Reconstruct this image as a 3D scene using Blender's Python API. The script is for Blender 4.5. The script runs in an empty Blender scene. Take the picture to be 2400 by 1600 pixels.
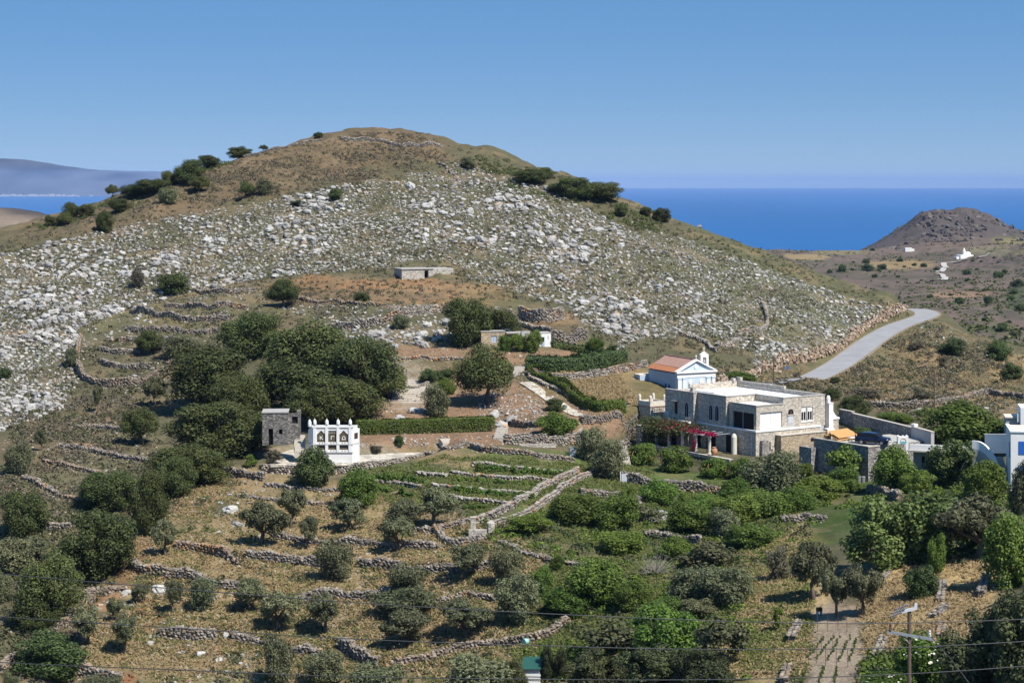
import bpy, bmesh, math, random
import numpy as np
from mathutils import Vector, Matrix
random.seed(7); RNG = np.random.default_rng(11)
S = bpy.context.scene; COL = S.collection
F = 4500.0; VH = 428.0           # focal length and eye level in pixels of a 2400 px wide picture

# ---------------------------------------------------------------- camera, sky, sun, exposure
cd = bpy.data.cameras.new('camera'); cam = bpy.data.objects.new('camera', cd); COL.objects.link(cam)
cd.sensor_width = 36; cd.lens = 36*F/2400; cd.shift_y = -(800-VH)/2400
cd.clip_start = 1; cd.clip_end = 400000
cam.location = (0, 0, 0); cam.rotation_euler = (math.pi/2, 0, 0); S.camera = cam

SUN_EL = math.radians(53); SUN_AZ = math.radians(134)     # azimuth clockwise from +Y
w = bpy.data.worlds.new('World'); S.world = w; w.use_nodes = True
nt = w.node_tree; bg = nt.nodes['Background']
sk = nt.nodes.new('ShaderNodeTexSky'); sk.sky_type = 'NISHITA'; sk.sun_disc = False
sk.sun_elevation = SUN_EL; sk.sun_rotation = SUN_AZ
sk.altitude = 200; sk.air_density = 0.3; sk.dust_density = 0.0; sk.ozone_density = 5.0
hs = nt.nodes.new('ShaderNodeHueSaturation'); hs.inputs['Saturation'].default_value = 3.0; hs.inputs['Hue'].default_value = 0.508; hs.inputs['Value'].default_value = 3.35
gm = nt.nodes.new('ShaderNodeGamma'); gm.inputs['Gamma'].default_value = 0.22
nt.links.new(sk.outputs[0], gm.inputs['Color']); nt.links.new(gm.outputs[0], hs.inputs['Color']); nt.links.new(hs.outputs[0], bg.inputs['Color'])
bg.inputs['Strength'].default_value = 0.09
sd = bpy.data.lights.new('sun', 'SUN'); sd.energy = 4.6; sd.angle = math.radians(0.53); sd.color = (1, 0.95, 0.87)
so = bpy.data.objects.new('sun', sd); COL.objects.link(so)
sdir = Vector((math.sin(SUN_AZ)*math.cos(SUN_EL), math.cos(SUN_AZ)*math.cos(SUN_EL), math.sin(SUN_EL)))
so.rotation_euler = sdir.to_track_quat('Z', 'Y').to_euler()
S.view_settings.view_transform = 'Standard'; S.view_settings.look = 'None'
S.view_settings.exposure = 0.58; S.view_settings.gamma = 1.0; S.view_settings.use_curve_mapping = False
S.render.engine = 'CYCLES'; S.cycles.max_bounces = 5; S.cycles.diffuse_bounces = 2; S.cycles.glossy_bounces = 2
S.cycles.transmission_bounces = 2; S.cycles.transparent_max_bounces = 4; S.cycles.volume_bounces = 0

# ---------------------------------------------------------------- helpers
def link(o, parent=None):
    COL.objects.link(o)
    if parent is not None: o.parent = parent
    return o
def tag(o, label=None, cat=None, group=None, kind=None):
    if label: o['label'] = label
    if cat: o['category'] = cat
    if group: o['group'] = group
    if kind: o['kind'] = kind
    return o
def empty(name, loc, rz=0.0, label=None, cat=None, group=None):
    o = bpy.data.objects.new(name, None); o.empty_display_size = .3
    o.location = loc; o.rotation_euler = (0, 0, rz); link(o)
    return tag(o, label, cat, group)
def mesh_np(name, V, Fc, mats, parent=None, smooth=False, mi=None, cols=None):
    """V (n,3); Fc: list of arrays of faces with equal vertex counts."""
    me = bpy.data.meshes.new(name)
    V = np.ascontiguousarray(V, dtype=np.float32)
    if not isinstance(Fc, list): Fc = [Fc]
    Fc = [np.asarray(f, dtype=np.int32) for f in Fc if len(f)]
    tot = np.concatenate([np.full(len(f), f.shape[1], np.int32) for f in Fc])
    li = np.concatenate([f.ravel() for f in Fc])
    me.vertices.add(len(V)); me.vertices.foreach_set('co', V.ravel())
    me.loops.add(len(li)); me.loops.foreach_set('vertex_index', li)
    me.polygons.add(len(tot))
    st = np.zeros(len(tot), np.int32); st[1:] = np.cumsum(tot)[:-1]
    me.polygons.foreach_set('loop_start', st)
    try: me.polygons.foreach_set('loop_total', tot)
    except Exception: pass
    if mi is not None: me.polygons.foreach_set('material_index', np.asarray(mi, np.int32))
    for m in (mats if isinstance(mats, (list, tuple)) else [mats]): me.materials.append(m)
    me.update(calc_edges=True)
    me.polygons.foreach_set('use_smooth', np.full(len(tot), bool(smooth)))
    if cols is not None:
        a = me.color_attributes.new('Col', 'FLOAT_COLOR', 'POINT')
        a.data.foreach_set('color', np.ascontiguousarray(np.c_[cols, np.ones(len(cols))], dtype=np.float32).ravel())
    me.update()
    o = bpy.data.objects.new(name, me)
    return link(o, parent)
class MB:
    """collects simple solids; build() links them as one mesh object"""
    def __init__(s): s.v = []; s.f = []
    def add(s, vs, fs):
        b = len(s.v); s.v += [tuple(map(float, q)) for q in vs]; s.f += [tuple(b+i for i in f) for f in fs]; return s
    def box(s, x0, x1, y0, y1, z0, z1):
        s.add([(x0,y0,z0),(x1,y0,z0),(x1,y1,z0),(x0,y1,z0),(x0,y0,z1),(x1,y0,z1),(x1,y1,z1),(x0,y1,z1)],
              [(0,3,2,1),(4,5,6,7),(0,1,5,4),(1,2,6,5),(2,3,7,6),(3,0,4,7)]); return s
    def prism(s, poly, z0, z1):
        n = len(poly)
        s.add([(x,y,z0) for x,y in poly]+[(x,y,z1) for x,y in poly],
              [tuple(range(n))[::-1], tuple(range(n,2*n))]+[(i,(i+1)%n,n+(i+1)%n,n+i) for i in range(n)]); return s
    def wallpoly(s, poly, y0, y1):
        """poly in (x,z), counter-clockwise seen from -y; extruded in y"""
        n = len(poly)
        s.add([(x,y0,z) for x,z in poly]+[(x,y1,z) for x,z in poly],
              [tuple(range(n)), tuple(range(n,2*n))[::-1]]+[((i+1)%n,i,n+i,n+(i+1)%n) for i in range(n)]); return s
    def tube(s, pts, rad, n=8, cap=True):
        pts = [Vector(p) for p in pts]
        rs = rad if isinstance(rad, (list, tuple)) else [rad]*len(pts)
        b = len(s.v)
        for i, p in enumerate(pts):
            d = (pts[min(i+1,len(pts)-1)]-pts[max(i-1,0)]).normalized()
            a = d.orthogonal().normalized() if i == 0 else (a - d*a.dot(d)).normalized()
            c = d.cross(a)
            for k in range(n):
                t = 2*math.pi*k/n; s.v.append(tuple(p+(a*math.cos(t)+c*math.sin(t))*rs[i]))
        for i in range(len(pts)-1):
            for k in range(n):
                s.f.append((b+i*n+k, b+i*n+(k+1)%n, b+(i+1)*n+(k+1)%n, b+(i+1)*n+k))
        if cap:
            s.f.append(tuple(b+k for k in range(n))[::-1]); s.f.append(tuple(b+(len(pts)-1)*n+k for k in range(n)))
        return s
    def lathe(s, prof, cx=0, cy=0, n=14):
        b = len(s.v)
        for r, z in prof:
            for k in range(n):
                t = 2*math.pi*k/n; s.v.append((cx+r*math.cos(t), cy+r*math.sin(t), z))
        for i in range(len(prof)-1):
            for k in range(n): s.f.append((b+i*n+k, b+i*n+(k+1)%n, b+(i+1)*n+(k+1)%n, b+(i+1)*n+k))
        s.f.append(tuple(b+k for k in range(n))[::-1]); s.f.append(tuple(b+(len(prof)-1)*n+k for k in range(n)))
        return s
    def build(s, name, mat, parent=None, smooth=False, bevel=0, label=None):
        me = bpy.data.meshes.new(name); me.from_pydata(s.v, [], s.f)
        bm = bmesh.new(); bm.from_mesh(me); bmesh.ops.recalc_face_normals(bm, faces=bm.faces)
        if bevel: bmesh.ops.bevel(bm, geom=bm.edges[:], offset=bevel, segments=1, affect='EDGES')
        bm.to_mesh(me); bm.free()
        for m in (mat if isinstance(mat, (list, tuple)) else [mat]): me.materials.append(m)
        if smooth: me.polygons.foreach_set('use_smooth', [True]*len(me.polygons))
        o = bpy.data.objects.new(name, me); link(o, parent)
        if label: o['label'] = label
        return o
def BX(*a): return MB().box(*a)
def arch_poly(x0, x1, z0, zs, n=8, pointed=0.0):
    """door/window outline: straight to zs then a round (or pointed) head"""
    c = (x0+x1)/2; r = (x1-x0)/2
    top = [(c+r*math.cos(math.pi*i/n), zs+r*math.sin(math.pi*i/n)*(1+pointed*(1-abs(math.cos(math.pi*i/n))))) for i in range(n+1)]
    return [(x0,z0),(x1,z0)]+top

# ---------------------------------------------------------------- materials
def newmat(name):
    m = bpy.data.materials.new(name); m.use_nodes = True
    n = m.node_tree; return m, n, n.nodes['Principled BSDF']
def N(nt, typ, **kw):
    n = nt.nodes.new(typ)
    for k, v in kw.items():
        if k in ('operation','blend_type','data_type','feature','interpolation','distance','vector_type'): setattr(n, k, v)
        else: n.inputs[k].default_value = v
    return n
def ramp(nt, stops, fac):
    r = nt.nodes.new('ShaderNodeValToRGB'); e = r.color_ramp.elements
    while len(e) < len(stops): e.new(.5)
    for i, (p, c) in enumerate(stops): e[i].position = p; e[i].color = (*c, 1)
    nt.links.new(fac, r.inputs[0]); return r
def hsv_var(nt, col, fac_sock, lo, hi, sat=None):
    """brightness of col varied between lo and hi by fac"""
    mr = N(nt, 'ShaderNodeMapRange'); mr.inputs['To Min'].default_value = lo; mr.inputs['To Max'].default_value = hi
    nt.links.new(fac_sock, mr.inputs['Value'])
    h = nt.nodes.new('ShaderNodeHueSaturation'); nt.links.new(col, h.inputs['Color']); nt.links.new(mr.outputs[0], h.inputs['Value'])
    return h
def plain(name, col, rough=.75, var=.12, scale=1.5, bump=0.0, metal=0.0):
    m, n, b = newmat(name); b.inputs['Roughness'].default_value = rough; b.inputs['Metallic'].default_value = metal
    if rough > .6: b.inputs['Specular IOR Level'].default_value = .2
    g = n.nodes.new('ShaderNodeNewGeometry')
    no = N(n, 'ShaderNodeTexNoise', Scale=scale, Detail=5.0, Roughness=.6); n.links.new(g.outputs['Position'], no.inputs['Vector'])
    rgb = n.nodes.new('ShaderNodeRGB'); rgb.outputs[0].default_value = (*col, 1)
    h = hsv_var(n, rgb.outputs[0], no.outputs[0], 1-var*1.6, 1+var*1.6); n.links.new(h.outputs[0], b.inputs['Base Color'])
    if bump:
        bp = N(n, 'ShaderNodeBump', Strength=bump, Distance=.05); n.links.new(no.outputs[0], bp.inputs['Height']); n.links.new(bp.outputs[0], b.inputs['Normal'])
    return m
def island_fac(n):
    g = n.nodes.new('ShaderNodeNewGeometry'); oi = n.nodes.new('ShaderNodeObjectInfo')
    a = N(n, 'ShaderNodeMath', operation='ADD'); n.links.new(g.outputs['Random Per Island'], a.inputs[0]); n.links.new(oi.outputs['Random'], a.inputs[1])
    f = N(n, 'ShaderNodeMath', operation='FRACT'); n.links.new(a.outputs[0], f.inputs[0]); return f.outputs[0], g, oi
def rockmat(name, stops, lichen=0.0, licol=(.45,.19,.05), nscale=2.0, bump=.5):
    m, n, b = newmat(name); b.inputs['Roughness'].default_value = .9; b.inputs['Specular IOR Level'].default_value = .15
    f, g, oi = island_fac(n)
    r = ramp(n, stops, f)
    no = N(n, 'ShaderNodeTexNoise', Scale=nscale, Detail=6.0, Roughness=.65); n.links.new(g.outputs['Position'], no.inputs['Vector'])
    h = hsv_var(n, r.outputs[0], no.outputs[0], .55, 1.4)
    out = h.outputs[0]
    if lichen:
        n2 = N(n, 'ShaderNodeTexNoise', Scale=.16, Detail=3.0, Roughness=.7); n.links.new(g.outputs['Position'], n2.inputs['Vector'])
        n3 = N(n, 'ShaderNodeTexNoise', Scale=1.3, Detail=3.0); n.links.new(g.outputs['Position'], n3.inputs['Vector'])
        ad = N(n, 'ShaderNodeMath', operation='ADD'); n.links.new(n2.outputs[0], ad.inputs[0]); n.links.new(n3.outputs[0], ad.inputs[1])
        rr = ramp(n, [(0.0,(0,0,0)),(.5,(0,0,0)),(1,(1,1,1))], ad.outputs[0])
        mr = N(n, 'ShaderNodeMapRange'); mr.inputs['From Min'].default_value = 1.22-lichen*.3; mr.inputs['From Max'].default_value = 1.34-lichen*.3
        n.links.new(ad.outputs[0], mr.inputs['Value'])
        mx = N(n, 'ShaderNodeMix', data_type='RGBA'); mx.inputs['B'].default_value = (*licol, 1)
        mul = N(n, 'ShaderNodeMath', operation='MULTIPLY'); mul.inputs[1].default_value = .8; n.links.new(mr.outputs[0], mul.inputs[0])
        n.links.new(mul.outputs[0], mx.inputs['Factor']); n.links.new(out, mx.inputs[6]); mx.inputs[7].default_value = (*licol, 1)
        out = mx.outputs[2]
    n.links.new(out, b.inputs['Base Color'])
    bp = N(n, 'ShaderNodeBump', Strength=bump, Distance=.12); n.links.new(no.outputs[0], bp.inputs['Height']); n.links.new(bp.outputs[0], b.inputs['Normal'])
    return m
def masonry(name, stops, mortar, scale=3.3, stretch=1.7, bump=.6):
    """rubble masonry too fine to build stone by stone: cells with recessed joints"""
    m, n, b = newmat(name); b.inputs['Roughness'].default_value = .9; b.inputs['Specular IOR Level'].default_value = .15
    g = n.nodes.new('ShaderNodeNewGeometry')
    mp = n.nodes.new('ShaderNodeMapping'); mp.inputs['Scale'].default_value = (scale, scale, scale*stretch); n.links.new(g.outputs['Position'], mp.inputs['Vector'])
    v = N(n, 'ShaderNodeTexVoronoi', Scale=1.0); n.links.new(mp.outputs[0], v.inputs['Vector'])
    ve = N(n, 'ShaderNodeTexVoronoi', feature='DISTANCE_TO_EDGE', Scale=1.0); n.links.new(mp.outputs[0], ve.inputs['Vector'])
    sx = n.nodes.new('ShaderNodeSeparateColor'); n.links.new(v.outputs['Color'], sx.inputs[0])
    r = ramp(n, stops, sx.outputs[0])
    h = hsv_var(n, r.outputs[0], sx.outputs[1], .62, 1.3)
    jr = N(n, 'ShaderNodeMapRange'); jr.inputs['From Min'].default_value = .015; jr.inputs['From Max'].default_value = .08; n.links.new(ve.outputs[0], jr.inputs['Value'])
    mx = N(n, 'ShaderNodeMix', data_type='RGBA'); n.links.new(jr.outputs[0], mx.inputs['Factor']); mx.inputs[6].default_value = (*mortar, 1); n.links.new(h.outputs[0], mx.inputs[7])
    n.links.new(mx.outputs[2], b.inputs['Base Color'])
    bp = N(n, 'ShaderNodeBump', Strength=bump, Distance=.07); n.links.new(jr.outputs[0], bp.inputs['Height']); n.links.new(bp.outputs[0], b.inputs['Normal'])
    return m
def leafmat(name, c0, c1, tr=.25, rough=.6, obj=.25):
    m, n, b = newmat(name); b.inputs['Roughness'].default_value = rough; b.inputs['Specular IOR Level'].default_value = .25
    f, g, oi = island_fac(n)
    r = ramp(n, [(0,c0),(.55,tuple((a+c)/2 for a, c in zip(c0,c1))),(1,c1)], f)
    h = hsv_var(n, r.outputs[0], oi.outputs['Random'], 1-obj, 1+obj)
    hr = N(n, 'ShaderNodeMapRange'); hr.inputs['To Min'].default_value = .482; hr.inputs['To Max'].default_value = .515
    q7 = N(n, 'ShaderNodeMath', operation='MULTIPLY'); q7.inputs[1].default_value = 7.31; q8 = N(n, 'ShaderNodeMath', operation='FRACT'); n.links.new(oi.outputs['Random'], q7.inputs[0]); n.links.new(q7.outputs[0], q8.inputs[0]); n.links.new(q8.outputs[0], hr.inputs['Value']); n.links.new(hr.outputs[0], h.inputs['Hue'])
    n.links.new(h.outputs[0], b.inputs['Base Color'])
    t = n.nodes.new('ShaderNodeBsdfTranslucent'); n.links.new(h.outputs[0], t.inputs['Color'])
    mx = n.nodes.new('ShaderNodeMixShader'); mx.inputs[0].default_value = tr
    n.links.new(b.outputs[0], mx.inputs[1]); n.links.new(t.outputs[0], mx.inputs[2])
    n.links.new(mx.outputs[0], n.nodes['Material Output'].inputs['Surface'])
    return m
def groundmat(name, s1=.35, s2=2.6, lo=.62, hi=1.42, bump=.7):
    m, n, b = newmat(name); b.inputs['Roughness'].default_value = .95; b.inputs['Specular IOR Level'].default_value = .1
    a = n.nodes.new('ShaderNodeVertexColor'); a.layer_name = 'Col'
    g = n.nodes.new('ShaderNodeNewGeometry')
    n1 = N(n, 'ShaderNodeTexNoise', Scale=s1, Detail=6.0, Roughness=.7); n.links.new(g.outputs['Position'], n1.inputs['Vector'])
    n2 = N(n, 'ShaderNodeTexNoise', Scale=s2, Detail=5.0, Roughness=.7); n.links.new(g.outputs['Position'], n2.inputs['Vector'])
    h1 = hsv_var(n, a.outputs[0], n1.outputs[0], lo, hi); h2 = hsv_var(n, h1.outputs[0], n2.outputs[0], lo, hi)
    n.links.new(h2.outputs[0], b.inputs['Base Color'])
    bp = N(n, 'ShaderNodeBump', Strength=bump, Distance=.25); n.links.new(n2.outputs[0], bp.inputs['Height']); n.links.new(bp.outputs[0], b.inputs['Normal'])
    return m
M = {}
M['ground'] = groundmat('ground', .3, 2.4, .5, 1.55, .9); M['far_ground'] = groundmat('far_ground', .02, .12, .7, 1.35, .5)
M['stone'] = rockmat('dry_stone', [(0,(.13,.115,.1)),(.45,(.23,.205,.18)),(.8,(.31,.28,.24)),(1,(.27,.2,.13))], .3, (.33,.2,.1))
M['stone_o'] = rockmat('ochre_stone', [(0,(.15,.125,.1)),(.5,(.25,.2,.15)),(1,(.32,.27,.22))], .5, (.36,.2,.09))
M['boulder'] = rockmat('limestone', [(0,(.22,.21,.195)),(.5,(.35,.34,.32)),(1,(.46,.45,.425))], .16, (.5,.3,.15), 1.1)
M['core'] = rockmat('rubble_core', [(0,(.15,.13,.11)),(1,(.2,.17,.14))], 0)
M['house_stone'] = masonry('house_stone', [(0,(.4,.36,.31)),(.4,(.52,.47,.4)),(.75,(.6,.55,.47)),(1,(.53,.42,.3))], (.46,.42,.36))
M['warm_stone'] = masonry('warm_stone', [(0,(.34,.29,.22)),(.5,(.44,.36,.26)),(1,(.5,.36,.2))], (.36,.31,.25))
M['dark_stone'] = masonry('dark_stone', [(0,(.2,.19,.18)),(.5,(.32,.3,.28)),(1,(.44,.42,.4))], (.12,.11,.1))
M['out_stone'] = masonry('shaded_stone', [(0,(.11,.105,.1)),(.5,(.2,.19,.175)),(1,(.28,.265,.24))], (.08,.075,.07)); M['pale_stone'] = masonry('pale_stone', [(0,(.36,.33,.29)),(.5,(.48,.44,.38)),(1,(.56,.52,.46))], (.42,.39,.34))  # out_stone: the oaks' shade on the outbuilding is put into a darker stone colour
M['white'] = plain('whitewash', (.77,.765,.745), .8, .1, .7); M['roofwhite'] = plain('white_roof', (.78,.78,.77), .8, .05, .6)
M['cream'] = plain('cream_plaster', (.62,.57,.48), .8, .08); M['greyplaster'] = plain('grey_plaster', (.42,.41,.4), .8, .08)
M['bluewash'] = plain('pale_blue_plaster', (.5,.61,.72), .8, .09, .8); M['bluewall'] = plain('blue_plaster', (.4,.48,.58), .8, .12, .7)
M['tile'] = plain('terracotta_tile', (.36,.15,.075), .75, .3, 2.0); M['oldtile'] = plain('weathered_tile', (.33,.2,.16), .8, .2, 1.5)
M['dark'] = plain('dark_interior', (.012,.011,.01), .8, .1); M['glass'] = plain('dark_glass', (.01,.012,.015), .4, .05); M['glass'].node_tree.nodes['Principled BSDF'].inputs['Specular IOR Level'].default_value = .15
M['paintgrey'] = plain('grey_paint', (.5,.52,.56), .6, .03); M['shutter'] = plain('blue_grey_shutter', (.36,.45,.55), .6, .04)
M['blue'] = plain('bright_blue_paint', (.02,.12,.5), .5, .05); M['wood'] = plain('new_timber', (.52,.3,.12), .7, .15, 3.0)
M['oldwood'] = plain('weathered_wood', (.13,.09,.065), .9, .25, 3.0); M['bark'] = plain('bark', (.13,.105,.08), .95, .3, 4.0, .5)
M['palebark'] = plain('pale_bark', (.42,.4,.36), .9, .2, 4.0); M['concrete'] = plain('concrete', (.4,.38,.35), .9, .12, 1.0)
M['slab'] = plain('concrete_roof', (.36,.345,.32), .9, .12, 1.0); M['paving'] = masonry('paving', [(0,(.42,.38,.31)),(1,(.56,.52,.44))], (.4,.37,.31), 1.0, 1.0, .1)
M['slabstone'] = plain('slab_stone', (.46,.42,.36), .9, .2, 2.5); M['asphalt'] = plain('asphalt', (.27,.27,.275), .9, .16, .3)
M['terracotta'] = plain('terracotta', (.42,.22,.12), .7, .12); M['metal'] = plain('galvanised', (.42,.43,.44), .45, .1, 3, 0, .6)
M['cable'] = plain('cable', (.03,.032,.035), .5, .05); M['carpaint'] = plain('navy_paint', (.008,.012,.03), .18, .05)
M['tyre'] = plain('rubber', (.012,.012,.012), .8, .05); M['red'] = plain('red_lens', (.35,.01,.02), .3, .05)
M['porcelain'] = plain('porcelain', (.6,.6,.58), .25, .05); M['brown'] = plain('brown_glaze', (.07,.03,.02), .3, .05)
M['yellow'] = plain('yellow_box', (.72,.5,.17), .7, .06); M['mint'] = plain('mint_plastic', (.3,.55,.5), .5, .05)
M['greenmetal'] = plain('green_metal', (.02,.08,.06), .5, .1); M['turq'] = plain('turquoise_paint', (.12,.4,.45), .6, .05)
M['olive'] = leafmat('olive_leaf', (.068,.078,.036), (.185,.195,.1), .2)
M['oak'] = leafmat('oak_leaf', (.04,.054,.016), (.125,.145,.042), .22)
M['green'] = leafmat('green_leaf', (.05,.09,.015), (.15,.215,.036), .28)
M['bright'] = leafmat('bright_leaf', (.06,.105,.015), (.13,.18,.03), .28)
M['fig'] = leafmat('fig_leaf', (.055,.09,.022), (.18,.225,.07), .25)
M['darkg'] = leafmat('dark_leaf', (.034,.056,.016), (.095,.13,.038), .15)
M['cypress'] = leafmat('conifer_leaf', (.028,.037,.014), (.09,.1,.038), .1)
M['scrub'] = leafmat('scrub_leaf', (.075,.07,.045), (.15,.13,.085), .1)
M['scrubg'] = leafmat('green_scrub', (.06,.07,.03), (.13,.13,.06), .12)
M['vine'] = leafmat('vine_leaf', (.07,.13,.02), (.15,.23,.045), .3)
M['dry'] = leafmat('dry_grass', (.28,.215,.1), (.44,.355,.185), .3, .8)
M['grass'] = leafmat('green_grass', (.085,.115,.028), (.19,.21,.065), .3, .8)
M['bougain'] = leafmat('bougainvillea', (.16,.003,.02), (.4,.015,.055), .25)
M['twig'] = plain('bare_twig', (.3,.27,.24), .9, .2); M['elder'] = plain('white_flower', (.75,.73,.6), .8, .05)
# ---------------------------------------------------------------- terrain height field
_T = np.random.default_rng(5).random((256, 256))
def vnoise(x, y, sc, seed=0):
    x = np.asarray(x)/sc+seed*17.3; y = np.asarray(y)/sc+seed*9.7
    i = np.floor(x).astype(int); j = np.floor(y).astype(int); fx = x-i; fy = y-j
    fx = fx*fx*(3-2*fx); fy = fy*fy*(3-2*fy)
    g = lambda a, b: _T[a & 255, b & 255]
    return (g(i,j)*(1-fx)+g(i+1,j)*fx)*(1-fy)+(g(i,j+1)*(1-fx)+g(i+1,j+1)*fx)*fy - .5
def fbm(x, y, sc, oct=4, seed=0, gain=.5):
    s = 0; a = 1
    for k in range(oct): s = s+a*vnoise(x, y, sc/2**k, seed+k*3); a *= gain
    return s
def dd(D):
    return 265-(196-D)*1.15 if D < 196 else (265+(D-196)*1.34 if D < 243 else 328+(D-243))
def P(u, v, D): return np.array([(u-1200)/F*D, D, -(v-VH)/F*D])
CT = []   # control points: picture column, picture row, survey distance
for v, row in {
  1600: {-250:128,0:132,400:135,800:135,1200:128,1600:115,2000:103,2400:92,2650:86},
  1450: {-250:145,0:147,400:148,800:148,1200:142,1600:131,2000:120,2400:108,2650:102},
  1300: {-250:166,0:166,400:165,800:163,1200:158,1600:157,2000:147,2400:132,2650:126},
  1200: {-250:180,0:180,400:179,800:177,1200:173,1600:180,2000:172,2400:158,2650:150},
  1085: {-250:201,0:201,400:200,800:196,1200:193,1600:203,2000:200,2400:186,2650:180},
  1000: {-250:220,0:220,400:218,800:212,1200:213,2050:212,2400:207,2650:204},
  930:  {-250:237,0:236,400:234,800:228,1200:226,1470:226,2000:240,2400:236,2650:230},
  870:  {-250:252,0:250,400:248,800:240,1100:238,1400:240,1700:252,1915:268,2150:276,2400:268,2650:258},
  815:  {0:264,400:262,800:252,1200:248,1500:260,1800:285,2000:310},
  740:  {0:288,400:285,800:276,1200:276,1500:292,1800:320,2000:341},
  650:  {0:322,400:318,800:312,1100:314,1400:328,1700:350,1900:368},
  560:  {0:365,400:350,800:345,1100:348,1400:362},
  470:  {600:378,900:378,1200:385}, 390: {700:408,900:408,1100:415}, 330: {900:432}}.items():
    for u, D in row.items(): CT.append(P(u, v, dd(D)))
CT += [P(2130,722,dd(362)), P(2195,735,dd(364)), P(2200,800,dd(318)), P(2330,845,dd(285))]
RID = [(-250,560,372),(0,541,385),(100,519,390),(150,507,395),(200,492,398),(300,450,405),(370,425,415),(440,402,425),(560,366,432),(650,343,436),(760,315,440),(900,303,445),(1000,309,445),
       (1080,331,442),(1170,362,434),(1240,388,428),(1330,412,424),(1440,455,416),(1560,510,405),(1650,546,398),(1750,577,394),(1850,615,391),(1950,655,389),
       (2050,690,387),(2120,715,384),(2215,750,362),(2280,786,346),(2340,806,338),(2400,819,330),(2520,850,316),(2650,890,300)]
for u, v, D in RID:
    D = dd(D); CT.append(P(u, v, D)); 
    for k, dz in ((45,-9),(120,-30)):
        q = P(u, v, D+k); q[2] += dz; CT.append(q)
for u in (-250, 400, 1200, 2000, 2650):
    q = P(u, 1600, dd({-250:128,400:135,1200:128,2000:103,2650:86}[u])); CT.append(np.array([q[0]*.6, q[1]*.6, q[2]-1.0]))
CT = np.array(CT)
def tps_fit(c):
    n = len(c); d2 = ((c[:,None,:2]-c[None,:,:2])**2).sum(-1); K = .5*d2*np.log(d2+1e-9)
    A = np.zeros((n+3, n+3)); A[:n,:n] = K+np.eye(n)*6.0; A[:n,n] = 1; A[:n,n+1:] = c[:,:2]; A[n:,:n] = A[:n,n:].T
    return np.linalg.solve(A, np.r_[c[:,2], 0, 0, 0])
_w = tps_fit(CT)
def tps(x, y):
    o = np.zeros(x.shape)
    for i in range(len(CT)):
        d2 = (x-CT[i,0])**2+(y-CT[i,1])**2; o += _w[i]*.5*d2*np.log(d2+1e-9)
    return o+_w[-3]+_w[-2]*x+_w[-1]*y
X0, X1, Y0, Y1, GS = -215., 215., 90., 700., .5
_cx = np.arange(X0, X1+.1, 2.0); _cy = np.arange(Y0, Y1+.1, 2.0)
_c = tps(*np.meshgrid(_cx, _cy))
gx = np.arange(X0, X1+.01, GS); gy = np.arange(Y0, Y1+.01, GS)
_ix = np.clip(((gx-X0)/2).astype(int), 0, len(_cx)-2); _fx = (gx-X0)/2-_ix
_iy = np.clip(((gy-Y0)/2).astype(int), 0, len(_cy)-2); _fy = (gy-Y0)/2-_iy
_r = _c[:,_ix]*(1-_fx)+_c[:,_ix+1]*_fx
H = _r[_iy]*(1-_fy)[:,None]+_r[_iy+1]*_fy[:,None]
GX, GY = np.meshgrid(gx, gy)
def hz(x, y):
    x = np.asarray(x, float); y = np.asarray(y, float)
    a = np.clip((x-X0)/GS, 0, len(gx)-1.001); b = np.clip((y-Y0)/GS, 0, len(gy)-1.001)
    i = a.astype(int); j = b.astype(int); fx = a-i; fy = b-j
    return (H[j,i]*(1-fx)+H[j,i+1]*fx)*(1-fy)+(H[j+1,i]*(1-fx)+H[j+1,i+1]*fx)*fy
def ray(u, v, dmin=130., dmax=620., near=False):
    """where the sight line through picture point (u, v) meets the ground; vectorised"""
    u = np.atleast_1d(np.asarray(u, float)); v = np.atleast_1d(np.asarray(v, float))
    D = np.full(u.shape, np.nan); kx = (u-1200)/F; kz = -(v-VH)/F
    t = np.arange(dmin, dmax, 1.0); st = 4000
    for s in range(0, len(u), st):
        e = slice(s, s+st)
        below = kz[e,None]*t < hz(kx[e,None]*t, np.broadcast_to(t, (len(kx[e]), len(t))))
        hit = below.any(1); k = below.argmax(1); d1 = t[k]; d0 = np.maximum(d1-1, dmin)
        for _ in range(8):
            m = (d0+d1)/2; b = kz[e]*m < hz(kx[e]*m, m); d1 = np.where(b, m, d1); d0 = np.where(b, d0, m)
        if near:
            tt = t[t < 545]; gap = kz[e,None]*tt-hz(kx[e,None]*tt, np.broadcast_to(tt, (len(kx[e]), len(tt)))); gap[:, tt < 380] = 1e9
            D[e] = np.where(hit, d1, tt[gap.argmin(1)])
        else: D[e] = np.where(hit, d1, np.nan)
    return np.c_[kx*D, D, kz*D]
def G(u, v): 
    q = ray(u, v, near=True)[0]; q[2] = hz(q[0], q[1]); return q
def smooth(a, b, x): t = np.clip((x-a)/(b-a), 0, 1); return t*t*(3-2*t)
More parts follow.
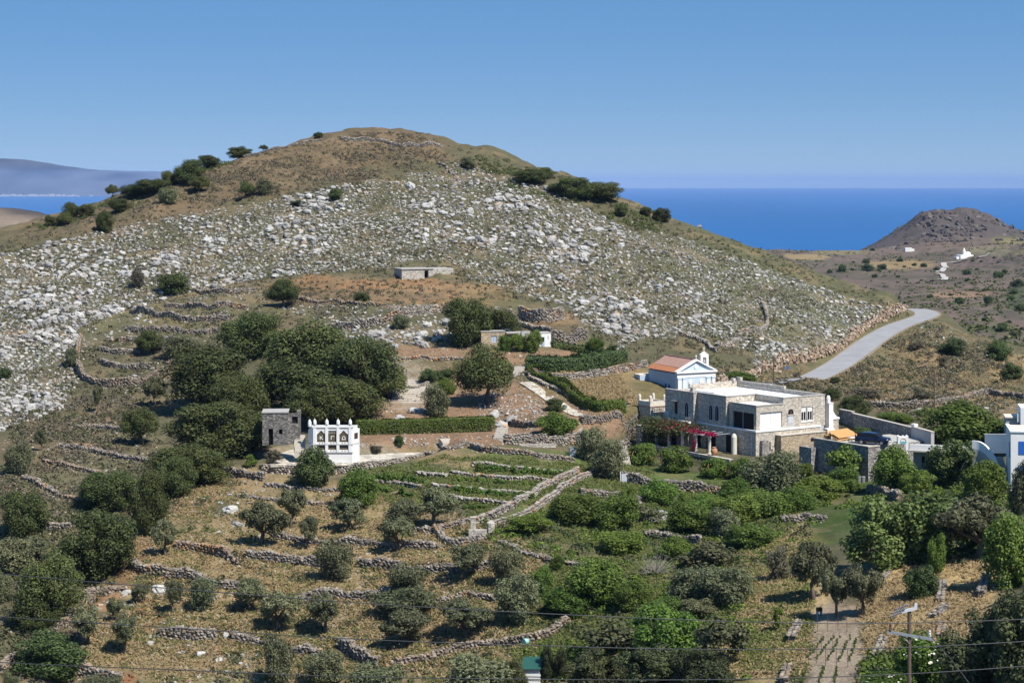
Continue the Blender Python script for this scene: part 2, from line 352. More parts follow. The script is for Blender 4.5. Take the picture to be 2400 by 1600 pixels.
# roughness of the ground: gentle in the garden, broken on the hill
_hill = smooth(300, 380, GY)
H += fbm(GX, GY, 14, 3, 1)*(.5+1.6*_hill) + fbm(GX, GY, 3, 3, 4)*(.3+.6*_hill)
def seg_dist(pl, x, y, open_ends=True):
    """signed distance (positive on the uphill/left side), and parameter clamp distance"""
    best = np.full(x.shape, 1e9); sg = np.zeros(x.shape); zz = np.zeros(x.shape)
    for a, b in zip(pl[:-1], pl[1:]):
        d = b[:2]-a[:2]; L = np.hypot(*d)+1e-9; t = np.clip(((x-a[0])*d[0]+(y-a[1])*d[1])/L**2, 0, 1)
        px = a[0]+t*d[0]; py = a[1]+t*d[1]; q = np.hypot(x-px, y-py); c = d[0]*(y-a[1])-d[1]*(x-a[0])
        m = q < best; best = np.where(m, q, best); sg = np.where(m, np.sign(c), sg); zz = np.where(m, a[2]+t*(b[2]-a[2]), zz)
    return best, sg, zz
def window(pl, r):
    x0, x1 = pl[:,0].min()-r, pl[:,0].max()+r; y0, y1 = pl[:,1].min()-r, pl[:,1].max()+r
    return (slice(max(0,int((y0-Y0)/GS)), max(1,int((y1-Y0)/GS))), slice(max(0,int((x0-X0)/GS)), max(1,int((x1-X0)/GS))))
def level(pl, half, feather, dz=0.0, z=None):
    """pull the ground to the polyline's own height within half metres of it"""
    s = window(pl, half+feather+1); x, y = GX[s], GY[s]
    d, sg, zz = seg_dist(pl, x, y); k = 1-smooth(half, half+feather, d)
    H[s] = H[s]*(1-k)+((zz if z is None else z)+dz)*k
def level_poly(poly, z, feather):
    poly = np.array(poly, float); s = window(np.c_[poly, poly[:,0]*0], feather+1); x, y = GX[s], GY[s]
    ins = np.zeros(x.shape, bool); j = len(poly)-1
    for i in range(len(poly)):
        xi, yi = poly[i]; xj, yj = poly[j]
        ins ^= ((yi > y) != (yj > y)) & (x < (xj-xi)*(y-yi)/(yj-yi+1e-12)+xi); j = i
    d, _, _ = seg_dist(np.c_[np.r_[poly, poly[:1]], np.zeros(len(poly)+1)], x, y)
    k = np.where(ins, 1, 1-smooth(0, feather, d)); H[s] = H[s]*(1-k)+z*k
def resample(pts, step):
    pts = np.asarray(pts, float); seg = np.hypot(*(np.diff(pts[:,:2], axis=0).T)); s = np.r_[0, np.cumsum(seg)]
    n = max(2, int(round(s[-1]/step))+1); t = np.linspace(0, s[-1], n)
    return np.c_[[np.interp(t, s, pts[:,k]) for k in range(pts.shape[1])]].T
def bez(pts, n=6):
    """Catmull-Rom through points"""
    p = np.asarray(pts, float); p = np.r_[[2*p[0]-p[1]], p, [2*p[-1]-p[-2]]]; out = []
    for i in range(1, len(p)-2):
        for t in np.linspace(0, 1, n, endpoint=False):
            out.append(.5*((2*p[i])+(-p[i-1]+p[i+1])*t+(2*p[i-1]-5*p[i]+4*p[i+1]-p[i+2])*t*t+(-p[i-1]+3*p[i]-3*p[i+1]+p[i+2])*t**3))
    out.append(p[-2]); return np.array(out)

# fixed frames: the villa (corner of its terrace) and level sites
HC = np.array([35.253, 277.0, -35.879]); HTH = math.radians(34); HR = np.array([math.cos(HTH), math.sin(HTH)]); HL = np.array([-math.sin(HTH), math.cos(HTH)])
def hw(r, l): return HC[:2]+HR*r+HL*l
ZG = HC[2]-3.55                                     # villa ground floor level
# road: centre line on the slope right of the chapel
ROADP = [(1880,896),(1915,881),(1960,858),(2010,822),(2055,788),(2105,760),(2150,745),(2172,736),(2165,728),(2140,724)]
road = np.array([P(u, v, D) for (u, v), D in zip(ROADP, [352,357,370,388,408,428,441,450,458,466])])
road = bez(road, 5)
rz = np.linspace(road[0,2], road[-1,2], len(road)); road[:,2] = .2*rz+.8*road[:,2]
level(road, 3.2, 5.0)
level_poly([hw(-15,-6), hw(-6,-6), hw(-6,20), hw(-14,20)], ZG-1.7, 5)
level_poly([hw(-5.2,-3), hw(18,-3), hw(18,4), hw(14.5,24), hw(-5.2,24)], ZG, 1.2)

PZ = -38.8                                          # dovecote patio level
def onz(u, v, z): D = -z*F/(v-VH); return ((u-1200)/F*D, D)
level(np.array([[*onz(836,1016,-37.2),-37.2],[*onz(1000,1012,-37.2),-37.2],[*onz(1160,1007,-37.2),-37.2]]), 4, 3)
level(np.array([[*onz(u,v,PZ-z),PZ-z] for u,v,z in [(600,1112,1.4),(690,1114,1.4),(784,1112,1.4),(850,1102,1.1),(924,1086,.7),(990,1068,.3)]])-np.array([0,1.2,0]), 1.6, 4)
level_poly([onz(*q, PZ) for q in [(634,1086),(700,1086),(800,1084),(850,1080),(925,1072),(980,1059),(900,1063),(835,1067),(750,1062),(690,1052),(655,1062)]], PZ, .9)
CT0 = P(2035, 1047, 262)                            # corner of the walled car terrace
CTW = lambda r, l: CT0[:2]+HR*r+HL*l
level_poly([CTW(14,-3), CTW(-1,-3), CTW(-1,13), CTW(-7,13), CTW(-7,-6), CTW(14,-6)], -40.9, 6)
level_poly([CTW(2,2), CTW(12,2), CTW(12,9), CTW(2,9)], CT0[2]-.5, 1.3)
# ---------------------------------------------------------------- dry stone walls: picture polyline of the foot, height in picture px, terrace step 0/1
L0 = 'dry stone terrace wall '
WALLS = [
 ([(310,735),(367,747),(460,757),(534,753)],15,1,'long grey dry stone terrace wall left of the round dark oak, highest but one on the left slope',''),
 ([(391,722),(442,724),(500,727),(580,727)],12,1,'short grey terrace wall on the left slope, topmost of that stack',''),
 ([(300,776),(391,782),(513,783)],13,1,'grey terrace wall running into the round dark oak, third down on the left slope',''),
 ([(279,802),(320,805)],12,1,'stub of terrace wall left of a small round tree on the left slope',''),
 ([(371,805),(418,802)],12,1,'stub of terrace wall between two small trees on the left slope',''),
 ([(235,825),(280,829),(323,833)],12,1,'short grey terrace wall inside the top of the curved enclosure',''),
 ([(238,850),(272,862),(350,864)],13,1,'low grey wall inside the curved enclosure, under the small trees',''),
 ([(190,800),(183,830),(182,856),(190,882),(218,900),(258,906),(320,902),(374,880),(415,858)],20,0,'curved horseshoe dry stone enclosure wall on the left slope','o'),
 ([(184,1005),(240,1006),(289,1013)],9,1,'thin low terrace wall beside the bare reddish earth at left',''),
 ([(136,1050),(187,1056),(272,1073),(360,1087)],10,1,'low sagging terrace wall ending at the oak strip, upper of three at left',''),
 ([(105,1083),(170,1098),(250,1120)],8,1,'low terrace wall with orange earth on top, middle of three at left','o'),
 ([(56,1122),(102,1143),(184,1175)],10,1,'low pale terrace wall, lowest of three at left',''),
 ([(98,1238),(130,1240),(162,1240)],18,0,'short heap-like stone wall beside the large dark bush at left edge',''),
 ([(520,1115),(560,1122),(618,1130)],20,1,'grey terrace wall left of the dovecote patio',''),
 ([(617,1112),(690,1114),(784,1110),(850,1101),(924,1086),(990,1068)],22,0,'curved retaining wall holding the dovecote patio','x'),
 ([(1000,1066),(1052,1054),(1090,1046)],9,1,'low wall rising from the yellow box to the garden steps',''),
 ([(1105,1050),(1150,1062),(1250,1073),(1340,1084)],14,1,'grey garden wall ending beside the two grey olives near the villa',''),
 ([(1184,1042),(1250,1044),(1340,1044),(1470,1042)],22,1,'long pale straight garden wall above the lawn, left of the pergola','p'),
 ([(1200,996),(1262,1002)],14,1,'short grey wall right of the clipped hedge',''),
 ([(1363,998),(1430,991),(1510,988)],17,1,'grey wall beside the foot of the paved ramp',''),
 ([(1110,1095),(1200,1103),(1330,1114)],9,1,'topmost low vineyard wall with a pale coping','p'),
 ([(980,1119),(1045,1125)],9,1,'short vineyard wall behind the left vine row, left of the gap','p'),
 ([(1060,1121),(1180,1129),(1290,1137)],9,1,'second vineyard wall, right of the gap','p'),
 ([(873,1134),(930,1139),(985,1146)],9,1,'third vineyard wall, left piece below the left vine row','p'),
 ([(1015,1147),(1130,1158),(1235,1164)],9,1,'third vineyard wall, right piece','p'),
 ([(1055,1168),(1130,1179),(1190,1187)],10,1,'lowest vineyard wall, beside the lane','p'),
 ([(625,1141),(700,1151),(792,1153)],9,1,'low wall in dry grass below the round bush of the dovecote',''),
 ([(560,1163),(640,1172),(760,1185)],7,1,'thin crumbled terrace line in dry grass above the small olives',''),
 ([(1352,1113),(1300,1140),(1200,1192),(1107,1228)],15,0,'upper long straight wall of the sunken grass lane','p'),
 ([(1092,1226),(1020,1250),(972,1248)],12,1,'low broken wall leaving the foot of the lane to the left',''),
 ([(1392,1113),(1340,1140),(1290,1172),(1240,1205),(1148,1240)],13,0,'lower long straight wall of the sunken grass lane','p'),
 ([(1133,1272),(1060,1290),(1036,1268),(1022,1250)],16,0,'hooked wall end below the stone gate pillar',''),
 ([(800,1284),(900,1289),(960,1290),(1025,1292)],17,1,'grey terrace wall behind the slim olive left of the hooked wall',''),
 ([(640,1265),(720,1276),(798,1284)],14,1,'grey terrace wall behind the smallest round olive',''),
 ([(842,1336),(936,1346),(1000,1347),(1070,1348)],22,1,'long even terrace wall left of the leaning olive',''),
 ([(1082,1346),(1120,1344),(1155,1338)],20,1,'short terrace wall right of the leaning olive',''),
 ([(415,1288),(476,1300),(558,1327)],20,1,'tumbled terrace wall with orange lichen right of the thin olive','o'),
 ([(582,1320),(680,1327),(770,1334)],22,1,'tumbled terrace wall left of the tall green olive',''),
 ([(308,1334),(340,1350),(440,1360),(510,1380),(562,1383)],22,1,'long tumbled terrace wall rising to the big dark oak at left',''),
 ([(700,1424),(720,1406),(800,1402),(850,1404),(915,1400)],20,1,'grey terrace wall behind the twin spreading olives',''),
 ([(1020,1419),(1060,1407),(1090,1397),(1160,1408)],13,1,'broken terrace wall between two grey olives, with gaps',''),
 ([(376,1492),(440,1500),(502,1497)],26,1,'tall grey terrace wall right of the red earth patch',''),
 ([(545,1500),(600,1513),(652,1522)],16,1,'sagging terrace wall below the wide spreading olive',''),
 ([(690,1532),(720,1537),(748,1541)],22,1,'short thick terrace wall end near the bottom','' ),
 ([(800,1536),(840,1552),(884,1564)],30,1,'thick wall end with a broken corner at bottom centre left',''),
 ([(0,1577),(60,1537),(130,1482),(190,1437),(216,1407)],22,0,'long diagonal wall capped with orange lichen at bottom left','o'),
 ([(170,1580),(230,1594),(280,1604)],32,1,'thick grey wall beside the dark bottom left bush',''),
 ([(910,1574),(1010,1550),(1095,1520),(1180,1510),(1260,1500),(1327,1464)],20,0,'long diagonal wall of orange stones at bottom centre','o'),
 ([(195,1402),(240,1392),(290,1384)],14,1,'low shaded wall under the oak strip at lower left','o'),
 ([(1172,1281),(1225,1306),(1310,1322),(1390,1337)],12,1,'low terrace wall beside the yellow green sapling',''),
 ([(1361,1161),(1440,1167),(1500,1184)],19,1,'curved grey wall at the head of the green garden',''),
 ([(1460,1127),(1520,1143),(1600,1153),(1685,1160)],24,1,'dark retaining wall below the citrus terrace',''),
 ([(1835,1226),(1880,1222),(1932,1220)],16,1,'rough low wall below the green hedge bank',''),
 ([(2035,1157),(2070,1162),(2107,1174)],18,1,'bluish shaded curved wall left of the fig',''),
 ([(1515,1262),(1560,1267),(1640,1277)],18,1,'low wall between bushes beside the grey water tank',''),
 ([(1853,1507),(1862,1488),(1872,1470)],18,0,'loose pile of stones at the left corner of the vegetable plot',''),
 ([(2298,1402),(2306,1380),(2314,1358)],16,0,'narrow upright wall end in gold grass at right',''),
 ([(2203,1412),(2207,1390),(2209,1368)],9,0,'thin line of stones in gold grass right of the dark shrub',''),
 ([(2063,1368),(2081,1345)],9,0,'tiny line of stones right of the twin olive',''),
 ([(2186,1447),(2216,1425)],9,0,'short line of stones right of the pole top',''),
 ([(2204,1492),(2209,1465)],9,0,'orange tinged stones behind the crossarm end','o'),
 ([(2053,1542),(2062,1520),(2071,1500)],8,0,'thin upright line of stones left of the pole',''),
 ([(1836,1604),(1846,1572)],14,0,'stone heap at the bottom left of the vegetable plot','o'),
 ([(770,777),(860,767),(930,747),(1000,737),(1075,730)],18,1,'broad bank of pale stones left of the domed green tree','p'),
 ([(1218,748),(1240,756),(1280,758),(1317,750)],30,1,'upper curved stone ruin above the chapel hut','p'),
 ([(1276,797),(1300,806),(1340,808),(1372,798)],30,1,'lower curved stone ruin above the chapel hut, broken open',''),
 ([(1165,730),(1210,754),(1275,792)],11,0,'straight pale wall running down to the white chapel hut','p'),
 ([(805,714),(870,716),(940,718)],6,1,'low ochre wall along the front edge of the brown field','o'),
 ([(640,700),(720,707),(800,711)],7,0,'low ochre wall left of the brown field','o'),
 ([(440,681),(530,687),(595,684)],10,1,'grey field wall above the lone tree with a long shadow',''),
 ([(800,327),(870,331),(935,344),(1035,347)],8,0,'pale wall across the summit','p'),
 ([(572,369),(660,349),(750,330)],5,0,'thin wall along the left skyline of the hill',''),
 ([(1028,384),(1048,400),(1024,424)],3,0,'left wall of the steep path below the summit','p'),
 ([(1052,400),(1072,420),(1058,446)],3,0,'right wall of the steep path below the summit','p'),
 ([(1680,813),(1735,787),(1790,773),(1797,746),(1784,712)],9,0,'winding pale wall on the right flank above the chapel','p'),
 ([(1600,786),(1640,800),(1680,826)],8,0,'pale wall going down behind the bell tower','p'),
 ([(2035,954),(2127,957),(2246,942),(2314,927),(2400,934)],13,1,'long rough wall crossing the dry spur at right',''),
 ([(1240,884),(1300,892),(1360,889),(1440,874),(1512,858)],15,1,'low wall with straw below the dark rounded hedge','p'),
 ([(905,905),(960,912),(1000,902)],7,0,'flat slab ledge above the garden steps','p'),
 ([(880,850),(960,842),(1085,843)],6,1,'low pale ledge below the domed tree','p'),
 ([(1240,884),(1300,912),(1360,945),(1440,957),(1475,960)],8,0,'pale low wall running behind the trailing hedge','p'),
]
for wd in WALLS:
    pts = ray([p[0] for p in wd[0]], [p[1] for p in wd[0]]); pts = pts[~np.isnan(pts[:,0])]
    if len(pts) > 2: pts = bez(pts, 4)
    wd_h = wd[1]*pts[:,1].mean()/F
    WP = getattr(bpy, '_wp', None) or []; bpy._wp = WP; WP.append((pts, wd_h, wd))
WP = bpy._wp; del bpy._wp
for pts, h, wd in WP:
    if not wd[2]: continue
    a, b = pts[0], pts[-1]; pl = pts if b[0] > a[0] else pts[::-1]
    s = window(pl, 9); x, y = GX[s], GY[s]; d, sg, _ = seg_dist(pl, x, y)
    de = np.minimum(np.hypot(x-pl[0,0], y-pl[0,1]), np.hypot(x-pl[-1,0], y-pl[-1,1]))
    k = np.where(sg > 0, np.exp(-np.maximum(d-.2, 0)/4.0), 0)*(d < 9)*smooth(0, 1.5, np.maximum(de, 0)+.3)
    H[s] += k*h*.72

level_poly([onz(*q, PZ) for q in [(640,1085),(700,1085),(800,1083),(850,1079),(925,1072),(980,1059),(900,1063),(835,1067),(750,1062),(690,1052),(655,1062)]], PZ-.03, .7)
level_poly([hw(-5.0,-3), hw(18,-3), hw(18,4), hw(14.5,24), hw(-5.0,24)], ZG, 1.0)
level_poly([CTW(2,2), CTW(12,2), CTW(12,9), CTW(2,9)], CT0[2]-.5, 1.0)
# ---------------------------------------------------------------- ground mesh
def pix(x, y, z): return 1200+F*x/y, VH-F*z/y
SOIL=(.22,.14,.088); TAN=(.265,.195,.1); BROWN=(.125,.093,.056); SCRUB=(.092,.086,.048); GREEN=(.09,.12,.035); LUSH=(.05,.075,.02)
ORANGE=(.27,.15,.075); GOLD=(.4,.29,.14); GREY=(.27,.215,.155); RED=(.22,.09,.045); OLIVE=(.12,.11,.055); PALE=(.34,.29,.22)
# (u, v, half width, half height, tilt deg, colour, strength)
ZON = [
 (600,1000,3000,2500,0,SCRUB,1), (650,380,480,75,-12,BROWN,.95),(350,500,170,35,-18,BROWN,.8),(180,520,200,26,-12,BROWN,.6),(1000,345,160,35,10,BROWN,.8),
 (1250,430,260,30,24,SCRUB,.8),(920,682,260,34,2,ORANGE,.75),(900,692,190,13,2,BROWN,.7),(700,700,120,20,0,BROWN,.6),(470,735,230,50,0,OLIVE,.6),
 (1180,745,150,60,15,OLIVE,.6),(1290,745,70,20,0,ORANGE,.5),(1300,770,80,35,0,BROWN,.6),
 (1150,830,330,22,3,SOIL,.95),(1080,950,280,80,0,SOIL,.85),(950,900,90,60,0,PALE,.5),(1250,960,230,45,8,SOIL,.95),(1000,1015,240,34,0,SOIL,1),(1230,1018,210,16,0,SOIL,.8),
 (1420,905,190,55,8,(.15,.12,.055),.9),(1400,880,120,18,0,TAN,.5),
 (760,1060,160,24,0,PALE,.4),(1080,1075,120,28,4,TAN,.7),(1290,1085,170,28,6,GREEN,.75),(1100,1130,270,40,5,GREEN,.8),(1230,1062,150,13,3,GREEN,.8),
 (700,1160,260,60,6,TAN,.8),(600,1250,330,60,5,TAN,.7),(700,1330,420,80,6,TAN,.85),(620,1430,420,70,6,TAN,.9),(500,1540,520,60,6,OLIVE,.6),(400,1570,420,40,4,TAN,.5),(1000,1290,220,60,6,TAN,.7),(960,1460,260,70,0,OLIVE,.75),(1000,1560,260,40,0,TAN,.5),
 (1080,1420,180,40,0,TAN,.6),(340,1440,60,45,0,RED,.85),(290,1590,40,25,0,RED,.8),(230,1400,60,30,0,RED,.4),(330,1345,60,15,0,ORANGE,.6),
 (240,1080,230,100,12,(.13,.115,.065),.8),(120,1010,150,60,-20,BROWN,.6),(250,985,60,18,10,SOIL,.9),(185,1048,40,10,0,ORANGE,.6),(8,1145,30,14,0,ORANGE,.9),(130,1250,200,100,0,OLIVE,.6),(450,1170,60,90,-30,ORANGE,.5),(290,1320,40,120,25,ORANGE,.45),
 (1230,1165,30,90,62,GREEN,.5),(1350,1180,120,30,0,GREEN,.7),(1400,1210,260,60,8,GREEN,.85),(1650,1190,420,90,0,LUSH,.9),(1420,1290,260,50,8,OLIVE,.8),(1550,1120,220,22,8,GREEN,.9),(1560,1135,200,7,10,TAN,.5),
 (1330,1330,180,40,0,OLIVE,.7),(1500,1450,300,110,0,OLIVE,.7),(1300,1560,200,70,0,TAN,.5),(2060,1170,150,60,0,LUSH,.9),(2030,1185,45,30,10,(.05,.11,.03),.9),(2300,1180,250,120,0,LUSH,.7),
 (1790,1330,90,120,0,OLIVE,.7),(1760,1490,110,140,0,(.17,.15,.05),.9),(1830,1250,60,60,0,TAN,.6),(1840,1290,80,60,0,(.16,.14,.05),.6),(1940,1510,110,120,-8,GREY,1),(1950,1440,70,30,0,GREY,.9),(1795,1560,70,60,0,GOLD,.7),
 (2120,1390,90,90,0,GOLD,.95),(2250,1390,90,90,0,GOLD,.95),(2140,1480,90,60,0,GOLD,.8),(2060,1500,40,100,0,OLIVE,.8),(2160,1580,120,60,0,LUSH,.8),(1890,1400,60,50,0,GOLD,.6),
 (2150,880,300,70,18,(.17,.13,.075),.85),(2000,900,160,30,5,BROWN,.6),(2160,830,70,26,25,(.3,.2,.1),.7),(2290,900,130,60,0,OLIVE,.5),(2330,960,120,25,0,TAN,.5),(2380,860,60,30,0,GOLD,.5),(2050,945,120,22,5,BROWN,.6),(2230,950,200,30,5,BROWN,.5),
 (1850,690,330,130,28,(.095,.1,.05),.5),(1990,795,90,14,-30,(.12,.115,.05),.7),(1700,660,200,60,28,SCRUB,.4),
]
def ground_color(x, y, z):
    u, v = pix(x, y, z); n = fbm(x, y, 9, 4, 8); n2 = fbm(x, y, 2.2, 3, 21)
    c = np.tile(np.array(SCRUB), (len(x), 1))
    for u0, v0, ru, rv, t, col, k in ZON[1:]:
        t = math.radians(t); a = ((u-u0)*math.cos(t)+(v-v0)*math.sin(t))/ru; b = (-(u-u0)*math.sin(t)+(v-v0)*math.cos(t))/rv
        r = np.sqrt(a*a+b*b)+n*.55+n2*.25
        wgt = (1-smooth(.75, 1.1, r))*k
        c = c*(1-wgt[:,None])+np.array(col)*wgt[:,None]
    g = smooth(.12, .3, fbm(x, y, 5, 3, 31)); c = c*(1-.35*g[:,None])+np.array(SCRUB)*.35*g[:,None]      # scattered scrub
    t = smooth(.1, .28, fbm(x, y, 6.5, 4, 44)); c = c*(1-.3*t[:,None])+np.array((.24,.17,.1))*.3*t[:,None]  # bare earth
    d, sg, _ = seg_dist(road, x, y); e = (1-smooth(3.0, 4.5, d)); c = c*(1-.6*e[:,None])+np.array((.16,.14,.07))*.6*e[:,None]
    return c
us = np.arange(-330, 2731, 8.5); ds = []; d_ = 118.
while d_ < 650: ds.append(d_); d_ += .62+max(0, (d_-300))*.0026
ds = np.array(ds); U, Dm = np.meshgrid(us, ds)
X = (U-1200)/F*Dm; Z = hz(X, Dm)
V = np.c_[X.ravel(), Dm.ravel(), Z.ravel()]
nu = len(us); q = (np.arange(len(ds)-1)[:,None]*nu+np.arange(nu-1)[None,:]).ravel()
cols = ground_color(V[:,0], V[:,1], V[:,2])
tag(mesh_np('ground', V, np.c_[q, q+1, q+nu+1, q+nu], M['ground'], smooth=True, cols=cols), kind='structure')

# road ribbon with a worn pale line
def ribbon(name, line, half, mat, dz=.06, kind='structure', z=None):
    line = np.asarray(line); d = np.gradient(line[:,:2], axis=0); d /= np.hypot(d[:,0], d[:,1])[:,None]+1e-9
    n = np.c_[-d[:,1], d[:,0]]; ks = np.linspace(-half, half, 5)
    V = np.concatenate([np.c_[line[:,:2]+n*k, line[:,2]+dz+.04*(1-abs(k)/half)] for k in ks]); m = len(line)
    Fc = np.concatenate([np.c_[np.arange(m-1)+i*m, np.arange(1, m)+i*m, np.arange(1, m)+(i+1)*m, np.arange(m-1)+(i+1)*m] for i in range(4)])
    if True: Fc = Fc[:, ::-1]
    o = mesh_np(name, V, Fc, mat, smooth=True)
    return tag(o, kind=kind) if kind else o
M['gravel'] = plain('verge_gravel', (.24,.19,.13), .95, .3, 2.0)
ribbon('road_verge', resample(road, 1.5), 3.35, M['gravel'], .0)
ribbon('road', resample(road, 1.5), 2.75, M['asphalt'])
vr = [G(u, v) for u, v in [(1790,901),(1825,896),(1850,890),(1880,886)]]
ribbon('lane_road', resample(np.array([[p[0], p[1], hz(p[0], p[1])] for p in vr]), 1.0), 1.6, M['asphalt'], .1)

# ---------------------------------------------------------------- far valley, headland, island, sea
FC = []
for v, row in {800:{1700:640,2100:760,2400:720,2700:690}, 740:{1700:800,2050:880,2400:850,2700:820}, 690:{1700:1000,2100:1090,2400:1050,2700:1000},
               640:{1700:1230,2000:1330,2300:1330,2700:1180}, 610:{1700:1420,1900:1500,2200:1560,2330:1500,2600:1250}, 590:{1750:1600,1850:1640,2000:1720,2150:1740,2330:1650},
               575:{2400:1500,2600:1350}, 560:{2440:1560}}.items():
    for u, D in row.items(): FC.append(P(u, v, D))
for u, v, D in [(1760,585,1750),(1850,583,1800),(1930,587,1800),(2000,588,1800),(2080,570,1850)]:
    q = P(u, v, D); FC.append(q); q = P(u, v, D+250); q[2] -= 40; FC.append(q); q = P(u, v, D+600); q[2] -= 130; FC.append(q)
for u, v in [(2050,575),(2090,552),(2130,528),(2165,503),(2190,500),(2230,497),(2260,494),(2290,497),(2325,512),(2355,535),(2385,548),(2430,552),(2500,545)]:
    D = 1900; FC.append(P(u, v, D)); q = P(u, v, D+140); q[2] -= 22; FC.append(q); q = P(u, v, D+500); q[2] = -150; FC.append(q)
FC.append(P(2200,560,1790)); FC.append(P(2300,562,1790)); FC.append(P(2250,535,1840)); FC.append(P(2150,548,1840)); FC.append(P(2330,548,1830))
FC = np.array(FC); CTs, ws = CT, _w
CT = FC; _w = tps_fit(FC)
usf = np.arange(1620, 2760, 5.0); dsf = np.concatenate([np.arange(560, 1200, 6), np.arange(1200, 2300, 8)])
U, Dm = np.meshgrid(usf, dsf); X = (U-1200)/F*Dm
Zf = tps(X, Dm) + (fbm(X, Dm, 120, 3, 3)*5 + fbm(X, Dm, 22, 3, 6)*2.2)*(1-.7*smooth(1780, 1840, Dm))
cr = smooth(1830, 1880, Dm)*smooth(2110, 2170, U)*(1-smooth(2330, 2380, U)); Zf += cr*(np.abs(fbm(X, Dm, 13, 3, 2))*5); hd = smooth(1790, 1850, Dm)*smooth(2030, 2130, U); Zf += hd*fbm(X, Dm, 11, 3, 19)*3
tr = 2.6; tps_z = Zf.copy(); Zt = np.floor(Zf/tr)*tr+tr*smooth(.62, 1.0, Zf/tr-np.floor(Zf/tr)); Zf = np.where(Dm < 1750, .35*Zf+.65*Zt, Zf)     # old field terraces
def hfar(u, v):
    k = np.argmin(abs(usf-u)); t = dsf; zl = -(v-VH)/F*t; b = zl < Zf[:,k]; i = b.argmax(); D = t[i]
    return np.array([(u-1200)/F*D, D, Zf[i,k]])
nu = len(usf); V = np.c_[X.ravel(), Dm.ravel(), Zf.ravel()]; q = (np.arange(len(dsf)-1)[:,None]*nu+np.arange(nu-1)[None,:]).ravel()
n1 = fbm(X, Dm, 110, 4, 12).ravel(); n2 = fbm(X, Dm, 26, 3, 15).ravel()
c = np.tile(np.array((.125,.094,.076)), (len(V), 1))
k = smooth(-.05, .3, n1)[:,None]; c = c*(1-k*.7)+np.array((.098,.082,.06))*k*.7
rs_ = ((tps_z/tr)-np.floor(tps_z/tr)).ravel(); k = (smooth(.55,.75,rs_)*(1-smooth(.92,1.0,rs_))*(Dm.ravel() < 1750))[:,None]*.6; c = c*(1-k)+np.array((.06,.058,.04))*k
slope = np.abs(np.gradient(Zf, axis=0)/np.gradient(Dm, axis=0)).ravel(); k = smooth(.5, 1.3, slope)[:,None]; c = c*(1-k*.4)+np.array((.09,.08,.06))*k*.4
uu, vv = pix(V[:,0], V[:,1], V[:,2])
for u0, v0, ru, rv, col in [(2030,733,75,14,(.3,.21,.1)),(1890,602,60,9,(.24,.18,.09)),(1980,592,80,6,(.17,.15,.08)),(2120,620,90,12,(.22,.16,.08)),(2330,590,80,14,(.16,.14,.085)),(2250,690,70,9,(.23,.15,.1)),(2380,560,60,12,(.17,.15,.07)),(2390,700,40,30,(.06,.07,.04)),(2300,770,80,10,(.07,.08,.04))]:
    r = np.hypot((uu-u0)/ru, (vv-v0)/rv)+n2*.5; k = (1-smooth(.7, 1.1, r))[:,None]*.85; c = c*(1-k)+np.array(col)*k
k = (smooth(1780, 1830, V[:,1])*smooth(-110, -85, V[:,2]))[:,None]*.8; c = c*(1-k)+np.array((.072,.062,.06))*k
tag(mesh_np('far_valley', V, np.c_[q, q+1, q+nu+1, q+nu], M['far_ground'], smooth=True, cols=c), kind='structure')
CT, _w = CTs, ws

# land at the left edge, and the long island across the strait
def ridge_land(name, sky, D, depth, base, colr, seed, mat):
    sky = np.array(sky, float); uu = np.linspace(sky[0,0], sky[-1,0], 220); vv = np.interp(uu, sky[:,0], sky[:,1])
    rows = []; m = 26
    for j in range(m):
        t = j/(m-1); Dj = D-depth*.5+depth*t; h = math.sin(math.pi*min(t/1.1, 1))**.8
        x = (uu-1200)/F*D*(1+0*t); zt = -(vv-VH)/F*D; y = np.full(len(uu), Dj)
        z = base+(zt-base)*h+fbm(x, y, depth*.25, 5, seed)*(zt-base)*.55*h*(1-h*.7)
        rows.append(np.c_[x, y, z])
    V = np.concatenate(rows); nu = len(uu); q = (np.arange(m-1)[:,None]*nu+np.arange(nu-1)[None,:]).ravel()
    c = np.tile(np.array(colr), (len(V), 1))*(1+1.3*fbm(V[:,0], V[:,1]*.6, depth*.1, 5, seed+1))[:,None]
    return tag(mesh_np(name, V, np.c_[q, q+1, q+nu+1, q+nu], mat, smooth=True, cols=c), kind='structure')
SEA = -180.
ridge_land('coast_hill', [(-500,470),(-200,478),(0,490),(60,497),(100,508),(140,530),(200,560)], 2600, 1000, -185, (.13,.1,.07), 3, M['far_ground'])
ridge_land('island_hills', [(-900,400),(-500,385),(-200,380),(0,375),(40,378),(95,386),(128,392),(175,396),(230,399),(310,401),(385,405),(470,412),(560,425),(640,460),(700,476)], 27500, 5000, SEA-3, (.06,.066,.08), 5, M['far_ground'])
cb = MB()
for k in range(90):
    u = random.gauss(55, 65); D = 24700+random.random()*250; x = (u-1200)/F*D; s = random.uniform(8, 22)
    cb.box(x-s, x+s, D, D+40, SEA, SEA+random.uniform(6, 34))
tag(cb.build('coastal_town', M['greyplaster']), kind='stuff')
m, n, b = newmat('sea'); b.inputs['Base Color'].default_value = (.012,.075,.235,1); b.inputs['Roughness'].default_value = .5; b.inputs['Specular IOR Level'].default_value = .22; b.inputs['IOR'].default_value = 1.33
g = n.nodes.new('ShaderNodeNewGeometry'); mp = n.nodes.new('ShaderNodeMapping'); mp.inputs['Scale'].default_value = (.0004, .00006, 1); n.links.new(g.outputs['Position'], mp.inputs['Vector'])
no = N(n, 'ShaderNodeTexNoise', Scale=1.0, Detail=6.0); n.links.new(mp.outputs[0], no.inputs['Vector']); rgb = n.nodes.new('ShaderNodeRGB'); rgb.outputs[0].default_value = (.013,.1,.28,1)
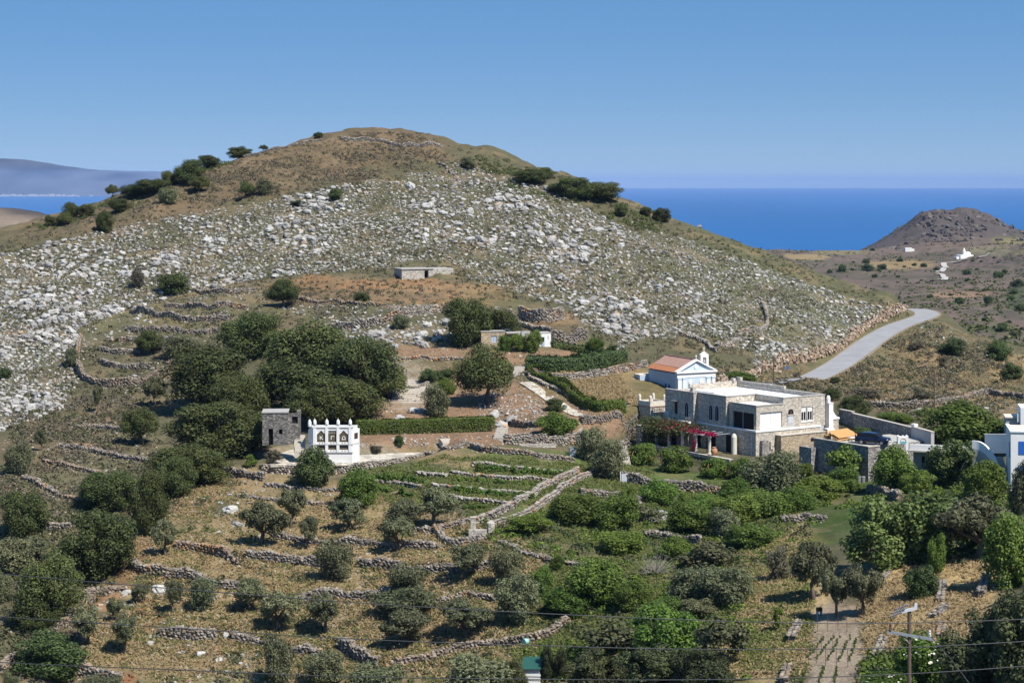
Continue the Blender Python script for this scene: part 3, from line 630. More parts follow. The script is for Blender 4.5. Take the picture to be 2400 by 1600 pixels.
h = hsv_var(n, rgb.outputs[0], no.outputs[0], .8, 1.2); n.links.new(h.outputs[0], b.inputs['Base Color'])
so_ = np.array([[-60000,300,SEA],[60000,300,SEA],[60000,62000,SEA],[-60000,62000,SEA]]); tag(mesh_np('sea', so_, np.array([[0,1,2,3]]), m), kind='structure')

# the air: one closed box round everything
hb = MB().box(-61000, 61000, -300, 63000, SEA-4, 150); hm = bpy.data.materials.new('haze'); hm.use_nodes = True
n = hm.node_tree; n.nodes.remove(n.nodes['Principled BSDF']); pv = n.nodes.new('ShaderNodeVolumePrincipled'); pv.inputs['Color'].default_value = (.36,.56,1,1); pv.inputs['Density'].default_value = 2.5e-5; pv.inputs['Anisotropy'].default_value = -.25
n.links.new(pv.outputs[0], n.nodes['Material Output'].inputs['Volume'])
if not globals().get('NOHAZE'): tag(hb.build('haze', hm), kind='stuff')
# ---------------------------------------------------------------- rocks
def hull_rock(seed, pts=14, sq=.42):
    r = random.Random(seed); bm = bmesh.new()
    for _ in range(pts):
        v = Vector((r.gauss(0,1), r.gauss(0,1), r.gauss(0,1))).normalized()
        v = Vector([math.copysign(abs(c)**sq, c)*.5*r.uniform(.82, 1.0) for c in v]); bm.verts.new(v)
    h = bmesh.ops.convex_hull(bm, input=bm.verts); bmesh.ops.delete(bm, geom=[g for g in h['geom_interior'] if isinstance(g, bmesh.types.BMVert)], context='VERTS')
    bmesh.ops.triangulate(bm, faces=bm.faces); bm.verts.index_update()
    V = np.array([v.co[:] for v in bm.verts]); Fc = np.array([[v.index for v in f.verts] for f in bm.faces]); bm.free(); return V, Fc
def blob_rock(seed, sub=3, amp=.42):
    bm = bmesh.new(); bmesh.ops.create_icosphere(bm, subdivisions=sub, radius=.5); bm.verts.index_update()
    V = np.array([v.co[:] for v in bm.verts]); Fc = np.array([[v.index for v in f.verts] for f in bm.faces]); bm.free()
    d = fbm(V[:,0]+V[:,2]*.7+seed*3.1, V[:,1]-V[:,2]*.6+seed*1.7, .55, 3, seed)
    d2 = fbm(V[:,1]+V[:,2]+seed, V[:,0]-V[:,2]*.5+seed*2.3, .2, 3, seed+5); V = np.sign(V)*np.abs(V/.5)**.8*.5
    return V*(1+amp*1.7*d+amp*1.1*d2)[:,None], Fc
ROCKS = [hull_rock(i, 13) for i in range(10)]; BOULD = [blob_rock(i) for i in range(8)]
SMALL = [blob_rock(20+i, 1, .45) for i in range(8)]; LEDGE = [hull_rock(40+i, 16, .8) for i in range(6)]
def rock_mesh(nm, g, mat, smooth=False):
    o = mesh_np(nm, g[0], g[1], mat, smooth=smooth); me = o.data; bpy.data.objects.remove(o); return me
def frames(nrm, tx, yaw):
    """rotation matrices with z along nrm, x near tx turned by yaw"""
    n = nrm/np.linalg.norm(nrm, axis=1)[:,None]; t = tx-n*(tx*n).sum(1)[:,None]; t /= np.linalg.norm(t, axis=1)[:,None]
    b = np.cross(n, t); c = np.cos(yaw)[:,None]; s = np.sin(yaw)[:,None]
    return np.stack([t*c+b*s, b*c-t*s, n], axis=2)
def normals(x, y, e=1.5):
    return np.c_[-(hz(x+e, y)-hz(x-e, y))/(2*e), -(hz(x, y+e)-hz(x, y-e))/(2*e), np.ones_like(x)]
def merged(name, protos, pos, R, sc, mat, parent=None, smooth=False, rng=RNG):
    which = rng.integers(0, len(protos), len(pos)); VV = []; FF = []; b = 0
    for k, (V, Fc) in enumerate(protos):
        idx = np.where(which == k)[0]
        if not len(idx): continue
        W = np.einsum('nij,nvj->nvi', R[idx], V[None]*sc[idx][:,None,:])+pos[idx][:,None,:]
        VV.append(W.reshape(-1, 3)); FF.append((Fc[None]+(np.arange(len(idx))*len(V))[:,None,None]).reshape(-1, Fc.shape[1])+b); b += len(idx)*len(V)
    return mesh_np(name, np.concatenate(VV), [np.concatenate(FF)], mat, parent, smooth)
def inst(name, me, pos, R, sc, parent):
    o = bpy.data.objects.new(name, me); m = Matrix([[R[0][0]*sc[0],R[0][1]*sc[1],R[0][2]*sc[2],pos[0]],[R[1][0]*sc[0],R[1][1]*sc[1],R[1][2]*sc[2],pos[1]],[R[2][0]*sc[0],R[2][1]*sc[1],R[2][2]*sc[2],pos[2]],[0,0,0,1]])
    o.matrix_world = m; link(o, parent); return o
STM = {'': [rock_mesh('stone', g, M['stone']) for g in ROCKS], 'o': [rock_mesh('stone', g, M['stone_o']) for g in ROCKS]}
M['pale_dry'] = rockmat('pale_dry_stone', [(0,(.22,.2,.17)),(.5,(.32,.29,.25)),(1,(.38,.345,.3))], .35)
STM['p'] = STM['x'] = [rock_mesh('stone', g, M['pale_dry']) for g in ROCKS]
MATW = {'': M['stone'], 'o': M['stone_o'], 'p': M['pale_dry'], 'x': M['pale_dry']}
def build_wall(pts, h, wd, thick=.62):
    style = wd[4]; D = pts[:,1].mean(); pl = resample(pts, .8)
    root_p = pl[len(pl)//2]; root = empty('dry_stone_wall', (root_p[0], root_p[1], float(hz(root_p[0], root_p[1]))), 0, wd[3], 'stone wall', 'dry stone walls')
    base = np.array(root.location)
    d = np.gradient(pl[:,:2], axis=0); d /= np.hypot(d[:,0], d[:,1])[:,None]; n = np.c_[d[:,1], -d[:,0]]
    if n[:,1].mean() > 0 or (abs(n[:,1].mean()) < .1 and n[:,0].mean() < 0): n = -n
    hl = h*(.92+.55*fbm(pl[:,0], pl[:,1], 3.0, 2, 9)) if style not in ('p','x') else h*np.ones(len(pl))
    if style == 'x':
        z0 = hz(pl[:,0]+n[:,0]*.5, pl[:,1]+n[:,1]*.5); zt = np.full(len(pl), PZ+.02); hl = np.maximum(zt-z0, .35)
    # core
    f = pl[:,:2]+n*thick*.36; bk = pl[:,:2]-n*thick*.4; zf = hz(f[:,0], f[:,1]); zb = hz(bk[:,0], bk[:,1]); z0 = np.minimum(zf, zb)
    top = zf+hl-.06; m = len(pl)
    V = np.concatenate([np.c_[f, z0-.4], np.c_[f, top], np.c_[bk, np.maximum(top, zb-.05)], np.c_[bk, z0-.4]])-base
    q = np.arange(m-1); FcA = np.concatenate([np.c_[q+k*m, q+1+k*m, q+1+((k+1)%4)*m, q+((k+1)%4)*m] for k in range(4)])
    mesh_np('wall_core', V, [FcA, np.array([[0,m,2*m,3*m],[m-1,4*m-1,3*m-1,2*m-1]])], M['core'], root)
    # stones in rough courses on the near face, and caps
    ppm = F/D; sp = .44 if ppm > 15 else .55; sl = resample(np.c_[pl, hl, zf], sp*.93); nn = np.c_[np.interp(np.linspace(0,1,len(sl)), np.linspace(0,1,m), n[:,0]), np.interp(np.linspace(0,1,len(sl)), np.linspace(0,1,m), n[:,1])]
    dl = np.c_[-nn[:,1], nn[:,0]]; P_, Z_, S_ = [], [], []
    mx = sl[:,3].max(); rows = max(2, int(round(mx/.31)))
    for r in range(rows):
        for i in range(len(sl)):
            if r*.31 > sl[i,3]-.12: continue
            if wd[2] == 0 and random.random() < .03: continue
            off = random.uniform(-.1, .1)+(.2 if r % 2 else 0)
            p = sl[i,:2]+dl[i]*off+nn[i]*(thick*.42+random.uniform(-.05,.05)); P_.append((p[0], p[1], sl[i,4]+.12+r*.31+random.uniform(-.05,.05)))
            S_.append((sp*random.uniform(.8,1.35), .42*random.uniform(.8,1.2), .31*random.uniform(.8,1.3))); Z_.append(i)
    cap = style in ('p','x')
    for i in range(len(sl)):
        for k in ((-.22,.2) if not cap else (0,)):
            p = sl[i,:2]+nn[i]*k+dl[i]*random.uniform(-.1,.1); zt = sl[i,4]+sl[i,3]
            P_.append((p[0], p[1], zt-.02+random.uniform(-.05,.05) if not cap else zt+.02))
            S_.append((sp*random.uniform(.8,1.3), .42, .28*random.uniform(.7,1.5)) if not cap else (sp*1.25, thick*1.15, .16)); Z_.append(i)
    if not cap:                                    # fallen stones at the foot
        for _ in range(len(sl)//3):
            i = random.randrange(len(sl)); k = random.uniform(.6, 1.8); p = sl[i,:2]+nn[i]*k; P_.append((p[0], p[1], float(hz(p[0], p[1]))+.05)); s_ = random.uniform(.2,.5); S_.append((s_, s_*.9, s_*.7)); Z_.append(i)
    P_ = np.array(P_); S_ = np.array(S_); dx = np.c_[dl[Z_], np.zeros(len(Z_))]; up = np.tile((0.,0.,1.), (len(Z_),1))+RNG.normal(0,.12,(len(Z_),3))
    R_ = frames(up, dx, RNG.normal(0,.14,len(Z_))); order = np.argsort(-(S_[:,0]*S_[:,2])); nI = 300 if ppm > 14 else 0
    ch = order[:nI]; rest = order[nI:]
    for i in ch: inst('stone', random.choice(STM[style]), P_[i]-base, R_[i], S_[i], root)
    if len(rest): tag(merged('rubble', ROCKS, P_[rest]-base, R_[rest], S_[rest], MATW[style], root), kind='stuff')
for pts, h, wd in WP: build_wall(pts, h, wd)

# ---------------------------------------------------------------- limestone boulders
def inpoly(u, v, poly):
    ins = np.zeros(u.shape, bool); j = len(poly)-1
    for i in range(len(poly)):
        xi, yi = poly[i]; xj, yj = poly[j]; ins ^= ((yi > v) != (yj > v)) & (u < (xj-xi)*(v-yi)/(yj-yi+1e-12)+xi); j = i
    return ins
KEEP = []      # picture ellipses kept free of boulders: fields, yards, buildings
for e in [(920,685,270,26),(1160,825,300,24),(1000,950,130,60),(1420,905,200,55),(990,640,90,30),(620,375,440,60),(1270,735,70,25),(1320,780,70,20),(1600,850,160,60),(270,850,70,35)]: KEEP.append(e)
ZB = [  # polygon, how many tries, (small, large) size in metres, region label
 ([(0,600),(330,520),(640,470),(640,650),(420,690),(200,760),(0,930)], 5200, (.45,1.9), 'pale limestone boulder among scrub on the far left hillside'),
 ([(640,470),(930,405),(1060,380),(1060,640),(880,630),(640,650)], 4600, (.45,2.0), 'pale flat limestone outcrop on the middle of the hill above the ruined hut'),
 ([(1060,380),(1230,420),(1480,540),(1720,650),(1640,770),(1420,790),(1260,700),(1060,640)], 6200, (.45,2.1), 'pale limestone boulder on the right half of the hill'),
 ([(1480,520),(1720,600),(1960,690),(2080,725),(1980,800),(1760,880),(1440,840),(1460,760),(1640,770)], 4600, (.35,1.4), 'pale limestone boulder on the greener right flank above the road'),
 ([(0,760),(180,770),(190,880),(150,960),(0,1010)], 1700, (.4,1.5), 'pale limestone boulder left of the curved stone enclosure'),
 ([(190,690),(640,660),(600,760),(420,880),(300,940),(190,840)], 1200, (.3,1.1), 'pale limestone boulder between the terrace walls of the left slope'),
 ([(640,715),(1060,715),(1060,800),(960,830),(880,830),(760,760)], 620, (.5,1.7), 'grey limestone boulder on the rocky bank left of the domed tree'),
 ([(420,1150),(600,1150),(640,1250),(470,1260)], 130, (.3,1.2), 'pale rock in dry grass beside the oak strip'),
 ([(380,1500),(760,1520),(760,1600),(380,1600)], 260, (.25,.9), 'pale rock in the weedy slope at the bottom left'),
 ([(250,1360),(620,1380),(620,1470),(250,1470)], 110, (.25,.8), 'pale rock in dry grass between the lower olives'),
 ([(1150,920),(1260,930),(1300,990),(1180,1000),(1060,960)], 420, (.3,1.4), 'orange stained rock in the rock garden below the wide oak'),
 ([(880,930),(1010,960),(1000,990),(880,980)], 70, (.4,1.3), 'grey rock above the long clipped hedge'),
 ([(2050,900),(2400,930),(2400,970),(2080,960)], 220, (.3,1.0), 'pale rock on the dry spur at right'),
 ([(2150,740),(2330,830),(2260,880),(2160,800)], 160, (.3,1.1), 'pale rock on the spur below the road bend'),
 ([(560,1250),(760,1300),(740,1345),(560,1340)], 70, (.25,.7), 'loose stone below the tumbled terrace wall'),
 ([(950,1095),(1110,1105),(1090,1115),(960,1115)], 40, (.3,.9), 'flat pale rock at the head of the vineyard'),
]
BIG = [(1085,1550+0,0,0)]
allP, allS, allL, allW = [], [], [], []
for poly, tries, (smin, smax), lab in ZB:
    p = np.array(poly, float); u = RNG.uniform(p[:,0].min(), p[:,0].max(), int(tries*2.6)*3); v = RNG.uniform(p[:,1].min(), p[:,1].max(), int(tries*2.6)*3)
    ok = inpoly(u, v, poly)
    for eu, ev, ru, rv in KEEP: ok &= ((u-eu)/ru)**2+((v-ev)/rv)**2 > 1+.4*vnoise(u, v, 40)
    tries = int(tries*2.6) if smax > 1.25 else tries; u, v = u[ok][:tries], v[ok][:tries]; q = ray(u, v); ok = ~np.isnan(q[:,0]); q = q[ok]
    cl = fbm(q[:,0], q[:,1], 16, 3, 50)+.6*fbm(q[:,0], q[:,1], 5, 2, 60)
    k = RNG.random(len(q)) < smooth(-.8, .3, cl)*.8+.12
    q = q[k]; cl = cl[k]; s = smin*.66+(smax*.66-smin*.66)*RNG.random(len(q))**3.4*(.5+.9*smooth(-.2,.5,cl))
    d, _, _ = seg_dist(road, q[:,0], q[:,1]); k = d > 4.5; q = q[k]; s = s[k]
    allP.append(q); allS.append(s); allL += [lab]*len(q)
q = np.concatenate(allP); s = np.concatenate(allS); lab_ = np.array(allL)
cell = {}; keep = np.zeros(len(q), bool)                     # boulders keep clear of each other
for i in np.argsort(-s):
    cx_, cy_ = int(q[i,0]/2.2), int(q[i,1]/2.2); ok_ = True
    for a_ in (-1,0,1):
        for b_ in (-1,0,1):
            for j_ in cell.get((cx_+a_, cy_+b_), ()):
                if abs(q[i,0]-q[j_,0]) < .56*(s[i]+s[j_]) and abs(q[i,1]-q[j_,1]) < .48*(s[i]+s[j_]): ok_ = False; break
            if not ok_: break
        if not ok_: break
    if ok_: keep[i] = True; cell.setdefault((cx_, cy_), []).append(i)
q = q[keep]; s = s[keep]; lab = np.array(lab_[keep].tolist(), dtype='<U120')
hand = [(243,678,34),(378,868-0,10),(880,795,60),(850,820,36),(985,812,34),(920,815,26),(1230,650,24),(1190,655,26),(1000,765,30),(1050,760,34),(985,790,26),(1100,800,24),(372,1390,40),(292,1392,26),(490,1410,40),(530,1490,24),(355,1510,24),(500,1520,20),(540,1200,44),(560,1230,26),
        (470,1535,26),(510,1550,22),(560,1555,18),(430,1530,18),(230,620,40),(365,610,44),(410,620,40),(490,565,60),(1420,600,24),(1640,520,30),(1530,590,26),(1250,610,22),(960,440,44),(930,430,30),(1790,640,22),(1160,975,34),(1175,1000,40),(1150,990,26),(1195,985,40),(975,965,40),(940,985,34),(1010,985,20)]
hq = ray([a[0] for a in hand], [a[1] for a in hand], near=True); hs_ = np.array([a[2]*(.42 if a[1] < 700 else .68) for a in hand])*hq[:,1]/F
def hlab(a):
    u, v, w_ = a
    if v > 1100: return 'large pale rock in dry grass on the lower olive terraces'
    if 1100 < u < 1250 and v > 900: return 'large orange stained rock of the garden outcrop below the wide oak'
    if v > 900: return 'large grey rock above the long clipped hedge'
    if v > 740: return 'large rounded grey boulder on the rocky bank left of the white chapel hut'
    return 'large pale limestone boulder standing out on the hillside'
q = np.r_[q, hq]; s = np.r_[s, hs_]; lab = np.r_[lab, [hlab(a) for a in hand]].astype('<U120')
N_ = len(q); flat = RNG.uniform(.5, 1.0, N_); sc = np.c_[s*RNG.uniform(.95,1.55,N_), s*RNG.uniform(.65,1.0,N_), s*flat]
R_ = frames(normals(q[:,0], q[:,1], 2.5)+RNG.normal(0,.16,(N_,3)), np.tile((1.,0,0),(N_,1)), RNG.normal(0,.4,N_))
q[:,2] = hz(q[:,0], q[:,1])+sc[:,2]*.12
size = s*F/q[:,1]; order = np.argsort(-size); ch, rest = order[:300], order[300:]
BM = [rock_mesh('boulder', g, M['boulder'], False) for g in BOULD]
LMK = [('the left edge',0,700),('the left edge, lower down',0,900),('the left skyline trees',300,470),('the brown upper slope',600,470),('the steep path below the summit',1050,440),('the summit',930,400),('the right skyline thicket',1370,500),
       ('the sea horizon notch',1560,560),('the ruined hut, left of it',820,600),('the ruined hut, above it',980,570),('the ruined hut, right of it',1150,640),('the bright green shrub',405,650),('the thin grey tree',321,640),('the open slope left of centre',640,580),
       ('the open slope right of centre',1250,560),('the round ruins',1400,720),('the round ruins, uphill',1330,640),('the winding pale wall',1760,760),('the hill shoulder above the road',1900,740),('the chapel, uphill of it',1580,740),('the curved enclosure',110,830),('the lone tree with a long shadow',600,640),('the top terrace walls',450,720),
       ('the right flank',1650,640),('the domed tree',950,790),('the clipped hedge',960,970),('the rock garden',1180,980),('the lower olives',450,1440),('the diagonal oak strip',520,1200),('the dry spur',2200,930)]
sup = ['largest','second largest','third largest']; seen = {}
for i in ch:
    pu, pv = pix(*q[i]); nm_ = min(LMK, key=lambda m_: (m_[1]-pu)**2+2.2*(m_[2]-pv)**2)[0]; c_ = seen.get(nm_, 0); seen[nm_] = c_+1
    base_l = 'pale limestone boulder nearest to ' if pv < 860 else 'pale rock nearest to '
    lab[i] = (sup[c_]+' '+base_l+nm_) if c_ < 3 else ('smaller '+base_l+nm_)
    o = inst('boulder', random.choice(BM), q[i], R_[i], sc[i], None); tag(o, str(lab[i]), 'boulder', 'limestone boulders on the hillside')
big = rest[size[rest] > 9]; sm = rest[size[rest] <= 9]
tag(merged('hillside_rocks', SMALL+ROCKS[:4], q[big], R_[big], sc[big], M['boulder']), kind='stuff')
tag(merged('hillside_stones', ROCKS, q[sm], R_[sm], sc[sm], M['boulder']), kind='stuff')
print('boulders', N_, len(big), len(sm))

# cut bank of broken orange rock along the road
bank = [(1700,905),(1763,893),(1838,873),(1923,846),(1984,815),(2025,782),(2076,755),(2134,735)]
bq = ray([b[0] for b in bank], [b[1] for b in bank], near=True); bq = bez(bq, 8); bl = resample(bq, .7); P_ = []; S_ = []
for p in bl:
    for k in range(9):
        off = random.uniform(-1.2, 1.2); P_.append((p[0]-abs(random.gauss(0,.5))-.3, p[1]+off+1.0, 0)); z = random.random()**1.2; s_ = random.uniform(.25,.75); S_.append((s_, s_*.9, s_*1.3)); P_[-1] = (P_[-1][0], P_[-1][1], float(hz(P_[-1][0], P_[-1][1]))+z*1.1)
P_ = np.array(P_); S_ = np.array(S_); M['bank'] = rockmat('ochre_bank', [(0,(.24,.17,.12)),(.5,(.36,.27,.19)),(1,(.44,.37,.3))], .1, (.4,.2,.08))
bo = merged('road_cutting_rock', ROCKS, P_, frames(np.tile((0.,-.3,1.),(len(P_),1))+RNG.normal(0,.4,(len(P_),3)), np.tile((1.,0,0),(len(P_),1)), RNG.uniform(0,6,len(P_))), S_, M['bank']); tag(bo, kind='stuff')

# scattered small stones on the bare yards and terraces
yq = []
for poly, n_ in [([(880,790),(1300,790),(1460,1000),(1330,1040),(830,1050)],1500),([(0,950),(300,930),(420,1120),(120,1420),(0,1500)],1100),([(380,1120),(1000,1150),(1250,1300),(1300,1600),(0,1600),(330,1330)],2200),([(1720,905),(2150,740),(2400,830),(2400,990)],900)]:
    p = np.array(poly, float); u = RNG.uniform(p[:,0].min(), p[:,0].max(), n_*2); v = RNG.uniform(p[:,1].min(), p[:,1].max(), n_*2); ok = inpoly(u, v, poly); qq = ray(u[ok], v[ok]); yq.append(qq[~np.isnan(qq[:,0])])
yq = np.concatenate(yq); yq = yq[RNG.random(len(yq)) < smooth(-.2,.3,fbm(yq[:,0],yq[:,1],6,3,71))+.08]; ys = RNG.uniform(.1,.38,len(yq))*(1+.8*(RNG.random(len(yq))>.93)); d_, _, _ = seg_dist(road, yq[:,0], yq[:,1]); yq = yq[d_ > 3.2]; ys = ys[d_ > 3.2]
tag(merged('loose_stones', ROCKS, yq, frames(normals(yq[:,0],yq[:,1])+RNG.normal(0,.2,(len(yq),3)), np.tile((1.,0,0),(len(yq),1)), RNG.uniform(0,6.3,len(yq))), np.c_[ys*1.3,ys,ys*.7], M['pale_dry']), kind='stuff')
# ---------------------------------------------------------------- vegetation
def leaf_quads(C, Nrm, size, asp=1.6, rng=RNG, fold=.0):
    n = len(C); nn = Nrm/(np.linalg.norm(Nrm, axis=1)[:,None]+1e-9); r = rng.normal(0,1,(n,3)); t = np.cross(nn, r); t /= np.linalg.norm(t, axis=1)[:,None]+1e-9; b = np.cross(nn, t)
    s = size*rng.uniform(.65,1.35,n)[:,None]; a = t*s*.5*asp**.5; c = b*s*.5/asp**.5
    V = np.stack([C-a, C-c*1.0, C+a, C+c], axis=1).reshape(-1,3); F4 = np.arange(4*n).reshape(n,4); return V, F4
def crown_pts(n, lobes, z0, z1, seed, spread=.36, rl=(.14,.24), flat=1.0, shell=.35, up=.25, prof='ball'):
    """leaf centres and facing inside a crown one unit wide; lobes give the uneven outline"""
    g = np.random.default_rng(seed); zc = (z0+z1)/2; hh = (z1-z0)/2; L = []
    while len(L) < lobes:
        p = g.uniform(-1,1,3); d = np.linalg.norm(p)
        if d > 1 or d < .25: continue
        if prof == 'cone' : p[:2] *= (1-.75*(p[2]+1)/2)
        if prof == 'umb' and p[2] < -.35: continue
        L.append((p[0]*spread, p[1]*spread, zc+p[2]*hh*.78, g.uniform(*rl)))
    L = np.array(L); w = L[:,3]**2; k = g.choice(len(L), n, p=w/w.sum()); d = g.normal(0,1,(n,3)); d[:,2] += up*.8; d /= np.linalg.norm(d,axis=1)[:,None]
    rad = L[k,3]*(1-shell*g.random(n)**1.8*1.2); hr = hh/.5
    C = L[k,:3]+d*rad[:,None]*np.array((1,1,max(.55,min(1.2,hr)) *flat)); Nn = d+g.normal(0,.45,(n,3)); Nn[:,2] += up
    k = .5/np.percentile(np.hypot(C[:,0], C[:,1]), 95); a, b = np.percentile(C[:,2], (2, 98)); kz = (z1-z0)/(b-a)
    C[:,:2] *= k; C[:,2] = z0+(C[:,2]-a)*kz; L[:,:2] *= k; L[:,2] = z0+(L[:,2]-a)*kz; C[:,2] = np.maximum(C[:,2], .01*g.random(n)); return C, Nn, L
def mk(name, V, F4, mat):
    o = mesh_np(name, V, F4, mat); me = o.data; bpy.data.objects.remove(o); return me
def crown_mesh(seed, n, size, lobes, z0, z1, asp=1.6, mat=None, **k):
    C, Nn, L = crown_pts(n, lobes, z0, z1, seed, **k); V, F4 = leaf_quads(C, Nn, size, asp, np.random.default_rng(seed+1)); return V, F4, L
def trunk_mesh(seed, L, z0, fork=.3, r0=.045, limbs=5, mat=None, lean=.06):
    r = random.Random(seed); mb = MB(); f = Vector((r.uniform(-lean,lean), r.uniform(-lean,lean), max(.12,fork)))
    mb.tube([(0,0,-.06),(f.x*.3,f.y*.3,f.z*.4),tuple(f)], [r0*1.35,r0,r0*.8], 7)
    idx = list(range(len(L))); r.shuffle(idx)
    for i in idx[:limbs]:
        e = Vector(L[i,:3]); m = f.lerp(e,.5)+Vector((r.uniform(-.05,.05),r.uniform(-.05,.05),-.03)); mb.tube([tuple(f-Vector((0,0,.02))),tuple(m),tuple(e)], [r0*.6,r0*.4,r0*.16], 5)
    return mb
SPEC = {  # type: (variants, leaves, leaf size, lobes, z0, z1, aspect, material, trunk(fork, radius, limbs, material), extra)
 'olive':  (6, 6500, .044, 32, .4, 1.0, 2.2, 'olive', (.3,.05,6,'bark'), dict(spread=.4, rl=(.08,.18), shell=.6)),
 'bushy':  (4, 8500, .043, 40, .05, 1.0, 2.0, 'olive', (.15,.05,6,'bark'), dict(spread=.37, rl=(.12,.2), shell=.5)),
 'oak':    (4, 22000, .028, 70, .05, 1.0, 1.4, 'oak', (.2,.035,8,'bark'), dict(spread=.4, rl=(.09,.17), shell=.45)),
 'umbrella':(2, 18000, .028, 46, .32, 1.0, 1.4, 'oak', (.3,.035,8,'bark'), dict(spread=.41, rl=(.09,.17), shell=.45, prof='umb')),
 'round':  (4, 12000, .042, 40, .02, 1.0, 1.4, 'darkg', (.1,.03,4,'bark'), dict(spread=.36, rl=(.12,.19), shell=.35)),
 'green':  (4, 13000, .04, 56, .03, 1.0, 1.4, 'green', (.15,.035,6,'bark'), dict(spread=.38, rl=(.1,.18), shell=.4)),
 'citrus': (3, 8000, .05, 34, .04, .98, 1.5, 'bright', (.15,.03,4,'bark'), dict(spread=.35, rl=(.13,.2), shell=.35)),
 'fig':    (3, 12000, .042, 60, .0, 1.0, 1.1, 'fig', (.15,.03,9,'palebark'), dict(spread=.42, rl=(.08,.15), shell=.7)),
 'conifer':(2, 18000, .036, 60, .03, 1.0, 2.4, 'cypress', (.2,.03,6,'bark'), dict(spread=.38, rl=(.08,.15), shell=.6)),
 'scrub':  (4, 1500, .07, 16, .0, 1.0, 1.6, 'scrubg', None, dict(spread=.36, rl=(.12,.2), shell=.5)),
 'grey':   (3, 3600, .05, 26, .05, 1.0, 1.8, 'scrub', (.15,.025,8,'twig'), dict(spread=.38, rl=(.1,.18), shell=.7)),
 'vine':   (4, 500, .16, 9, .0, 1.0, 1.2, 'vine', None, dict(spread=.36, rl=(.14,.22), shell=.5)),
 'sapling':(3, 1600, .08, 10, .3, 1.0, 1.5, 'green', (.3,.03,3,'bark'), dict(spread=.3, rl=(.14,.22), shell=.6)),
}
PROTO = {}
for ty, (nv, nl, ls, lb, z0, z1, asp, mt, tk, ex) in SPEC.items():
    PROTO[ty] = []
    for k in range(nv):
        sd = hash(ty) % 1 + k*7+len(ty)*31+sum(map(ord, ty)); V, F4, L = crown_mesh(sd, nl, ls, lb, z0, z1, asp, **ex)
        cm = mk('crown', V, F4, M[mt]); tm = None
        if tk:
            o = trunk_mesh(sd, L, z0, tk[0], tk[1], tk[2]).build('trunk', M[tk[3]], None, True); tm = o.data; bpy.data.objects.remove(o)
        PROTO[ty].append((cm, tm))
def plant(ty, u, v, wpx, hpx, label, cat='tree', group=None, name=None, depth=.9, D=None, sub=True):
    p = G(u, v) if D is None else P(u, v, D)
    if np.isnan(p[0]): print('miss', u, v); return
    mpp = p[1]/F; W = wpx*mpp*1.06; Hh = max(.3, hpx*mpp*1.04-.1*W)
    root = empty(name or {'scrub':'shrub','grey':'shrub','citrus':'citrus_tree','olive':'olive_tree','bushy':'olive_tree','oak':'oak_tree','umbrella':'oak_tree','fig':'fig_tree','conifer':'conifer_tree','round':'bushy_tree','green':'broadleaf_tree','sapling':'sapling'}[ty],
                 (p[0], p[1]+W*.12, float(hz(p[0], p[1]+W*.12))-.05), random.uniform(0, 6.28), label, cat, group)
    root.rotation_euler = (random.gauss(0,.06), random.gauss(0,.06), root.rotation_euler[2]); root.scale = (W*random.uniform(.94,1.06), W*depth*random.uniform(.9,1.08), Hh*random.uniform(.93,1.1)); cm, tm = random.choice(PROTO[ty]); link(bpy.data.objects.new('crown', cm), root)
    if tm and sub: link(bpy.data.objects.new('trunk', tm), root)
    return root
def TREES(group, cat, rows):
    for r in rows: plant(r[0], r[1], r[2], r[3], r[4], r[5], cat, group)
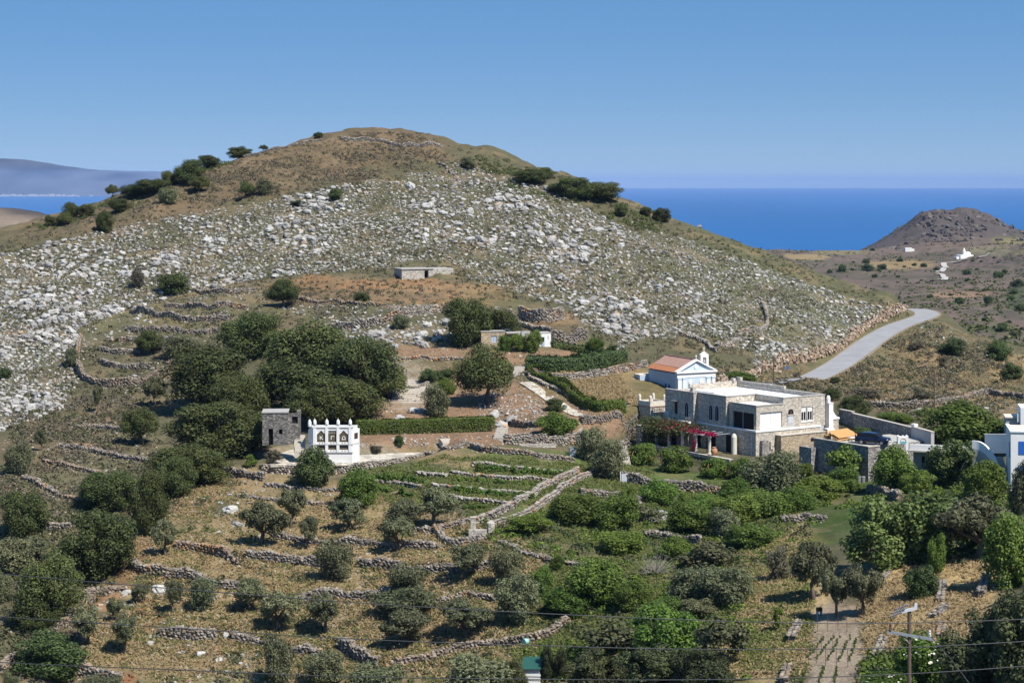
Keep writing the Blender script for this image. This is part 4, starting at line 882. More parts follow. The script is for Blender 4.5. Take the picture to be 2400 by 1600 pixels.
TREES('olive trees on the lower terraces', 'olive tree', [
 ('olive',387,1306,56,80,'small upright olive tree beside the big dark oak at left'), ('olive',610,1278,108,100,'broad olive tree with two spreading limbs above the middle terrace'),
 ('olive',680,1237,60,84,'narrow olive tree behind the broad two limbed olive'), ('olive',720,1288,44,70,'smallest round olive tree on a thin stem'),
 ('olive',811,1247,86,80,'dense grey olive tree in front of the bright almond tree'), ('bushy',942,1244,80,66,'rounded grey olive tree, middle of three touching above the hooked wall'),
 ('olive',1018,1236,92,98,'largest of three touching olive trees, at the vineyard edge'), ('olive',929,1296,80,84,'olive tree with several slim stems in front of the grey terrace wall'),
 ('bushy',782,1363,78,94,'greener dense olive tree at the end of the tumbled wall'), ('olive',324,1414,38,46,'thin small olive tree on bare earth under the big oak'),
 ('olive',404,1438,42,78,'narrow olive tree with a thick dark trunk beside a boulder'), ('bushy',475,1432,68,76,'round olive bush with its trunk hidden, third from left in the row'),
 ('olive',585,1434,76,78,'olive tree leaning over the end of the long wall'), ('olive',650,1482,94,92,'wide spreading olive tree with a forked trunk, left of twin'),
 ('olive',762,1485,90,90,'spreading olive tree with a forked trunk, right of twin'), ('olive',204,1512,72,94,'yellowish olive tree standing left of the red earth patch'),
 ('olive',288,1533,70,84,'olive tree with three slim stems below the red earth patch'), ('olive',262,1458,38,60,'dark narrow olive behind the yellowish olive tree'),
 ('bushy',650,1612,76,104,'grey double olive bush cut by the bottom edge, left'), ('bushy',757,1606,92,84,'grey olive bush cut by the bottom edge, right'),
 ('olive',1090,1362,86,94,'leaning olive tree in front of the even terrace wall'), ('bushy',1186,1372,72,88,'dark olive tree below the lane end'),
 ('bushy',952,1402,80,72,'upper bush of the tall olive clump at bottom centre'), ('bushy',948,1452,144,70,'wide middle part of the tall olive clump at bottom centre'),
 ('olive',944,1522,106,94,'lowest round olive of the tall clump, above the thick wall end'), ('olive',1090,1500,116,98,'broad pale olive tree right of the tall clump'),
 ('bushy',1212,1464,102,110,'rounded olive tree above the orange diagonal wall'), ('bushy',882,1628,112,70,'pale grey olive bush at the bottom edge'),
 ('bushy',25,1612,34,34,'tiny grey bush in the bottom left corner'), ('bushy',236,1622,84,40,'low grey bush at the foot of the thick left wall'),
 ('bushy',1388,1080,84,76,'grey olive tree left of the pergola, upper of two'), ('bushy',1427,1122,82,84,'grey olive tree left of the pergola, lower of two'),
 ('olive',1908,1408,104,138,'dark olive tree above the vegetable plot'), ('olive',1962,1448,80,122,'left half of the two trunked olive behind the vegetable plot'), ('olive',2024,1446,84,124,'right half of the two trunked olive behind the vegetable plot'),
 ('bushy',1630,1420,110,88,'wide grey olive thicket left of the dark olive'), ('bushy',1700,1424,110,94,'right part of the grey olive thicket'),
 ('bushy',1640,1450,90,50,'low grey olive in front of the thicket'), ('olive',2300,1314,172,150,'dark spreading olive tree at right above gold grass'), ('bushy',2396,1205,60,120,'grey olive tree at the right edge below the white house'),
 ('olive',97,1056,28,52,'lone small olive at the end of the bare terrace on the left slope'), ('bushy',37,1116,54,70,'dark olive bush near the left edge above the orange bank'),
 ('bushy',20,1346,104,80,'greyish low tree at the left edge'), ('olive',84,1316,76,56,'thin grey tree with a dark stem left of the big oak'), ('bushy',8,1412,46,74,'dark bush cut by the left edge'),
])
TREES('dark evergreen trees on the slope', 'oak tree', [
 ('oak',577,842,148,114,'round dark oak, highest of the central grove'), ('oak',730,905,196,142,'large oak at the top of the central grove'), ('oak',850,935,190,138,'right hand oak of the central grove'),
 ('oak',680,975,176,124,'oak in the middle of the grove above the little stone building'), ('oak',800,990,196,112,'oak shading the slope behind the dovecote'), ('umbrella',905,935,104,84,'outermost right oak branch hanging over the garden steps'),
 ('umbrella',742,1012,150,100,'oak boughs shading the roof of the little stone building'), ('oak',482,965,196,142,'greyish oak on the left of the grove'), ('oak',560,1000,136,122,'brownish oak between the two halves of the grove'), ('oak',500,1075,196,126,'broad oak in the lower part of the grove'),
 ('oak',592,1052,116,96,'oak beside the door of the little stone building'), ('oak',438,1138,176,102,'oak at the lower end of the grove'), ('oak',486,1134,104,72,'small oak above the orange earth bank'),
 ('umbrella',333,1046,90,92,'lone oak with dark shade left of the grove'), ('oak',258,1194,146,96,'oak halfway down the diagonal strip'), ('oak',345,1254,80,144,'very dark grey oak in the diagonal strip'),
 ('oak',402,1164,96,90,'small oak in the diagonal strip beside orange stones'), ('oak',222,1356,198,170,'biggest dark green oak of the diagonal strip'), ('oak',118,1470,146,152,'oak at the lower end of the diagonal strip'), ('oak',80,1485,110,70,'low dark oak skirt beside the diagonal wall'),
 ('round',108,1594,146,102,'dark spreading bush at the bottom left corner'), ('oak',48,1258,114,106,'large dark bush at the left edge'), ('umbrella',1137,950,146,132,'wide dark oak above the rock garden with deep shade'),
 ('oak',1092,812,112,104,'left and higher half of the domed green tree by the chapel hut'), ('oak',1165,800,110,76,'right half of the domed green tree by the chapel hut'), ('umbrella',664,722,78,64,'lone tree with a long shadow left of the brown field'),
 ('umbrella',347,834,66,60,'small round tree on the upper left terraces'), ('bushy',425,850,88,68,'two crowned grey tree on the upper left terraces'), ('round',405,690,66,48,'bright green shrub among boulders on the left slope'), ('grey',321,676,34,46,'thin grey tree among boulders on the left slope'),
 ('bushy',167,860,32,46,'grey tree outside the curved enclosure'), ('olive',228,967,24,64,'slender tree on the left slope below the enclosure'), ('olive',362,952,54,68,'thin leggy tree left of the grove'), ('round',10,888,32,28,'dark bush at the left edge among boulders'),
])
TREES('wind bent trees on the hill skyline', 'tree', [
 ('umbrella',262,462,30,28,'small leaning tree on the left skyline beside a rock ledge'), ('oak',442,436,70,54,'largest dark tree on the left skyline'), ('oak',490,394,54,30,'tree above the largest one on the left skyline'),
 ('oak',561,370,54,27,'low flat tree on the left skyline'), ('umbrella',617,354,22,15,'tiny lone tree on the left skyline'), ('oak',745,327,22,17,'small bush on the skyline near the summit'), ('oak',396,437,32,36,'narrow tree left of the largest skyline tree'),
 ('oak',357,455,86,38,'long low thicket on the left skyline'), ('oak',313,463,66,30,'low thicket beside the rock ledge on the left skyline'), ('umbrella',466,450,54,36,'umbrella tree with its own shadow on the brown upper slope'),
 ('bushy',393,478,44,38,'greyish tree below the skyline thicket'), ('umbrella',575,463,44,38,'rounded tree on the brown upper slope, left of pair'), ('bushy',619,457,36,34,'dark two stemmed tree on the brown upper slope, right of pair'),
 ('oak',280,497,54,30,'low dark bush left of pale rocks below the skyline'), ('oak',248,545,48,48,'dark leaning tree above the boulder field at left'), ('oak',165,514,36,36,'tree on the far left skyline'), ('oak',200,509,44,28,'low round tree beside it on the far left skyline'),
 ('umbrella',150,530,36,30,'open small tree left on the far left skyline'), ('oak',115,530,28,24,'leftmost dark bush on the skyline'), ('round',786,470,32,28,'dark round bush on the upper middle slope'), ('round',700,483,34,14,'flat dark bush left of the upper round bush'),
 ('oak',1350,465,96,48,'left part of the dark mounded thicket on the right skyline'), ('oak',1412,471,86,46,'right part of the dark mounded thicket on the right skyline'), ('oak',1240,430,84,34,'flat thicket on the right shoulder of the hill'),
 ('oak',1275,420,60,26,'upper end of the flat thicket on the right shoulder'), ('bushy',1297,452,34,22,'small grey bush between the two right hand thickets'), ('oak',1456,506,30,28,'dark bush below the mounded thicket'), ('oak',1553,521,40,32,'bush on the right skyline above the sea'),
 ('oak',1514,506,32,20,'small bush left of the last skyline bush'), ('bushy',1096,396,38,28,'grey bush right of the steep path'), ('bushy',940,770,38,34,'small olive bush on the pale stone bank'), ('round',846,704,36,20,'cone shaped dark bush on the brown field'),
])
TREES('garden trees and shrubs', 'tree', [
 ('green',832,1192,86,90,'bright green almond like tree below the dovecote'), ('round',733,1138,90,84,'dense round bush in front of the dovecote'), ('bushy',1025,977,60,74,'clipped round olive in the garden courtyard'),
 ('citrus',1040,925,50,36,'yellow green bush behind the clipped round olive'), ('round',1004,898,42,34,'dark clipped round bush, left of pair'), ('round',1042,890,38,28,'dark clipped round bush, right of pair'),
 ('green',1183,824,32,38,'oleander left of the chapel hut porch'), ('green',1212,824,38,42,'oleander in front of the chapel hut porch'), ('green',1250,826,40,46,'oleander right of the chapel hut porch'),
 ('green',1393,828,44,34,'green shrub at the upper end of the cactus row'), ('round',1303,964,54,34,'shrub spilling on the paved ramp'), ('green',1303,1020,88,54,'broad leafy shrub below the paved ramp'),
 ('sapling',590,1100,28,34,'little orange tree on the small terrace left of the dovecote'), ('grey',640,1092,44,38,'pale wispy shrub on the dovecote patio'), ('round',935,1048,20,22,'pale green tuft in the rockery right of the dovecote'), ('grey',880,1062,36,14,'low silver bush in the rockery'),
 ('citrus',1507,1092,68,54,'lemon tree below the pergola, leftmost of four'), ('citrus',1578,1106,82,58,'lemon tree below the pergola, second from left'), ('citrus',1675,1122,66,52,'lemon tree below the pergola, third from left'), ('citrus',1737,1124,66,50,'lemon tree below the pergola, fourth from left'),
 ('citrus',1883,1120,54,38,'citrus crown behind the dark tree below the villa'), ('bushy',1818,1172,136,108,'tall dark tree rising before the villa corner'), ('green',1730,1186,96,64,'green tree left of the tall dark tree'),
 ('green',2100,1142,108,94,'dense green tree beside the retaining wall corner'), ('green',2262,1046,196,108,'big walnut tree behind the flat roofed house'),
 ('fig',2245,1140,130,108,'pale branched fig beside the flat roofed house'), ('green',2315,1170,96,82,'green tree under the curved white stair'), ('green',2150,1155,84,54,'low green tree in shade below the flat roofed house'),
 ('fig',2085,1334,190,164,'great fig tree, left half with glossy leaves'), ('fig',2190,1318,186,158,'great fig tree, right half with pale branches'), ('green',2378,1376,118,150,'pale green tree at the right edge'),
 ('round',2160,1404,80,76,'dark shrub in the gold grass left of the stone line'), ('citrus',2195,1346,48,88,'bright green upright shrub under the great fig'), ('grey',1825,1360,64,84,'pale stemmed young fig beside the dark olive'),
 ('green',1755,1284,110,64,'dark green citrus mound at the garden edge'), ('bushy',1700,1264,74,70,'blue green bush beside the citrus mound'), ('green',1640,1220,120,60,'green hedge bank tree, first from left'), ('green',1715,1236,116,82,'green hedge bank tree, second from left'),
 ('green',1620,1255,110,74,'low bush mass in front of the hedge bank'), ('green',1800,1214,116,64,'green hedge bank tree, third from left'), ('green',1862,1198,114,62,'green hedge bank tree, fourth from left'), ('green',1920,1170,124,60,'green hedge bank tree, fifth from left'), ('green',1972,1152,84,58,'green hedge bank tree, last at the wall'),
 ('green',1270,1400,50,70,'upright green shrub left of the big bright mound'), ('green',1400,1424,138,108,'big bright green mound, dome of leaves'), ('green',1330,1444,108,66,'lower left lobe beside the big green mound'), ('green',1482,1432,92,68,'mid green shrub right of the big mound'),
 ('citrus',1307,1337,32,34,'yellow green sapling above the low wall'), ('green',1580,1316,76,62,'dark green bush right of the bare shrub'), ('green',1560,1456,104,56,'bright shrub in the tangle at bottom centre right'), ('scrub',1430,1538,140,98,'grassy green thicket below the big mound'),
 ('green',1560,1546,160,112,'leafy thicket at bottom centre right'), ('scrub',1690,1566,130,116,'green thicket left of the gold grass'), ('conifer',1400,1626,140,100,'dark conifer at the bottom centre'), ('conifer',1530,1626,150,108,'dark conifer at the bottom, right of centre'), ('conifer',1650,1626,140,96,'dark conifer at the bottom left of the vegetable plot'),
 ('bushy',1120,1650,150,110,'dark grey green bush at the bottom edge centre'), ('conifer',1207,1630,54,74,'dark narrow conifer beside the green roofed shed'), ('conifer',1282,1596,40,74,'slim dark conifer right of the green roofed shed, nearer'), ('conifer',1314,1594,30,66,'slim dark conifer right of the green roofed shed, farther'),
 ('conifer',2300,1630,170,190,'dark cypress mass at the bottom right, left part'), ('conifer',2385,1630,170,240,'dark cypress mass at the bottom right, right part'), ('sapling',1825,1478,26,56,'young dark sapling in yellow grass'),
 ('green',1350,1228,120,70,'low bramble mound below the lane'), ('green',1440,1240,110,74,'bramble mound in the garden, second'), ('scrub',1520,1230,70,50,'grey green bush left of the water tank'), ('citrus',1470,1200,40,60,'yellow green young tree by the curved wall'), ('citrus',1600,1215,42,54,'yellow green bush right of the water tank'),
 ('green',1545,1180,86,56,'dark green bush behind the water tank'), ('green',1235,1250,110,52,'dark ivy carpet along the lane wall'), ('green',1460,1295,100,56,'low ivy mass above the long grass'), ('scrub',1650,1330,130,72,'grey green bush bank in the middle garden'),
])
plant('sapling', 1985, 1130, 72, 80, 'feathery olive green tree against the dark retaining wall', 'tree', 'garden trees and shrubs', D=262.3)
TREES('shrubs on the dry spur', 'shrub', [
 ('oak',1950,938,40,28,'dark tree peeping behind the villa roof end'), ('oak',2003,982,68,54,'dark shrub behind the compound wall, nearest the white gate'), ('green',1733,900,70,32,'green shrub between chapel and road'), ('green',2100,992,96,32,'low green shrub behind the compound wall'),
 ('round',2023,1024,46,26,'little green bush before the compound wall'), ('round',2375,890,46,40,'dark shrub on the right edge of the spur'), ('round',2340,846,56,44,'green bush on the spur crest at right'), ('round',2236,830,56,36,'dark shrub on the spur below the road bend'),
 ('grey',2148,820,34,18,'blue grey agave on the bare spur'), ('grey',2210,858,24,24,'second blue grey agave lower on the spur'), ('grey',1870,885,20,14,'small bush at the road edge'), ('round',1960,898,24,16,'bush beside the near end of the road'), ('grey',2030,935,70,30,'grey thorny shrub on the brown spur'), ('grey',2160,935,60,30,'grey thorny shrub beside the far utility pole'),
])
# yellow fruit on the lemon trees: small, joined per tree
for o in [o for o in list(COL.objects) if o.get('label', '').startswith('lemon tree')]:
    c = []; g = np.random.default_rng(len(o.name)+3)
    d = g.normal(0,1,(70,3)); d /= np.linalg.norm(d,axis=1)[:,None]; pos = np.array((0,0,.5))+d*np.array((.46,.46,.42)); pos = pos[pos[:,1]*0+pos[:,2] > .12]
    tag(merged('fruit', [SMALL[0]], pos, np.tile(np.eye(3), (len(pos),1,1)), np.tile((.028,.028,.04), (len(pos),1)), M['yellow'], o), kind='stuff')
# bare shrub and elder flowers
p = G(1535, 1345); mb = MB(); r = random.Random(4)
for k in range(70):
    a = r.uniform(0,6.28); e = r.uniform(.15,1.3); Lh = r.uniform(1.2,2.9); d = Vector((math.cos(a)*math.cos(e), math.sin(a)*math.cos(e), math.sin(e))); m_ = d*Lh*.5+Vector((r.uniform(-.2,.2),)*3); mb.tube([(0,0,0),tuple(m_),tuple(d*Lh)], [.035,.022,.008], 4, False)
    for j in range(3): q2 = m_.lerp(d*Lh, r.random()); mb.tube([tuple(q2), tuple(q2+Vector((r.uniform(-.5,.5),r.uniform(-.5,.5),r.uniform(0,.6))))], [.014,.006], 3, False)
o = empty('bare_shrub', (p[0],p[1],float(hz(p[0],p[1]))-.1), 0, 'leafless pale grey shrub with tangled bare branches', 'shrub'); mb.build('branches', M['twig'], o)
for u, v, wp, hp, lb_ in [(2165,1592,140,104,'elder bush with white flower heads beside the pole'), (2090,1630,130,60,'low elder bush with white flowers at the bottom edge')]:
    o = plant('green', u, v, wp, hp, lb_, 'shrub', 'white flowering elders', 'elder_bush'); g = np.random.default_rng(wp); d = g.normal(0,1,(70,3)); d[:,2] = abs(d[:,2]); d /= np.linalg.norm(d,axis=1)[:,None]
    V, F4 = leaf_quads(np.array((0,0,.5))+d*np.array((.5,.5,.5)), d+np.array((0,0,.8)), .05, 1.0); tag(mesh_np('flowers', V, F4, M['elder'], o), kind='stuff')

# hedges
def hedge(poly, wid, hpx, mat, label, size=.22, dens=90, round_=.35, dz=None):
    pts = ray([p[0] for p in poly], [p[1] for p in poly], near=True) if dz is None else np.array([[*onz(*p, dz), dz] for p in poly]); pts = bez(pts, 6) if len(pts) > 2 else pts; h = hpx*pts[:,1].mean()/F; pl = resample(pts, .25); base = pl[len(pl)//2].copy()
    Ln = len(pl)*.25; n = int(Ln*(wid+2*h)*dens); i = RNG.integers(0, len(pl), n); d = np.gradient(pl[:,:2], axis=0); d /= np.hypot(d[:,0],d[:,1])[:,None]; nn = np.c_[-d[:,1], d[:,0]]
    if nn[:,1].mean() < 0: nn = -nn
    a = RNG.uniform(0, math.pi, n); cx = np.sign(np.cos(a))*np.abs(np.cos(a))**round_; cz = np.abs(np.sin(a))**round_; k = 1-.25*RNG.random(n)**2
    wv = 1+.35*fbm(pl[i,0]+cx, pl[i,1]+cz*2, 1.6, 2, 7)
    low = RNG.random(n) < .35; cz = np.where(low, RNG.random(n), cz); cx = np.where(low, np.sign(cx), cx)
    C = np.c_[pl[i,:2]+nn[i]*(wid*.5+cx*wid*.5*k*wv)[:,None]+d[i]*RNG.uniform(-.2,.2,n)[:,None], np.zeros(n)]; C[:,2] = (hz(C[:,0], C[:,1])+cz*h*k*wv) if dz is None else dz+cz*h*k*(1+.25*(wv-1))-.1
    Nn = np.c_[nn[i]*cx[:,None], cz]+RNG.normal(0,.5,(n,3)); V, F4 = leaf_quads(C-base, Nn, size, 1.4)
    o = empty('hedge', base, 0, label, 'hedge'); mesh_np('foliage', V, F4, M[mat], o)
    # woody inside
    q = np.c_[pl[:,:2]+nn*wid*.5, hz(pl[:,0]+nn[:,0]*wid*.5, pl[:,1]+nn[:,1]*wid*.5)]-base; mb = MB()
    f = q[::3]; n_ = len(f); nn_ = nn[::3]; w4 = wid*.28
    V = np.concatenate([np.c_[f[:,:2]-nn_*w4, f[:,2]-.2], np.c_[f[:,:2]-nn_*w4, f[:,2]+h*.62], np.c_[f[:,:2]+nn_*w4, f[:,2]+h*.62], np.c_[f[:,:2]+nn_*w4, f[:,2]-.2]]); k = np.arange(n_-1)
    mesh_np('stems', V, np.concatenate([np.c_[k+j*n_, k+1+j*n_, k+1+((j+1)%4)*n_, k+((j+1)%4)*n_] for j in range(4)]), M['oldwood'], o)
hedge([(838,1020),(1000,1016),(1158,1011)], 1.9, 36, 'green', 'long clipped green hedge running right from the dovecote', .18, 140, .22, -37.2)
hedge([(1238,882),(1285,905),(1340,942),(1400,966),(1468,980)], 1.8, 22, 'bright', 'trailing bright green hedge along the paved ramp', .24, 80)
hedge([(1232,868),(1320,872),(1400,868),(1474,848)], 3.4, 34, 'darkg', 'dark rounded hedge right of the garden steps', .26, 80, .6)
hedge([(1296,815),(1340,824),(1368,830)], 1.4, 14, 'fig', 'grey green prickly pear row right of the chapel hut', .35, 40, .6)

# grape vines in rows
for u0, v0, u1, v1, cnt, hp, lb_ in [(880,1128,990,1136,12,22,'grape vine in the left row behind the almond tree'), (1118,1105,1330,1118,17,20,'grape vine in the top row under the garden wall'), (1066,1128,1260,1142,9,16,'sparse grape vine in the second row'),
    (1060,1152,1250,1172,18,18,'grape vine in the third row beside the lane'), (882,1150,915,1155,4,14,'grape vine at the left end of the third row'), (935,1160,970,1166,4,18,'grape vine left of pale stones in the lower row'), (1085,1190,1140,1195,5,14,'grape vine in the lowest row')]:
    for k in range(cnt):
        t = (k+.5)/cnt; lb2 = lb_.replace('grape vine', 'leftmost grape vine') if k == 0 else (lb_.replace('grape vine', 'rightmost grape vine') if k == cnt-1 else lb_.replace('grape vine', 'inner grape vine')); plant('vine', u0+(u1-u0)*t+random.uniform(-4,4), v0+(v1-v0)*t+random.uniform(-1,1), random.uniform(14,24), hp*random.uniform(.7,1.15), lb2, 'grape vine', 'grape vines on the terraces', 'grape_vine', sub=False)

# ---------------------------------------------------------------- low cover: scrub cushions, dry and green grass (uncountable)
def cover(name, polys, n, mat, kind, seed):
    g = np.random.default_rng(seed); out = []
    tot = sum(w for _, w in polys)
    for poly, wgt in polys:
        m = int(n*wgt/tot); p = np.array(poly, float); u = g.uniform(p[:,0].min(), p[:,0].max(), m*3); v = g.uniform(p[:,1].min(), p[:,1].max(), m*3); jf = .25 if kind == 'bramble' else 1; ok = inpoly(u+90*jf*fbm(u, v, 130, 3, seed), v+60*jf*fbm(u, v, 110, 3, seed+9), poly); q = ray(u[ok][:m], v[ok][:m]); out.append(q[~np.isnan(q[:,0])])
    q = np.concatenate(out)
    if kind == 'bramble':
        cl = fbm(q[:,0], q[:,1], 8, 3, seed); q = q[g.random(len(q)) < smooth(-.25,.3,cl)+.05]; m = len(q); s = g.uniform(.5, 1.6, m); L = 60
        d = g.normal(0,1,(m*L,3)); d[:,2] = abs(d[:,2]); d /= np.linalg.norm(d,axis=1)[:,None]; c = np.repeat(q, L, 0); ss = np.repeat(s, L); C = c+d*np.c_[ss*.6, ss*.6, ss*.5]*g.uniform(.6,1.08,(m*L,1)); V, F4 = leaf_quads(C, d+g.normal(0,.45,d.shape), .24, 1.3, g)
    elif kind == 'scrub':
        cl = fbm(q[:,0], q[:,1], 7, 3, seed); q = q[g.random(len(q)) < smooth(-.3,.25,cl)+.08]
        d, _, _ = seg_dist(road, q[:,0], q[:,1]); q = q[d > 3.6]; m = len(q); s = g.uniform(.35, 1.15, m); L = 13
        d = g.normal(0,1,(m*L,3)); d[:,2] = abs(d[:,2]); d /= np.linalg.norm(d,axis=1)[:,None]; c = np.repeat(q, L, 0); ss = np.repeat(s, L)
        C = c+d*np.c_[ss*.5, ss*.5, ss*.42]*g.uniform(.7,1.05,(m*L,1)); C[:,2] += .0; V, F4 = leaf_quads(C, d+g.normal(0,.4,d.shape), .3, 1.3, g); sc_ = np.repeat(ss, 4)[:,None]*1.0; cc = np.repeat(C, 4, 0); V = cc+(V-cc)*sc_
    else:
        cl = fbm(q[:,0], q[:,1], 5, 3, seed); q = q[g.random(len(q)) < smooth(-.35,.2,cl)+.1]; d, _, _ = seg_dist(road, q[:,0], q[:,1]); q = q[d > 3.4]
        L = 5; m = len(q)*L; c = np.repeat(q, L, 0)+np.c_[g.normal(0,.3,(m,2)), np.zeros(m)]; c[:,2] = hz(c[:,0], c[:,1])+g.uniform(.03,.26,m)
        V, F4 = leaf_quads(c, g.normal(0,.55,(m,3))+np.array((.12,-.25,.8)), .24, 3.6, g)
    tag(mesh_np(name, V, F4, M[mat]), kind='stuff')
hillp = [(0,560),(300,450),(700,330),(1000,310),(1250,390),(1600,520),(2120,715),(2060,780),(1760,880),(1440,840),(1260,720),(900,720),(420,900),(150,1100),(0,1180)]
spur = [(1720,905),(1900,890),(2150,735),(2280,790),(2400,820),(2400,990),(2080,970),(1960,935)]
leftp = [(0,950),(300,930),(430,1120),(300,1330),(200,1440),(0,1600)]
cover('hill_scrub', [([(280,520),(560,370),(760,320),(1000,310),(1060,390),(640,460)],2.0),(hillp,7),(spur,2),(leftp,2.4)], 25000, 'scrub', 'scrub', 3); cover('green_scrub', [(hillp,5),(spur,1.5),(leftp,2),([(380,1160),(1250,1260),(1250,1600),(300,1600)],.5)], 17000, 'scrubg', 'scrub', 4)
dryp = [(380,1120),(1000,1150),(1250,1300),(1300,1600),(150,1600),(330,1330)]
cover('dry_grass', [(dryp,5),([(2020,1300),(2330,1300),(2330,1500),(2030,1560)],2),([(1720,1240),(1900,1240),(1860,1600),(1700,1600)],1.2),([(1290,870),(1500,860),(1530,960),(1350,930)],1),(spur,1.5),([(700,330),(1040,320),(1000,440),(500,470),(300,540)],.5),([(900,790),(1300,790),(1440,990),(840,1045)],.35)],  36000, 'dry', 'grass', 5)
cover('green_grass', [(dryp,1.5),([(1180,1240),(1500,1260),(1720,1300),(1720,1500),(1250,1600)],3),([(870,1100),(1340,1060),(1330,1120),(1110,1220),(870,1180)],1.6),([(1330,1090),(1700,1120),(1900,1200),(1750,1300),(1200,1240)],3),([(1120,1230),(1390,1100),(1360,1090),(1090,1225)],.5),([(1700,1240),(1900,1240),(1860,1600),(1700,1600)],1)], 40000, 'grass', 'grass', 6)
lush = [([(1120,1230),(1500,1170),(1720,1200),(1740,1330),(1500,1330),(1130,1290)],2.2),([(1480,1150),(1980,1090),(2000,1180),(1780,1290),(1500,1220)],1.5),([(1960,1080),(2400,1090),(2400,1330),(2260,1330),(1980,1200)],2.4),([(1230,1400),(1760,1300),(1760,1600),(1240,1600)],2.6),([(2020,1540),(2400,1480),(2400,1600),(2020,1600)],.8),([(1700,1220),(1900,1210),(1900,1330),(1720,1330)],.5)]
cover('garden_brambles', lush, 1500, 'green', 'bramble', 12); cover('dark_undergrowth', lush, 800, 'darkg', 'bramble', 15); cover('weeds', lush+[([(380,1500),(760,1520),(760,1600),(380,1600)],.6),(dryp,1.5)], 900, 'scrubg', 'bramble', 18)

cover('ridge_thicket', [([(40,530),(250,470),(330,440),(430,405),(560,370),(540,410),(420,450),(330,480),(240,500),(120,545)],1),([(1080,350),(1260,400),(1420,460),(1560,520),(1540,545),(1380,490),(1200,440)],1)], 1500, 'oak', 'bramble', 21)
# ---------------------------------------------------------------- buildings
def wall_x(mb, x0, x1, y0, y1, z0, z1, opens=()):
    x = x0
    for a, b, c, d in sorted(opens):
        mb.box(x, a, y0, y1, z0, z1); 
        if c > z0: mb.box(a, b, y0, y1, z0, c)
        if d < z1: mb.box(a, b, y0, y1, d, z1)
        x = b
    mb.box(x, x1, y0, y1, z0, z1); return mb
def wall_y(mb, x0, x1, y0, y1, z0, z1, opens=()):
    y = y0
    for a, b, c, d in sorted(opens):
        mb.box(x0, x1, y, a, z0, z1)
        if c > z0: mb.box(x0, x1, a, b, z0, c)
        if d < z1: mb.box(x0, x1, a, b, d, z1)
        y = b
    mb.box(x0, x1, y, y1, z0, z1); return mb
def swap(mb, rot):      # turn what was built in the x-z plane (facing -y) to face -x
    mb.v = [(y, -x, z) if rot else (x, y, z) for x, y, z in mb.v]; return mb
def arched(parent, face, c, w, z0, zs, mat_frame, mat_in, name='window', pointed=.5, plane=0.0, fr=.09):
    """arched opening set in a face: face 'f' looks to -y, face 'l' looks to -x; c centre along the face"""
    outer = arch_poly(-w/2-fr, w/2+fr, z0-fr, zs, 8, pointed); inner = arch_poly(-w/2, w/2, z0, zs, 8, pointed)
    def place(mb):
        mb.v = [(c+x, plane+y, z) if face == 'f' else (plane+y, c-x, z) for x, y, z in mb.v]; return mb
    fo = place(MB().wallpoly(outer, -.05, .1)).build(name, mat_frame, parent)
    place(MB().wallpoly(inner, -.06, .02)).build('pane', mat_in, fo)
    place(MB().box(-.02, .02, -.075, -.061, z0, zs+w*.3)).build('glazing_bar', mat_frame, fo)
    return fo
# --- the villa
vil = empty('stone_villa', HC, HTH, 'large two storey stone villa with white flat roof and stepped terraces', 'house')
hs = M['house_stone']
low = MB().prism([(-.4,-.35),(12.1,-.35),(12.1,20),(-1.7,22.2),(-1.7,13.4),(-.4,13.4)], -3.9, -.06); low.v = [(x,y,z if z < -1 else -.11) for x,y,z in low.v]; low.build('lower_storey', hs, vil)
cp = MB(); cp.box(-.5, 12.2, -.45, -.1, -.1, .16); cp.box(-.5, -.15, -.1, 13.3, -.1, .16); cp.box(-1.8, -.5, 13.3, 13.6, -.1, .16); cp.box(-1.8, -1.45, 13.6, 22.2, -.1, .16); cp.build('coping', M['white'], vil)
# annexe with the wide shaded opening (left) and the white shutters (front)
A = MB(); wall_y(A, 0, .4, 0, 6.0, -.05, 3.6, [(.55,5.25,.1,2.5)]); wall_x(A, .4, 5.2, 0, .4, -.05, 3.6, [(.75,4.9,.12,2.6)]); A.box(4.9, 5.2, .4, 6, -.05, 3.6); A.build('annexe_wall', hs, vil)
BX(.4, 4.9, .4, 6.0, 3.2, 3.5).build('annexe_roof', M['roofwhite'], vil); MB().box(-.08,5.2,-.08,.3,3.6,3.75).box(-.08,.3,.3,6,3.6,3.75).build('annexe_coping', M['concrete'], vil)
BX(.45, 4.85, 5.2, 5.9, -.05, 3.2).build('annexe_interior', M['dark'], vil)
gl = BX(.3, .34, .6, 5.25, .1, 2.5).build('sliding_glass', M['glass'], vil); BX(.26,.3,3.2,3.28,.1,2.5).build('glass_frame', M['paintgrey'], gl)
sh = MB()
for k in range(4): BX(.78+k*1.04, .78+k*1.04+1.0, .16, .22, .14, 2.58).build('shutter', M['white'], vil)
BX(.7, 4.95, -.02, .14, 2.6, 2.72).build('lintel', M['concrete'], vil); BX(.3,.42,.5,5.3,2.5,2.62).build('lintel', M['concrete'], vil)
BX(.75,4.9,-.12,.1,-.04,.28).build('sill', M['white'], vil)
